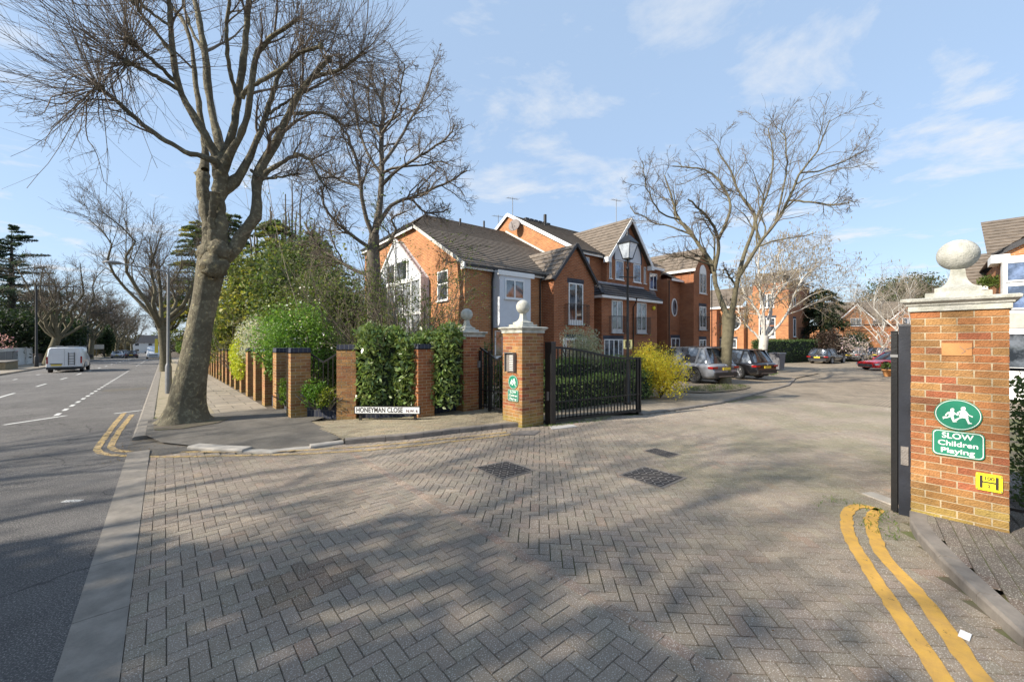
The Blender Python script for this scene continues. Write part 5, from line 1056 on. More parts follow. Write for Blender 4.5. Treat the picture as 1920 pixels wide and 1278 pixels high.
# ---------------- leafy things
def blob(n,c,rad,r,lumps=14,shell=.55):
    """leaf centres scattered in overlapping lumps filling an ellipsoid"""
    c=np.array(c,float);rad=np.array(rad,float); d=r.normal(size=(lumps,3)); d/=np.linalg.norm(d,axis=1,keepdims=True); lc=d*(.35+.4*r.random((lumps,1))); lr=.35+.3*r.random(lumps)
    k=r.integers(lumps,size=n); e=r.normal(size=(n,3)); e/=np.linalg.norm(e,axis=1,keepdims=True); u=(shell+(1-shell)*r.random((n,1)))
    return c+(lc[k]+e*u*lr[k][:,None])*rad
def cardhedge(n,x0,x1,y0,y1,z0,z1,r,ir=.10):
    """leaf centres over the top and sides of a clipped hedge with an uneven surface"""
    P=np.stack([r.uniform(x0,x1,n),r.uniform(y0,y1,n),r.uniform(z0,z1,n)],1); f=r.integers(6,size=n)
    P[f==0,0]=x0;P[f==1,0]=x1;P[(f==2),1]=y0;P[f==3,1]=y1;P[f>=4,2]=z1; return P+r.normal(0,ir,P.shape)*np.array([1,1,.8])
def shrub(name,label,loc,rad,n,size,col,seed,m='leaf',asp=.5,cat='shrub',group=None,core=True,stems=True,up=.3,lumps=14,extra=None,shell=.5):
    r=np.random.default_rng(seed); T=thing(name,label,cat,loc,0,group); rad=np.array(rad)
    P=blob(n,(0,0,rad[2]*.98),rad,r,lumps,shell); P=P[P[:,2]>.02]; c=MB(); c.leaves(P,size,asp,up,col,r=r)
    if extra is not None: Q=blob(extra[0],(0,0,rad[2]*1.02),rad*1.03,r,lumps,.9); c.leaves(Q[Q[:,2]>.1],extra[1],.9,0,extra[2],r=r)
    c.build('foliage',M[m],T)
    if stems:
        ns=9; e=r.normal(size=(ns,3))*.5; e[:,2]=1.2; e/=np.linalg.norm(e,axis=1,keepdims=True); S=np.zeros((ns,3)); mb=MB()
        Pp=np.stack([S+e*t*rad.mean()*1.4+r.normal(0,.03,(ns,3))*t for t in np.linspace(0,1,5)],1); mb.tubes(Pp,np.linspace(.03,.012,5)[None].repeat(ns,0)*max(1,rad.mean()),5); mb.build('stems',M['bark'],T)
    return T
shrub('evergreen_tree','big dense evergreen tree across the street, off to the left, shading the kerb',(-14.5,6.2,.5),(4.2,3.6,5.1),26000,.34,(.05,.075,.03),91,cat='tree',lumps=30)
GR=(.055,.10,.022); DG=(.022,.045,.016); YG=(.20,.22,.03); 
# laurel hedge by the name plate
r=np.random.default_rng(77)
T=thing('laurel_hedge','glossy dark laurel hedge bulging between the pillars above the name plate','hedge',(4.6,9.9,0))
o=np.array([4.6,9.9,0]); a=D(678,9.9,640); b=D(862,10.3,640); n=10500
u=r.random(n); ax=np.array(b-a); ctr=np.array(a)[None]+ax[None]*u[:,None]; nrm=np.array([ax[1],-ax[0],0]); nrm/=np.linalg.norm(nrm)
th=r.uniform(-pi*.15,pi*1.0,n); top=2.0+.12*np.sin(u*9)+.08*np.sin(u*23); P=ctr.copy(); P+=nrm[None]*(np.cos(th)*(.42+.12*np.sin(u*17)))[:,None]; P[:,2]=np.where(np.sin(th)>.75,top+r.normal(0,.05,n),.35+(top-.35)*r.random(n)); P+=r.normal(0,.07,P.shape)
mb=MB(); mb.leaves(P-o,.125,.42,-.45,(.19,.26,.075),r=r); 
mb.build('foliage',M['leafgloss'],T)
a2=np.array(a)-o; b2=np.array(b)-o; core=MB(); nn=nrm*.30
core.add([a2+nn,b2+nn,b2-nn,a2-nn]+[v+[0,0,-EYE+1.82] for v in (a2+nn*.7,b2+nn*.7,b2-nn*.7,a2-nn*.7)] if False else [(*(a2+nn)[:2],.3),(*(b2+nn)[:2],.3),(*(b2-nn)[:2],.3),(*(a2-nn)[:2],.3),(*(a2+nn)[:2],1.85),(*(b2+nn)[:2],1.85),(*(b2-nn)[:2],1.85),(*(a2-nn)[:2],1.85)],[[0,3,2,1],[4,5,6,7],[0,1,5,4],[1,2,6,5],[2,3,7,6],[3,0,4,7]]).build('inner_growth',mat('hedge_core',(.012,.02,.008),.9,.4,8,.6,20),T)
# garden shrubs behind the fence
def at(px,Z,z=0): p=D(px,Z); return (p.x,p.y,z)
shrub('flowering_shrub','bright green shrub with small white flower heads behind the corner railing',at(562,12.6,.2),(1.2,1.2,1.62),12500,.08,(.14,.25,.045),1,extra=(260,.06,(.75,.75,.70)))
shrub('box_shrub','low bright green shrub in the plinth bed beside the name plate pillar',at(592,9.55,.28),(.40,.36,.34),1500,.06,(.10,.20,.025),2)
shrub('box_shrub','small yellow-green shrub tucked behind the low bright shrub',at(618,9.5,.28),(.30,.26,.26),900,.055,(.17,.21,.03),3)
shrub('variegated_shrub','grey-white variegated shrub over the street pillars',at(474,15.8,1.0),(.75,.9,.85),5000,.08,(.50,.51,.43),4)
shrub('golden_ivy','yellow-green ivy spilling over the street pillars',(2.3,19.5,.0),(.36,1.1,1.12),4500,.085,(.42,.46,.05),5,stems=False)
shrub('garden_shrub','mid-green shrub between the variegated shrub and the plane tree',at(415,24,.4),(1.6,2.2,1.8),5200,.12,(.12,.17,.045),6)
shrub('garden_shrub','green shrub leaning on the railing left of the dark tree trunk',at(640,13.2,.2),(1.0,1.0,1.15),5500,.075,(.11,.17,.045),7)
shrub('garden_shrub','small bright shrub poking out by the second street pillar',(2.5,12.0,.1),(.28,.35,.5),700,.07,(.12,.2,.03),8)
# twiggy shrubs
def twiggy(label,loc,Ht,n,seed,leafcol=(.14,.19,.04),nleaf=2500,sp=.5,col='twig',rmin=.006,cat='shrub',pink=None,lsz=.055):
    r=np.random.default_rng(seed); T=thing('twiggy_shrub',label,cat,loc,0); d=r.normal(size=(n,3))*sp; d[:,2]=1; d/=np.linalg.norm(d,axis=1,keepdims=True)
    S=r.normal(0,.18,(n,3)); S[:,2]=0; Pk=np.stack([S,S+d*.3],1); mb=MB(); P1,Q1=kids(Pk,np.full((n,2),.03),1,1,R(6),0,.06,r,9,.9,1,.6,rmin*1.8,Labs=Ht,curl=.0); mb.tubes(P1,Q1,4)
    P2,Q2=kids(P1,Q1,7,.38,R(38),.05,.12,r,6,.2,1,.5,rmin); mb.tubes(P2,Q2,3); P3,Q3=kids(P2,Q2,4,.5,R(42),0,.14,r,4,.2,1,.6,rmin*.8); mb.tubes(P3,Q3,3); mb.build('branches',M[col],T)
    if nleaf:
        k=r.integers(len(P3),size=nleaf); j=r.integers(4,size=nleaf); c=MB().leaves(P3[k,j]+r.normal(0,.02,(nleaf,3)),lsz,.55,.2,leafcol,r=r); c.build('foliage',M['leaf'],T)
    return T
twiggy('tall twiggy shrub with sparse new leaves in front of the white glazed bay',at(738,13.6),3.9,30,11,sp=.42,nleaf=5200)
twiggy('twiggy shrub with arching shoots left of the dark tree trunk',at(655,14.5),4.2,20,12,sp=.38)
twiggy('tangle of fine bare shoots above the bright green shrub',at(600,17),5.0,18,13,sp=.35,nleaf=2600)
twiggy('twiggy budding shrub hiding the lower part of the white glazed bay',at(760,12.2),4.3,24,17,sp=.36,nleaf=4200)
twiggy('twiggy shrub against the orange gable wall beside the small gate',at(790,13.0),3.2,18,14,sp=.5,nleaf=2600)
twiggy('slim pale-stemmed young tree rising above the bright shrub',at(585,15.5),6.6,6,15,sp=.12,nleaf=900,col='twigpale',rmin=.009)
twiggy('bare arching shoots over the street railings beside the plane trunk',at(452,19),4.2,18,16,sp=.5,nleaf=2200,leafcol=(.26,.27,.04))
# evergreens
def conifer(label,loc,Ht,rad,n,size,cols,seed,layers=16,droop=.25,m='leaf',group=None,trunk=True,asp=.22,taper=1.0,base=.08,cat='evergreen tree'):
    r=np.random.default_rng(seed); T=thing('conifer',label,cat,loc,0,group); mb=MB(); mb.tubes([[(0,0,-.3),(0,0,Ht*.5),(0,0,Ht*.97)]],[[rad*.09,rad*.05,.02]],7)
    nb=layers*7; z=Ht*(base+(1-base)*r.random(nb)**.9); L_=rad*(1-((z/Ht-base)/(1-base)))**taper*(.7+.5*r.random(nb))+.15; a=r.random(nb)*2*pi
    S=np.stack([np.zeros(nb),np.zeros(nb),z],1); tt=np.linspace(0,1,6); Pb=np.stack([S+np.stack([np.cos(a)*L_*t,np.sin(a)*L_*t,L_*(.18*t-droop*t*t)],1) for t in tt],1); mb.tubes(Pb,np.linspace(.05,.012,6)[None].repeat(nb,0)*Ht/10,4); mb.build('trunk',M['barkdark'],T)
    k=r.integers(nb,size=n); t=np.clip(r.beta(2.0,1.1,n),0,1); x=t*5; i=np.minimum(x.astype(int),4); f=(x-i)[:,None]; C=Pb[k,i]*(1-f)+Pb[k,i+1]*f
    w=(L_[k]*.16*(1.2-t))[:,None]; C+=r.normal(size=(n,3))*w*np.array([1,1,.35]); cc=np.asarray(cols)[r.integers(len(cols),size=nb)][k]*(.7+.6*r.random((n,1)))
    MB().leaves(C,size,asp,.0,cc,r=r).build('crown',M[m],T); return T
conifer('tall dark cedar with flat layered branches at the far left skyline',(D(22,62).x,D(22,62).y,-1),21,8,17000,.40,[(.04,.065,.045),(.055,.085,.055)],1,layers=9,droop=.02,taper=.7,base=.2)
conifer('second dark cedar overlapping the skyline one at the left edge',(D(-25,60).x,D(-25,60).y,-1),18,9,16000,.40,[(.04,.065,.045)],2,layers=8,droop=.02,taper=.7,base=.15)
conifer('olive-tinted conifer behind the street fence, left of the plane tree trunk',(4.6,46,-.4),14.5,3.2,15000,.42,[(.10,.13,.04),(.26,.25,.05),(.06,.085,.03)],3,layers=20,droop=.3,taper=.42)
conifer('yellow-green conifer rising behind the plane tree trunk',(5.6,30,-.2),10,3.0,15000,.30,[(.13,.16,.045),(.32,.30,.05),(.07,.10,.03)],4,layers=22,droop=.35,taper=.38)
conifer('big dark green conifer behind the bright flowering shrub',(D(590,21).x,D(590,21).y,0),7.6,2.7,17000,.24,[(.075,.13,.04),(.05,.09,.03),(.10,.15,.04)],5,layers=26,droop=.3,taper=.55,base=.03)
conifer('big spreading conifer whose boughs hang over the street footway left of the plane trunk',(D(372,50).x,D(372,50).y,-.7),17.5,3.9,18000,.40,[(.10,.135,.04),(.32,.29,.05),(.06,.09,.03)],44,layers=22,droop=.25,taper=.38,base=.12)
shrub('garden_shrub','broad olive-green thicket between the conifers and the fence',(5.0,19.5,.2),(2.0,4.0,2.3),13000,.13,(.13,.16,.04),43,lumps=26)
shrub('garden_shrub','dark green thicket behind the bright flowering shrub',(D(640,17).x,D(640,17).y,.2),(2.2,2.0,2.5),11000,.13,(.06,.10,.03),42,lumps=24)
shrub('evergreen_tree','broad dense evergreen tree between the plane trunk and the knotty dark tree',(D(565,20).x,D(565,20).y,.3),(2.7,2.3,3.55),20000,.17,(.085,.125,.04),191,cat='tree',lumps=34,extra=(2500,.15,(.24,.25,.05)))
shrub('evergreen_tree','yellow-tinted evergreen tree just right of the leaning plane trunk',(D(470,24).x+.5,D(470,24).y,.2),(2.6,2.4,3.5),17000,.19,(.13,.155,.045),192,cat='tree',lumps=34,extra=(3500,.17,(.32,.31,.06)))
conifer('olive conifer with yellow tips beside the big dark one',(D(500,24).x,D(500,24).y,0),7.2,2.6,15000,.26,[(.13,.16,.045),(.28,.27,.05),(.07,.10,.03)],6,layers=24,droop=.35,taper=.5,base=.03)
# pollarded cluster of upright stems
T=thing('lopped_tree','clump of tall bare upright stems rising above the conifers','tree',(D(545,27).x,D(545,27).y,0)); r=np.random.default_rng(9); n=34
S=np.stack([r.normal(0,1.0,n),r.normal(0,1.0,n),np.full(n,4.)],1); S[:,2]=3+r.random(n)*3; Hh=8.2+r.random(n)*4.2-np.abs(S[:,0])*1.0
Pp=np.stack([S*[1,1,1]+np.stack([S[:,0]*.25*t,S[:,1]*.25*t,(Hh-S[:,2])*t],1)+r.normal(0,.06,(n,3))*t for t in np.linspace(0,1,7)],1); mb=MB(); mb.tubes([[(0,0,-.2),(0,0,2),(0,.1,4)]],[[.5,.4,.5]],9); mb.tubes(Pp,np.linspace(.11,.035,7)[None].repeat(n,0),5); mb.tubes(np.stack([np.zeros((n,3))+[0,0,2.5],S],1),np.full((n,2),.12),5); mb.build('trunk',M['bark'],T)
P2,Q2=kids(Pp,np.full((n,7),.05),13,.2,R(35),.3,.1,r,5,.2,1,.3,.012); MB().tubes(P2,Q2,3).build('crown',M['twigpale'],T)
# left side masses
shrub('evergreen_shrub','large dark evergreen bush behind the white garage wall',(D(45,56).x,D(45,56).y,-1),(7,4,4.0),17000,.34,(.022,.038,.016),21,cat='bush',lumps=22)
shrub('evergreen_shrub','dark evergreen mass at the left edge above the stone block',(D(-10,48).x,D(-10,48).y,-1),(6,4,3.6),12000,.32,(.020,.034,.014),22,cat='bush',lumps=20)
shrub('evergreen_tree','tall olive evergreen behind the leaning street tree beyond the van',(D(60,75).x,D(60,75).y,-1),(9,5,6.2),15000,.5,(.045,.06,.025),23,cat='tree',lumps=26)
shrub('evergreen_shrub','dark bush between the first and second street trees beyond the van',(D(135,85).x,D(135,85).y,-1.2),(4,4,4.2),6000,.4,(.02,.04,.015),24,cat='bush')
shrub('ivy_clad_trunk','ivy-covered trunk stump beside the third street tree beyond the van',(-9.9,126,h(-9.9,126)),(1.5,1.5,3.6),5000,.3,(.03,.055,.02),25,cat='ivy',lumps=16)
shrub('magnolia','pink flowering magnolia by the left edge over the white wall',(D(3,44).x,D(3,44).y,-.6),(1.0,1.0,1.75),500,.10,(.05,.05,.03),26,extra=(260,.16,(.55,.30,.38)),cat='shrub')
for i in range(9):
    y=96+i*24; shrub('roadside_shrub',['pale olive','dark','brown','mid-green','grey','tawny','deep green','dull','faded'][i]+' garden bush number %s beyond the left-hand street trees'%ORD[i],(-14-1.5*(i%2),y,h(-12,y)),(2.5,7,2.6+.5*(i%3)),2600,.5,[(.07,.07,.03),(.025,.04,.02),(.09,.075,.045),(.05,.08,.03)][i%4],100+i,cat='bush',group='garden bushes along the left side of the street')
for i in range(8):
    y=55+i*21; shrub('roadside_shrub',['bright','yellow-green','dark','reddish brown','olive','grey-green','dusky','hazy'][i]+' garden bush number %s along the right fence, past the fence pillars'%ORD[i],(4.2+(i%2),y,h(4,y)),(1.8,6,2.3+.6*(i%3)),2600,.45,[(.09,.15,.03),(.05,.07,.02),(.10,.06,.04),(.04,.07,.025)][i%4],130+i,cat='bush',group='garden bushes along the right side of the street')
# far tree line closing the street and the horizon
def treeline(label,pts,Ht,n,size,col,seed,w_=6):
    r=np.random.default_rng(seed); P=np.array([r_[:2] for r_ in pts],float); k=r.integers(len(P)-1,size=n); u=r.random(n); c=P[k]*(1-u)[:,None]+P[k+1]*u[:,None]; s=np.cumsum(np.r_[0,np.linalg.norm(np.diff(P,axis=0),axis=1)]); q=s[k]+u*(s[k+1]-s[k])
    top=Ht*(.62+.22*np.sin(q/11.)+.16*np.sin(q/4.3+1)+.08*np.sin(q/1.7)); z=top*(1-r.random(n)**1.6); C=np.stack([c[:,0]+r.normal(0,w_,n),c[:,1]+r.normal(0,w_,n),z],1); C[:,2]+=np.array([h(x,y) for x,y in C[:,:2]])
    return tag(MB().leaves(C,size,.7,.2,col,r=r).build('distant_trees',M['leaf']),label,'woodland',kind='stuff')
treeline('hazy line of far garden trees closing the end of the street',[(-60,250),(-20,330),(0,350),(20,330),(60,260)],12,9000,1.5,(.075,.07,.06),1)
treeline('far garden trees on the left beyond the street gardens',[(-130,-40),(-75,20),(-70,120),(-50,260)],12,9000,1.6,(.05,.055,.035),2)
treeline('far garden trees beyond the end of the court',[(60,-90),(105,-20),(105,60),(60,110),(20,160),(14,260)],9,12000,1.3,(.07,.06,.045),3)
# ---------------- court planting
shrub('forsythia','big rounded forsythia in full yellow flower beside the lamp post',tuple(G(1238,745,.07).xy)+(h(13,7)+.07,),(1.0,1.0,.88),11000,.062,(.74,.62,.07),31,stems=True,lumps=40,shell=.3,extra=(500,.055,(.22,.22,.04)))
shrub('forsythia','smaller yellow forsythia rising behind the big one, next to the H sign',tuple(D(1212,15.4).xy)+(h(13,7)+.07,),(.75,.75,1.05),6500,.062,(.72,.60,.07),32,shell=.3,lumps=30,extra=(300,.05,(.2,.2,.04)))
shrub('olive_shrub','grey-green olive bush in front of the small brick gable',tuple(D(1078,12.6).xy)+(.05,),(.85,.8,.92),6000,.07,(.36,.37,.28),33,asp=.3)
bpy.data.objects['olive_shrub'].location.z=.62
def hedge(label,p0,p1,w_,z1,n,size,col,seed,m='leaf',ir=.07):
    r=np.random.default_rng(seed); p0=Vector(p0);p1=Vector(p1); d=p1-p0; t=thing('hedge',label,'hedge',(p0.x,p0.y,h(p0.x,p0.y)+.03),math.atan2(d.y,d.x)); L_=d.length
    C=cardhedge(n,0,L_,-w_/2,w_/2,.05,z1,r,ir); C[:,2]+=.05*np.sin(C[:,0]*3.1)*(C[:,2]>z1*.8); MB().leaves(C,size,.5,.3,col,r=r).build('foliage',M[m],t)
    MB().box(.05,L_-.05,-w_/2+.08,w_/2-.08,0,z1-.08).build('inner_growth',bpy.data.materials['hedge_core'],t); return t
hedge('dark hedge seen through the open driveway gate leaf',(6.9,8.2),(12.6,7.8),.9,1.25,11000,.075,(.15,.21,.07),41)
hedge('lower front hedge by the path behind the driveway gate leaf',(7.2,7.55),(12.2,7.25),.6,.78,7000,.07,(.19,.26,.09),42)
hedge('hedge behind the pedestrian gate',(6.9,9.4),(7.4,14),.8,1.75,5000,.07,(.10,.15,.05),43)
hA=G(1440,684); hB=D(1640,48.0)
hedge('long clipped dark hedge along the far side of the court',(hA.x+1.5,hA.y+1.2),(hB.x,hB.y+1.5),1.4,2.25,13000,.15,(.06,.10,.03),44,ir=.1)
hedge('clipped hedge block between the grey bin and the black car',(D(1395,31).x,D(1395,31).y),(D(1450,32).x,D(1450,32).y),1.2,1.35,4500,.11,(.03,.055,.02),45)
hedge('green hedge behind the railing at the right edge',(7.3,-.4),(7.1,-4.5),.8,1.45,6500,.055,(.11,.16,.055),46)
conifer('tall ivy-dark evergreen beyond the birch',(D(1540,46).x,D(1540,46).y,-.5),8.4,3.2,12000,.36,[(.03,.05,.015),(.07,.075,.03),(.015,.028,.012)],47,layers=20,droop=.5,taper=.35,base=.02)
shrub('round_tree','round-topped green tree on the skyline behind the far house',(D(1695,88).x,D(1695,88).y,4.5),(8.2,8.2,6.0),12000,.55,(.065,.085,.03),48,cat='tree',lumps=30)
shrub('brown_bush','reddish brown bush below the tall dark evergreen',(D(1560,44).x,D(1560,44).y,-.4),(2.6,2,1.9),4000,.18,(.06,.04,.03),49,cat='bush')
shrub('garden_bush','green garden bush in front of the distant twin-gabled house',(D(1600,52).x,D(1600,52).y,-.4),(3.6,2,1.9),5000,.22,(.05,.065,.03),50,cat='bush')
g='pale bare birches behind the court'
for i,(px,Z,Ht,lab) in enumerate(((1655,50,9.8,'pale bare birch left of the big pillar, before the far house'),(1700,46,11.5,'tall pale bare birch just left of the white ball'),(1600,72,12,'grey bare tree above the distant house roof'),(1770,60,14,'bare tree behind the white ball'),(1560,60,12,'bare tree between the dark evergreen and the far house'))):
    bare_tree('bare_tree',lab,(D(px,Z).x,D(px,Z).y,-.5),Ht,160+i,'birch' if i<2 else 'bark','twigpale' if i<2 else 'twig',rad=.16,fork=.2,nl=6,spread=.3 if i<2 else .5,shoots=(8,3),group=g,sl=.22,rmin=.012,k2=6)
T=twiggy('small cherry tree with pale pink blossom beside the blue car',(D(1634,36).x,D(1634,36).y,-.36),3.6,11,61,sp=.75,nleaf=900,leafcol=(.62,.50,.52),col='twigpale',rmin=.014,cat='blossom tree',lsz=.14); MB().tubes([[(0,0,-.1),(.02,0,.5),(0,0,1.0)]],[[.24,.17,.2]],9).build('trunk',M['barkgreen'],T)
T=twiggy('cherry tree with sparse blossom in front of the far house',(D(1680,44).x,D(1680,44).y,-.36),4.4,9,62,sp=.6,nleaf=700,leafcol=(.62,.52,.52),col='twigpale',rmin=.014,cat='blossom tree',lsz=.14)
shrub('pot_plant','green plant growing in the terracotta pot',tuple(D(1664,25.5).xy)+(h(30,3)+.42,),(.33,.33,.25),500,.10,(.12,.16,.04),63,stems=False)
shrub('roof_terrace_plant','spiky green plant on the low roof behind the big pillar cap',tuple(D(1860,15.4).xy)+(3.9,),(.4,.4,.28),400,.22,(.10,.14,.03),64,stems=False,asp=.18)
# verge grass, weeds and leaf litter
def patch(name,label,P,n,size,col,seed,z=.08,m='leaf',up=1.2,kind='stuff',cat='grass'):
    r=np.random.default_rng(seed); xs=[p[0] for p in P]; ys=[p[1] for p in P]; X=r.uniform(min(xs),max(xs),n*2); Y=r.uniform(min(ys),max(ys),n*2); k=inpoly(P,X,Y); X=X[k][:n];Y=Y[k][:n]
    d=np.array([np.sin(X*7+Y*3)+np.sin(Y*9-X*4)]).ravel(); k=d>-.6; X=X[k];Y=Y[k]; C=np.stack([X,Y,hv(X,Y)+z+size*.35],1)
    return tag(MB().leaves(C,size,.16,up,col,r=r).build(name,M[m]),label,cat,kind=kind)
b=G(1360,728,.07); ell=lambda c,a,b_,n=14:[(c[0]+a*math.cos(2*pi*i/n),c[1]+b_*math.sin(2*pi*i/n)) for i in range(n)]
tag(MB().poly([(x,y,h(x,y)+.078) for x,y in ell((b.x-.3,b.y+.2),2.8,.9)]).build('verge_soil',bpy.data.materials['pit_soil']),kind='structure')
patch('grass','short grass and weeds round the foot of the leaning court tree',ell((b.x-.3,b.y+.2),2.4,.8),1700,.09,(.11,.13,.05),71)
b=G(1427,702,.07); patch('grass','grass round the foot of the white birch',ell((b.x,b.y),1.6,.9),1500,.14,(.12,.18,.04),72)
patch('weeds','weeds and grass at the foot of the big plane tree',[(-.25,10.9),(.4,10.7),(1.0,11.3),(.9,12.2),(-.2,13.2)],900,.075,(.11,.16,.03),73,.07)
patch('weeds','grass line between the kerb and the footway',[(.2,13),(.34,13),(.34,40),(.2,40)],1800,.07,(.12,.15,.04),74,.07)
patch('weeds','weeds in the joints beside the thick dark gate post',[(5.2,.45),(6.1,.5),(6.1,1.2),(5.6,1.2)],260,.045,(.12,.18,.03),75,0)
patch('weeds','small weeds along the foot of the open driveway gate leaf',[(6.1,6.15),(7.6,5.8),(8.2,5.75),(8.2,5.95),(6.2,6.3)],420,.05,(.13,.19,.04),76,0)
patch('weeds','weeds along the wall foot under the street name plate',[(3.3,9.35),(4.5,8.55),(4.6,8.7),(3.4,9.5)],260,.05,(.10,.16,.03),77,.085)
patch('leaf_litter','scattered dry leaves and twigs along the kerb by the plane tree',[(-.9,9.0),(-.5,8.7),(.4,8.9),(1.4,10.2),(1.3,12.4),(-.3,12.6)],1300,.035,(.20,.13,.07),78,.0,up=0)
patch('leaf_litter','few fallen leaves scattered over the entrance paving',[(0,0),(6,1.5),(7,6),(2,7.5),(0,8)],190,.03,(.26,.15,.07),79,-.008,up=0)
# ================================================================ vehicles
def carpaint(name,col,rough=.25): return mat(name,col,rough,.03,2,spec=.6,coat=.8)
M['tyre']=mat('tyre',(.02,.02,.02),.8,.2,20); M['rim']=mat('alloy',(.42,.42,.44),.3,.1,5,metal=.8); M['rimdark']=mat('dark_alloy',(.16,.155,.15),.35,.1,5,metal=.7)
M['redlight']=mat('tail_light',(.30,.010,.010),.2,.2,6,spec=.8); M['plate_y']=mat('yellow_number_plate',(.72,.52,.05),.5,.05,3); M['plate_w']=mat('white_number_plate',(.75,.75,.72),.5,.05,3); M['trim']=mat('black_trim',(.018,.018,.019),.5,.2,8); M['headlight']=mat('headlight',(.55,.57,.6),.1,.2,9,spec=1)
def loft(st,caps=True,close=True):
    """st: list of (x,[(y,z)...half section, bottom to top]); mirrored closed body"""
    V=[];k=len(st[0][1]); n=2*k
    for x,sec in st: V+=[(x,y,z) for y,z in sec]+[(x,-y,z) for y,z in sec[::-1]]
    F_=[[i*n+j,i*n+(j+1)%n,(i+1)*n+(j+1)%n,(i+1)*n+j] for i in range(len(st)-1) for j in range(n)]
    mb=MB(); mb.add(V,[f[::-1] for f in F_],sm=True); mb.add(V,list(range(n))); mb.add(V,[(len(st)-1)*n+j for j in range(n)][::-1]); return mb
def carve(o,cyls):
    """cut wheel arches out of a closed body"""
    tmp=[]
    for x,y0,y1,z,r_ in cyls:
        c=MB().lathe([(r_,0),(r_,1)],(0,0,0),28,M=Matrix.Translation((x,y0,z))@Matrix.Rotation(R(-90),4,'X')@Matrix.Diagonal((1,1,y1-y0,1))).build('cut',M['trim']); c.parent=o.parent
        md=o.modifiers.new('b','BOOLEAN'); md.operation='DIFFERENCE'; md.object=c; md.solver='EXACT'; tmp.append(c)
    bpy.context.view_layer.update(); me=bpy.data.meshes.new_from_object(o.evaluated_get(bpy.context.evaluated_depsgraph_get())); o.modifiers.clear(); o.data=me
    for c in tmp: bpy.data.objects.remove(c)
def wheel(T,x,y,r_,w_,side,spokes=9,dark=False):
    Mt=Matrix.Translation((x,y,r_))@Matrix.Rotation(R(-90)*side,4,'X')   # local z points outward
    w=MB().lathe([(r_*.66,-w_/2),(r_*.93,-w_/2),(r_,-w_*.32),(r_,w_*.32),(r_*.94,w_/2),(r_*.70,w_/2),(r_*.69,w_*.3)],(0,0,0),30,M=Mt).build('wheel',M['tyre'],T)
    m=M['rimdark' if dark else 'rim']; mb=MB().lathe([(r_*.70,w_*.30),(r_*.70,w_*.46),(r_*.64,w_*.47),(r_*.62,w_*.2),(r_*.1,w_*.12),(.01,w_*.12)],(0,0,0),30,M=Mt)
    for i in range(spokes):
        a=2*pi*i/spokes
        for o_ in (-.10,.10): p=Mt@Vector((r_*.12*math.cos(a),r_*.12*math.sin(a),w_*.30)); q=Mt@Vector((r_*.66*math.cos(a+o_),r_*.66*math.sin(a+o_),w_*.42)); mb.bar(p,q,.022,.03)
    mb.lathe([(r_*.14,w_*.2),(r_*.14,w_*.36),(.01,w_*.38)],(0,0,0),14,M=Mt); mb.build('rim',m,w)
    MB().lathe([(r_*.61,w_*.16),(.01,w_*.16)],(0,0,0),20,M=Mt).build('brake_disc',M['trim'],w)
    return w
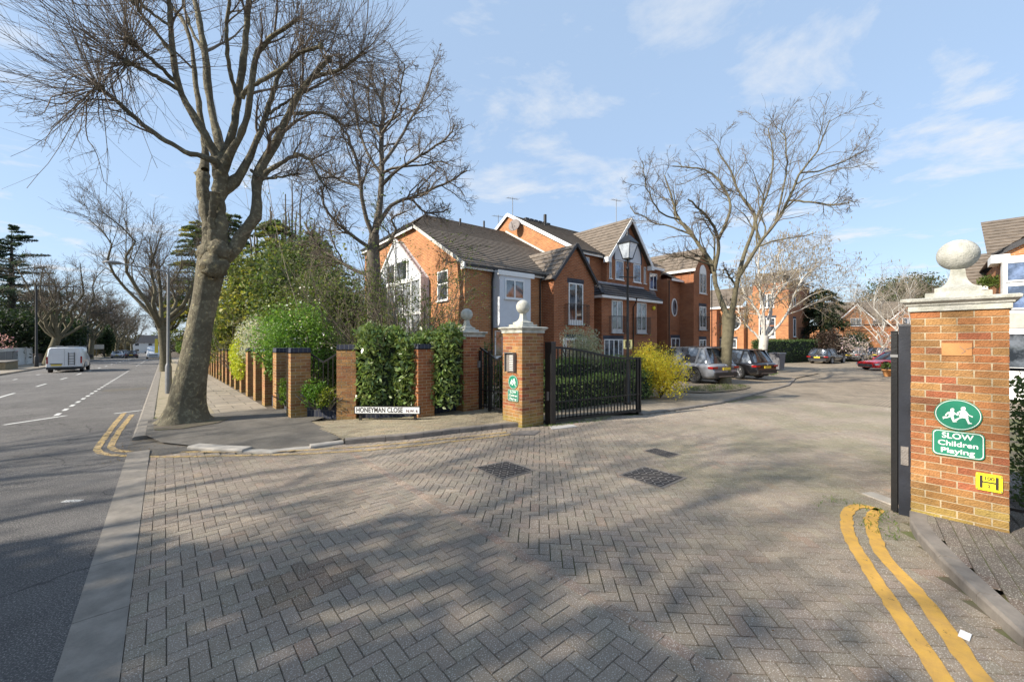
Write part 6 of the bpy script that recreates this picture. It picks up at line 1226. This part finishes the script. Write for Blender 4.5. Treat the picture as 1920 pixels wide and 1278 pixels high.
def car(name,label,loc,hd,paint,kind='suv',L=4.85,Wd=1.95,Hh=1.78,wb=2.92,wr=.38,cat='car',grp=None,dark=False,plate='plate_y',spokes=9,fo=.88):
    T=thing(name,label,cat,loc,0,grp); T.rotation_euler[2]=math.atan2(hd[1],hd[0]); xf=L/2; xr=-L/2; w=Wd/2
    fx=xf-fo; rx=fx-wb; hb={'suv':.98,'saloon':.86,'estate':.86,'hatch':.90}[kind]*(Hh/(1.78 if kind=='suv' else 1.45))**.5; zb=.27 if kind=='suv' else .2
    def sec(wk,zt,zb_): return [(0,zb_),(wk*.86,zb_),(wk*.97,zb_+.14),(wk,zb_+.34),(wk*.985,zt-.16),(wk*.93,zt-.03),(wk*.80,zt+.012),(0,zt+.03)]
    tail=hb*1.0
    st=[(xr,sec(w*.80,tail-.14,zb+.18)),(xr+.05,sec(w*.90,tail-.05,zb+.08)),(xr+.3,sec(w*.975,tail,zb)),(rx,sec(w,tail+.01,zb)),(rx+.8,sec(w*.985,hb,zb)),(fx-1.0,sec(w*.98,hb-.03,zb)),(fx-.35,sec(w*.985,hb-.07,zb)),(fx+.1,sec(w*.985,hb-.12,zb)),(xf-.28,sec(w*.93,hb-.20,zb)),(xf-.08,sec(w*.84,hb-.28,zb+.03)),(xf,sec(w*.72,hb-.36,zb+.12))]
    if kind=='saloon': st[0]=(xr,sec(w*.8,tail-.1,zb+.15))
    b=loft(st).build('body',paint,T); carve(b,[(x,s*w*.62 if s>0 else -w*1.2,w*1.2 if s>0 else -w*.62,wr,wr*1.16) for x in (fx,rx) for s in (1,-1)])
    MB().box(xr+.3,xf-.3,-w*.6,w*.6,.2,.45).build('underbody',M['trim'],T)
    for x in (fx,rx):
        for s in (1,-1): wheel(T,x,s*(w-.115),wr,.23,s if True else 1,spokes,dark)
    # greenhouse
    rr_={'suv':(xr+.22,xr+.62),'estate':(xr+.12,xr+.62),'hatch':(xr+.15,xr+.7),'saloon':(xr+.75,xr+1.45)}[kind]; wsb,wst=fx-.55,fx-1.38
    def gs(x,z): return x
    z0=hb-.02; z1=Hh-.05
    def g(x,wk,zt): return (x,[(0,z0-.2),(w*.90,z0-.2),(w*.90,z0+.01),(wk,zt-.03),(wk*.88,zt),(0,zt+.02)])
    gh=loft([(rr_[0],[(0,z0-.2),(w*.84,z0-.2),(w*.84,z0),(w*.80,z0+.03),(w*.7,z0+.04),(0,z0+.05)]),g(rr_[1],w*.70,z1),g((rr_[1]+wst)/2,w*.73,z1+.03),g(wst,w*.71,z1),(wsb,[(0,z0-.2),(w*.86,z0-.2),(w*.86,z0-.02),(w*.82,z0),(w*.7,z0+.01),(0,z0+.02)])]); G_=gh.build('windows',M['glass'],T)
    # roof and pillars in body colour
    rf=MB(); n=6; xs=np.linspace(rr_[1]-.06,wst+.05,7); V=[]
    for x in xs:
        u=abs((x-(rr_[1]+wst)/2)/((wst-rr_[1])/2)); zt=z1+.03*(1-min(1,u)); V+=[(x,-w*.735,zt-.035),(x,-w*.63,zt+.018),(x,0,zt+.04),(x,w*.63,zt+.018),(x,w*.735,zt-.035)]
    V=np.array(V); i=np.arange(35).reshape(7,5); rf.add(V,np.stack([i[:-1,:-1],i[1:,:-1],i[1:,1:],i[:-1,1:]],-1).reshape(-1,4),sm=True); rf.build('roof',paint,T)
    for s in (1,-1):
        pl=MB(); pl.bar((wsb,s*w*.865,z0),(wst,s*w*.725,z1-.02),.06,.05); pl.bar((rr_[0]+.02,s*w*.85,z0),(rr_[1],s*w*.71,z1-.02),.12,.06) if False else None; pl.build('front_pillar',paint,T)
        xm=(fx+rx)/2; MB().bar((rr_[0]+.02,s*w*.85,z0),(rr_[1],s*w*.71,z1-.02),.12,.06).build('rear_pillar',paint,T); MB().bar((rr_[1]+.38,s*w*.905,z0),(rr_[1]+.25,s*w*.725,z1-.02),.09,.04).build('side_pillar',paint,T)
    for s in (1,-1): MB().bar((xm-.05,s*w*.908,z0),(xm-.12,s*w*.74,z1-.02),.07,.03).build('door_pillar',M['trim'],T)
    for s in (1,-1):
        MB().lathe([(.01,-.09),(.06,-.07),(.08,0),(.06,.07),(.01,.09)],(wsb-.25,s*(w+.07),z0+.05),10).build('wing_mirror',paint,T)
        MB().box(rx+.55,rx+.75,s*w-.012 if s>0 else -w-.012,s*w+.012 if s>0 else -w+.012,hb-.20,hb-.16).build('door_handle',M['rim'],T)
        for x in (rx+.42,rx+1.42,fx-.62): MB().box(x,x+.012,s*w*1.0-.004,s*w*1.0+.004,zb+.3,hb-.13).build('door_gap',M['trim'],T)
        MB().box(xr-.005,xr+.26,min(s*w*.60,s*w*.965),max(s*w*.60,s*w*.965),tail-.23,tail-.13,ty=0).build('tail_light',M['redlight'],T)
        MB().box(xf-.30,xf-.06,min(s*w*.55,s*w*.93),max(s*w*.55,s*w*.93),hb-.42,hb-.31).build('headlight',M['headlight'],T)
    MB().box(xr-.03,xr+.15,-w*.82,w*.82,zb+.08,zb+.30).build('rear_bumper',M['trim'],T); MB().box(xf-.16,xf+.015,-w*.66,w*.66,zb+.08,zb+.30).build('front_grille',M['trim'],T)
    p=MB().box(xr-.045,xr-.02,-.26,.26,tail-.30,tail-.18); p.build('number_plate',M[plate],T)
    MB().box(xr-.036,xr-.03,-w*.55,w*.55,zb+.10,zb+.125).build('bumper_strip',M['rim'],T)
    if kind=='suv': MB().box(rr_[1]-.32,rr_[1]-.02,-w*.66,w*.66,z1-.01,z1+.025).build('spoiler',paint,T)
    for s in (1,-1):
        MB().bar((rr_[1]+.1,s*w*.66,z1+.045),(wst-.1,s*w*.66,z1+.045),.03).build('roof_rail',M['trim' if kind=='suv' else 'rim'],T)
    MB().lathe([(.055,0),(.055,.012),(.01,.016)],(0,0,0),14,M=Matrix.Translation((xr-.02,0,tail-.10))@Matrix.Rotation(R(-90),4,'Y')).build('rear_badge',M['rim'],T)
    return T
def dirv(a): return (math.sin(R(a)),math.cos(R(a)))   # heading a degrees clockwise from +y
pg=carpaint('grey_car_paint',(.19,.20,.225)); pb=carpaint('black_car_paint',(.010,.010,.012)); pr=carpaint('red_car_paint',(.60,.015,.025)); pn=carpaint('dark_car_paint',(.02,.019,.022)); ps=carpaint('silver_car_paint',(.20,.19,.19)); pu=carpaint('blue_car_paint',(.015,.025,.09)); pw=carpaint('white_van_paint',(.72,.74,.76),.3)
def place(px,py,Z,hd,L,wb,w,dxw,side,fo=.88):
    P=D(px,Z,640); hx,hy=hd; rxt=(hy,-hx); c=Vector((P.x,P.y)); c+=Vector((hx,hy))*(wb/2+ (0))*dxw+Vector(rxt)*(w/2-.05)*side; off=((L/2-fo)+(L/2-fo-wb))/2; c-=Vector((hx,hy))*off; return (c.x,c.y,h(c.x,c.y)+.07)
hd=dirv(15)
car('parked_car','grey four-wheel-drive car with black spoked wheels behind the leaning court tree',place(1301,722,19.6,hd,4.85,2.92,1.95,1,1),hd,pg,'suv',cat='car',grp='cars parked in the court',dark=True,spokes=11)
hd=dirv(17)
car('parked_car','black car with red tail lights beyond the grey one beside the court tree',place(1384,711,22.6,hd,4.65,2.7,1.9,1,1),hd,pb,'suv',L=4.65,Wd=1.9,Hh=1.68,wb=2.7,grp='cars parked in the court')
hd=dirv(99)
car('parked_car','dark estate car parked left of the silver one beside the long hedge',(D(1551,41).x,D(1551,41).y,h(30,5)),hd,pn,'estate',L=4.7,Wd=1.85,Hh=1.5,wb=2.8,wr=.34,grp='cars parked in the court')
hd=dirv(99)
car('parked_car','silver-brown hatchback behind the dark estate car beside the long hedge',(D(1606,45).x,D(1606,45).y,h(30,5)),hd,ps,'hatch',L=4.4,Wd=1.85,Hh=1.6,wb=2.65,wr=.34,grp='cars parked in the court')
hd=dirv(100)
car('parked_car','dark blue car mostly hidden by the small cherry tree',(D(1652,47).x,D(1652,47).y,h(30,5)),hd,pu,'hatch',L=4.2,Wd=1.8,Hh=1.5,wb=2.6,wr=.33,grp='cars parked in the court')
hd=dirv(-52)
P=D(1622,31); L_=4.6; c=Vector((P.x,P.y))-Vector(hd)*(L_/2)
car('parked_car','bright red car cut off by the black gate post',(c.x,c.y,h(30,5)),hd,pr,'saloon',L=4.6,Wd=1.82,Hh=1.42,wb=2.85,wr=.335,grp='cars parked in the court',spokes=6)
# vehicles in the street
hy=(0,1)
def street(px,Z): 
    p=D(px,Z); return (p.x,p.y,h(p.x,p.y))
car('parked_car','white car parked at the far left kerb',(-7.4,118,h(-7,118)),(0,1),carpaint('white_car_paint',(.6,.6,.62)),'saloon',L=4.5,Wd=1.85,Hh=1.45,wb=2.7,wr=.34,grp='far cars in the street')
car('parked_car','dark car driving away in the middle of the street',(-4.9,110,h(-7,110)),(0,1),pn,'hatch',L=4.4,Wd=1.85,Hh=1.6,wb=2.6,wr=.34,grp='far cars in the street')
car('parked_car','pale blue car behind the far white car',(-7.2,128,h(-7,128)),(0,1),carpaint('pale_blue_paint',(.35,.45,.62)),'hatch',L=4.4,Wd=1.85,Hh=1.6,wb=2.6,wr=.34,grp='far cars in the street')
car('parked_car','small dark car farthest away at the right kerb',(-1.6,150,h(-2,150)),(0,-1),pn,'hatch',L=4.2,Wd=1.8,Hh=1.5,wb=2.6,wr=.34,grp='far cars in the street')
car('parked_car','small blue car far away at the left kerb',(-7.4,160,h(-7,160)),(0,1),pu,'hatch',L=4.2,Wd=1.8,Hh=1.5,wb=2.6,wr=.34,grp='far cars in the street')
def van(label,loc,hd,Hh=2.0,L=5.2,ladder=True,front=False):
    T=thing('van',label,'van',loc,0,'vans in the street'); T.rotation_euler[2]=math.atan2(hd[1],hd[0]); w=.98; xr=-L/2; xf=L/2; zb=.32
    def s(wk,zt,zb_,tw): return [(0,zb_),(wk*.9,zb_),(wk,zb_+.15),(wk,1.05),(wk*tw*1.04,min(zt-.25,1.5)),(wk*tw,zt-.12),(wk*tw*.88,zt),(0,zt+.02)]
    b=loft([(xr,s(w*.95,Hh-.04,zb+.05,.86)),(xr+.08,s(w,Hh,zb,.88)),(xf-1.9,s(w,Hh,zb,.88)),(xf-1.45,s(w,Hh-.06,zb,.86)),(xf-.75,s(w*.98,1.35,zb,.95)),(xf-.15,s(w*.92,1.1,zb,.96)),(xf,s(w*.8,.9,zb+.1,.96))]).build('body',pw,T)
    fx,rx,wr=xf-.95,xr+.95,.34; carve(b,[(x,w*.6 if k>0 else -w*1.2,w*1.2 if k>0 else -w*.6,wr,.41) for x in (fx,rx) for k in (1,-1)])
    MB().box(xr+.3,xf-.3,-.55,.55,.22,.5).build('underbody',M['trim'],T)
    for x in (fx,rx):
        for k in (1,-1): wheel(T,x,k*(w-.12),wr,.22,k,5)
    X=xr-.012
    MB().box(X,X+.02,-.004,.004,zb+.28,Hh-.12).build('door_gap',M['trim'],T); MB().box(X-.03,xr+.12,-w*.97,w*.97,zb-.02,zb+.17).build('rear_bumper',M['trim'],T)
    for k in (1,-1): MB().box(X-.004,xr+.07,min(k*.86,k*.955),max(k*.86,k*.955),.75,1.3).build('tail_light',M['redlight'],T)
    p=MB().box(X-.012,X,.14,.70,.58,.69).build('number_plate',M['plate_y'],T); MB().box(X-.014,X,.10,.76,.71,.76).build('plate_handle',M['trim'],T)
    for z in (1.15,1.45): MB().box(X-.004,X,-.80,.80,z,z+.012).build('door_crease',pw,T)
    if ladder:
        t=thing('ladder','short black ladder mounted on the right rear door of the white van','ladder',loc,0); t.rotation_euler[2]=T.rotation_euler[2]
        for y in (-.22,-.54): MB().box(X-.06,X-.03,y-.02,y+.02,.62,1.62).build('rail',M['trim'],t)
        for z in np.arange(.68,1.62,.21): MB().box(X-.055,X-.035,-.54,-.22,z,z+.03).build('rung',M['trim'],t)
        t=thing('roof_rack','long ladders and bars stacked on the roof rack of the white van','roof rack',loc,0); t.rotation_euler[2]=T.rotation_euler[2]
        for x in (xr+.3,xr+1.6,xr+2.9): MB().box(x-.03,x+.03,-.8,.8,Hh+.03,Hh+.08).build('crossbar',M['grey'],t)
        for y in (-.4,-.1,.5): MB().box(xr+.1,xr+3.3,y-.03,y+.03,Hh+.08,Hh+.13).build('ladder_rail',M['grey'],t)
    for k in (1,-1):
        MB().add([(xf-1.6,k*w*.905,1.22),(xf-.95,k*w*.965,1.18),(xf-1.3,k*w*.90,1.62),(xf-1.62,k*w*.868,1.72)][::k],[0,1,2,3]).build('side_window',M['glass'],T); MB().box(xf-1.15,xf-1.0,k*w+.0 if k>0 else -w-.2,k*w+.2 if k>0 else -w,1.05,1.35).build('wing_mirror',M['trim'],T)
        MB().box(xr+1.5,xf-2.0,k*w-.003,k*w+.006,1.0,1.02).build('rub_strip',M['trim'],T)
    MB().add([(xf-.78,-.72,1.42),(xf-.78,.72,1.42),(xf-1.38,.68,1.90),(xf-1.38,-.68,1.90)],[0,1,2,3]).build('windscreen',M['glass'],T)
    MB().box(xf-.2,xf+.01,-.6,.6,.6,.78).build('grille',M['trim'],T)
    return T
van('white van with a ladder on its rear door parked at the left kerb',(-5.95,49.6,h(-6,49.6)),(0,1))
van('white van facing us far down the street at the right kerb',(-1.5,100,h(-1.5,100)),(0,-1),2.3,5.4,ladder=False)
# ================================================================ lamps, bins and small things
lp=G(1177,757,.07); t=thing('lamp_post','black Victorian lamp post with a glass lantern behind the open gate leaf','lamp post',(lp.x,lp.y,h(lp.x,lp.y)+.06)); t.scale=(.84,.84,1)
MB().lathe([(.13,0),(.13,.08),(.10,.12),(.10,.75),(.075,.85),(.06,.95),(.05,1.2),(.043,3.0),(.04,4.0),(.06,4.03),(.06,4.08),(.035,4.12),(.035,4.25),(.055,4.28),(.02,4.34)],(0,0,0),14).build('column',M['black'],t)
MB().tubes([[(-.3,.15,3.80),(.3,-.15,3.80)]],[[.016,.016]],6).build('ladder_bar',M['black'],t)
MB().lathe([(.12,4.36),(.245,4.80)],(0,0,0),sq=True).build('lantern_glass',mat('lantern_glass',(.55,.60,.66),.12,.1,4,spec=.8),t)
mb=MB()
for sx in (1,-1):
    for sy in (1,-1): mb.bar((sx*.125,sy*.125,4.35),(sx*.25,sy*.25,4.80),.022)
for a_,b_,z in ((.13,.13,4.35),(.255,.255,4.80)):
    for s_ in (1,-1): mb.box(-a_,a_,s_*b_-.012,s_*b_+.012,z-.012,z+.012); mb.box(s_*b_-.012,s_*b_+.012,-a_,a_,z-.012,z+.012)
mb.build('lantern_frame',M['black'],t)
MB().lathe([(.28,4.81),(.24,4.86),(.10,5.02),(.07,5.05)],(0,0,0),sq=True).build('lantern_roof',M['black'],t); MB().lathe([(.07,5.04),(.05,5.12),(.03,5.14),(.04,5.18),(.01,5.27)],(0,0,0),10).build('finial',M['black'],t)
for s_ in (1,-1): MB().tubes([[(s_*.02,0,4.14),(s_*.16,0,4.18),(s_*.13,0,4.30),(s_*.13,0,4.37)]],[[.012]*4],6).build('bracket',M['black'],t)
t=thing('hydrant_sign','small pale yellow square H sign on the court lamp post','sign',tuple(D(1177,12.2,0).xy)+(1.9,)); t.rotation_euler[2]=-TH+R(-6); MB().box(-.13,.13,-.01,.0,-.24,.04).build('panel',mat('pale_yellow',(.75,.68,.30),.5,.05),t)
for q in ((-.075,-.045,-.2,0),(.045,.075,-.2,0),(-.045,.045,-.115,-.085)): MB().box(q[0],q[1],-.014,-.0101,q[2],q[3]).build('letter_bar',M['signblack'],t)
def streetlamp(label,x,y,Ht,arm,r_=.075,col='pipe',sg=1):
    t=thing('street_lamp',label,'street lamp',(x,y,h(x,y)),0,'street lamps'); MB().lathe([(r_*1.7,0),(r_*1.7,1.1),(r_*1.2,1.2),(r_,1.25),(r_*.7,Ht)],(0,0,0),10).build('column',M[col],t)
    MB().tubes([[(0,0,Ht-.3),(0,0,Ht-.05),(sg*.15,0,Ht),(sg*arm,0,Ht+.12)]],[[r_*.7,r_*.6,r_*.5,r_*.4]],7).build('arm',M[col],t); MB().lathe([(.02,-.04),(.10,0),(.06,.07),(.02,.09)],(0,0,0),10,M=Matrix.Translation((sg*(arm+.25),0,Ht+.12))@Matrix.Diagonal((3,1,1,1))).build('lamp_head',M['grey'],t); return t
streetlamp('tall dark street lamp with a level arm on the left footway near the van',-9.75,62,8.3,3.6,.10)
streetlamp('distant dark street lamp on the left footway beyond the van',-9.75,98,8.0,2.5,.09)
streetlamp('grey street lamp post behind the plane tree trunk, arm reaching over the road',.12,20.2,4.75,1.25,.06,'grey',-1)
t=thing('yellow_notice','tall yellow notice strapped to a street tree trunk','notice',(-.42,38,h(0,38)+1.5)); MB().box(-.10,.10,-.15,.15,0,1.0,tx=.02,ty=.02).build('panel',mat('notice_yellow',(.62,.52,.06),.6,.1),t)
# wheelie bin
b=G(1457,696,.05); t=thing('wheelie_bin','grey wheelie bin by the hedge behind the birch','bin',(b.x,b.y,h(b.x,b.y)+.07),R(-15)); gm=mat('grey_plastic',(.14,.14,.155),.5,.1,3)
MB().add([(-.3,-.32,.12),(.3,-.32,.12),(.3,.28,.12),(-.3,.28,.12),(-.36,-.4,1.25),(.36,-.4,1.25),(.36,.38,1.25),(-.36,.38,1.25)],[[0,3,2,1],[4,5,6,7],[0,1,5,4],[1,2,6,5],[2,3,7,6],[3,0,4,7]]).build('body',gm,t)
MB().box(-.4,.4,-.44,.42,1.25,1.33,tx=.03,ty=.04).build('lid',gm,t)
for s_ in (1,-1): MB().lathe([(.02,-.03),(.12,-.03),(.12,.03),(.02,.03)],(0,0,0),14,M=Matrix.Translation((s_*.33,.3,.12))@Matrix.Rotation(R(90),4,'Y')).build('wheel',M['tyre'],t)
# terracotta pot
b=D(1664,25.5); t=thing('plant_pot','terracotta pot standing in front of the red car','plant pot',(b.x,b.y,h(b.x,b.y))); MB().lathe([(.17,0),(.26,.38),(.30,.38),(.30,.46),(.25,.46),(.24,.40)],(0,0,0),20).build('pot',M['terracotta'],t); MB().lathe([(.24,.42),(.01,.43)],(0,0,0),14).build('soil',M['soil'],t)
# white trellis frame behind the olive bush
t=thing('garden_arch','white rectangular frame standing behind the olive bush','garden arch',tuple(D(1078,13.6,0).xy)+(.0,)); t.rotation_euler[2]=R(-20); MB().box(-.42,.42,-.02,.02,1.95,2.0).build('top_rail',M['white'],t)
for s_ in (1,-1): MB().box(s_*.42-.02,s_*.42+.02,-.02,.02,0,1.99).build('post',M['white'],t)
# ---- left side: white garage wall, panels, stone block, garden walls, far houses
wl=mat('white_wall',(.62,.62,.60),.85,.12,4)
t=thing('garage_wall','low white wall with grey louvred panels at the left edge','wall',(-12.9,66,h(-13,66))); MB().box(-.1,.1,-6,9.5,-.2,1.9).build('wall',wl,t)
for y in (-3,-.6,1.8,4.2): 
    p=MB().box(.1,.14,y,y+2.1,.7,1.65).build('louvre_panel',M['grey'],t)
MB().box(-.13,.13,-6,9.5,1.9,1.97).build('coping',M['stone'],t)
t=thing('white_gate','white painted board gate beside the louvred wall','gate',(-12.8,77.4,h(-13,77))); MB().box(-.05,.05,-1.2,1.2,0,2.05).build('board_panel',wl,t); MB().box(-.09,.09,-1.45,-1.2,0,2.2).build('post',wl,t); MB().box(-.09,.09,1.2,1.45,0,2.2).build('post',wl,t); MB().box(.05,.07,-.9,-.7,.35,.42).build('letter_slot',M['trim'],t)
t=thing('stone_block','worn stone block wall end at the left edge of the footway','low wall',(-10.9,57.5,h(-11,57))); st_=mat('old_stone',(.22,.18,.11),.95,.35,5,.8,30); MB().box(-.5,.6,-3,1,-.1,.78,tx=.02,ty=.02).build('wall',st_,t); MB().box(-.55,.65,-3.05,1.05,.78,.86,tx=.02,ty=.02).build('coping',M['kerb'],t)
t=thing('garden_wall','brown brick garden wall beyond the white gate','wall',(-12.9,95,h(-13,95))); MB().box(-.12,.12,-15.5,30,-.5,1.5).build('wall',brickmat('brown_brick',(.14,.08,.055),(.10,.06,.045),(.2,.17,.13)),t)
t=thing('white_shed','small white garage among the left street trees beyond the van','garage',(-13.5,112,h(-13,112))); MB().box(-2,2,-2,2,-.3,2.4).build('wall',wl,t); MB().box(2.0,2.04,-1.2,1.2,0,2.0).build('door',M['white'],t); MB().add([(-2.2,-2.2,2.4),(2.2,-2.2,2.4),(2.2,2.2,2.4),(-2.2,2.2,2.4),(0,-2.2,3.4),(0,2.2,3.4)],[[0,4,5,3],[1,2,5,4]]).build('roof',M['tiledark'],t)
def simple_house(label,x,y,w_,d_,eh,rh,wm,rm,rot=0):
    t=thing('distant_house',label,'house',(x,y,h(x,y)-.3),rot,'houses far down the street'); MB().box(-w_/2,w_/2,-d_/2,d_/2,0,eh).build('wall',wm,t)
    g_=MB(); V=[(-w_/2-.4,-d_/2-.4,eh-.1),(w_/2+.4,-d_/2-.4,eh-.1),(w_/2+.4,d_/2+.4,eh-.1),(-w_/2-.4,d_/2+.4,eh-.1),(-w_/2+d_*.35,0,eh+rh),(w_/2-d_*.35,0,eh+rh)]; g_.add(V,[[0,1,5,4],[2,3,4,5]]); g_.add(V,[[1,2,5],[3,0,4]]); g_.build('roof',rm,t)
    for i in range(3):
        for z in (1,3.7): c=-w_/2+w_*(i+.5)/3; f=MB().box(c-.8,c+.8,-d_/2-.05,-d_/2,z,z+1.3).build('window',M['white'],t); MB().box(c-.7,c+.7,-d_/2-.07,-d_/2-.05,z+.1,z+1.2).build('pane',M['glass'],f)
    MB().box(w_*.2,w_*.2+.8,-.5,.5,eh+rh-1,eh+rh+1).build('chimney',M['wallredshade'],t); return t
simple_house('white house with a slate roof closing the end of the street',-5,262,14,9,5.2,3.6,wl,M['tiledark'])
simple_house('red-roofed house at the far end of the street, right of the white one',14,275,12,9,5.2,4,wl,mat('red_tile',(.22,.09,.05),.85,.3,3))
simple_house('brick house far down the street, left of the white one',-26,262,14,9,5.2,3.6,M['wallredshade'],mat('red_tile2',(.20,.09,.05),.85,.3,3))
# houses across the street, off to the left of the photo: they and the garden trees shade the entrance
for i,(x,y) in enumerate(((-24,-2),(-24,40))):
    t=simple_house(('brick house across the street, opposite the entrance','brick house across the street beyond the garden trees')[i],x,y,13,9,5.4,3.6,M['wallredshade'],M['tile'],R(90)); 
t=thing('white_post','short white post in the footway beyond the second right-hand street tree','post',(1.6,62,h(1,62))); MB().lathe([(.12,0),(.12,1.5),(.06,1.6)],(0,0,0),10).build('column',M['white'],t)
t=thing('direction_sign','small pale sign board on a post by the left kerb beyond the van','sign',(-9.3,104,h(-9,104))); MB().box(-.03,.03,-.03,.03,0,2.6).build('post',M['grey'],t); MB().box(-1.0,1.0,-.06,-.03,1.9,2.7).build('panel',M['stone'],t)
# small litter seen on the paving
b=G(1809,1193); tag(MB().poly([(b.x-.05,b.y-.02,.006),(b.x+.05,b.y-.03,.006),(b.x+.06,b.y+.02,.006),(b.x-.04,b.y+.03,.006)],th=.003).build('paper_scrap',M['white']),'scrap of white paper lying by the right-hand kerb','litter')
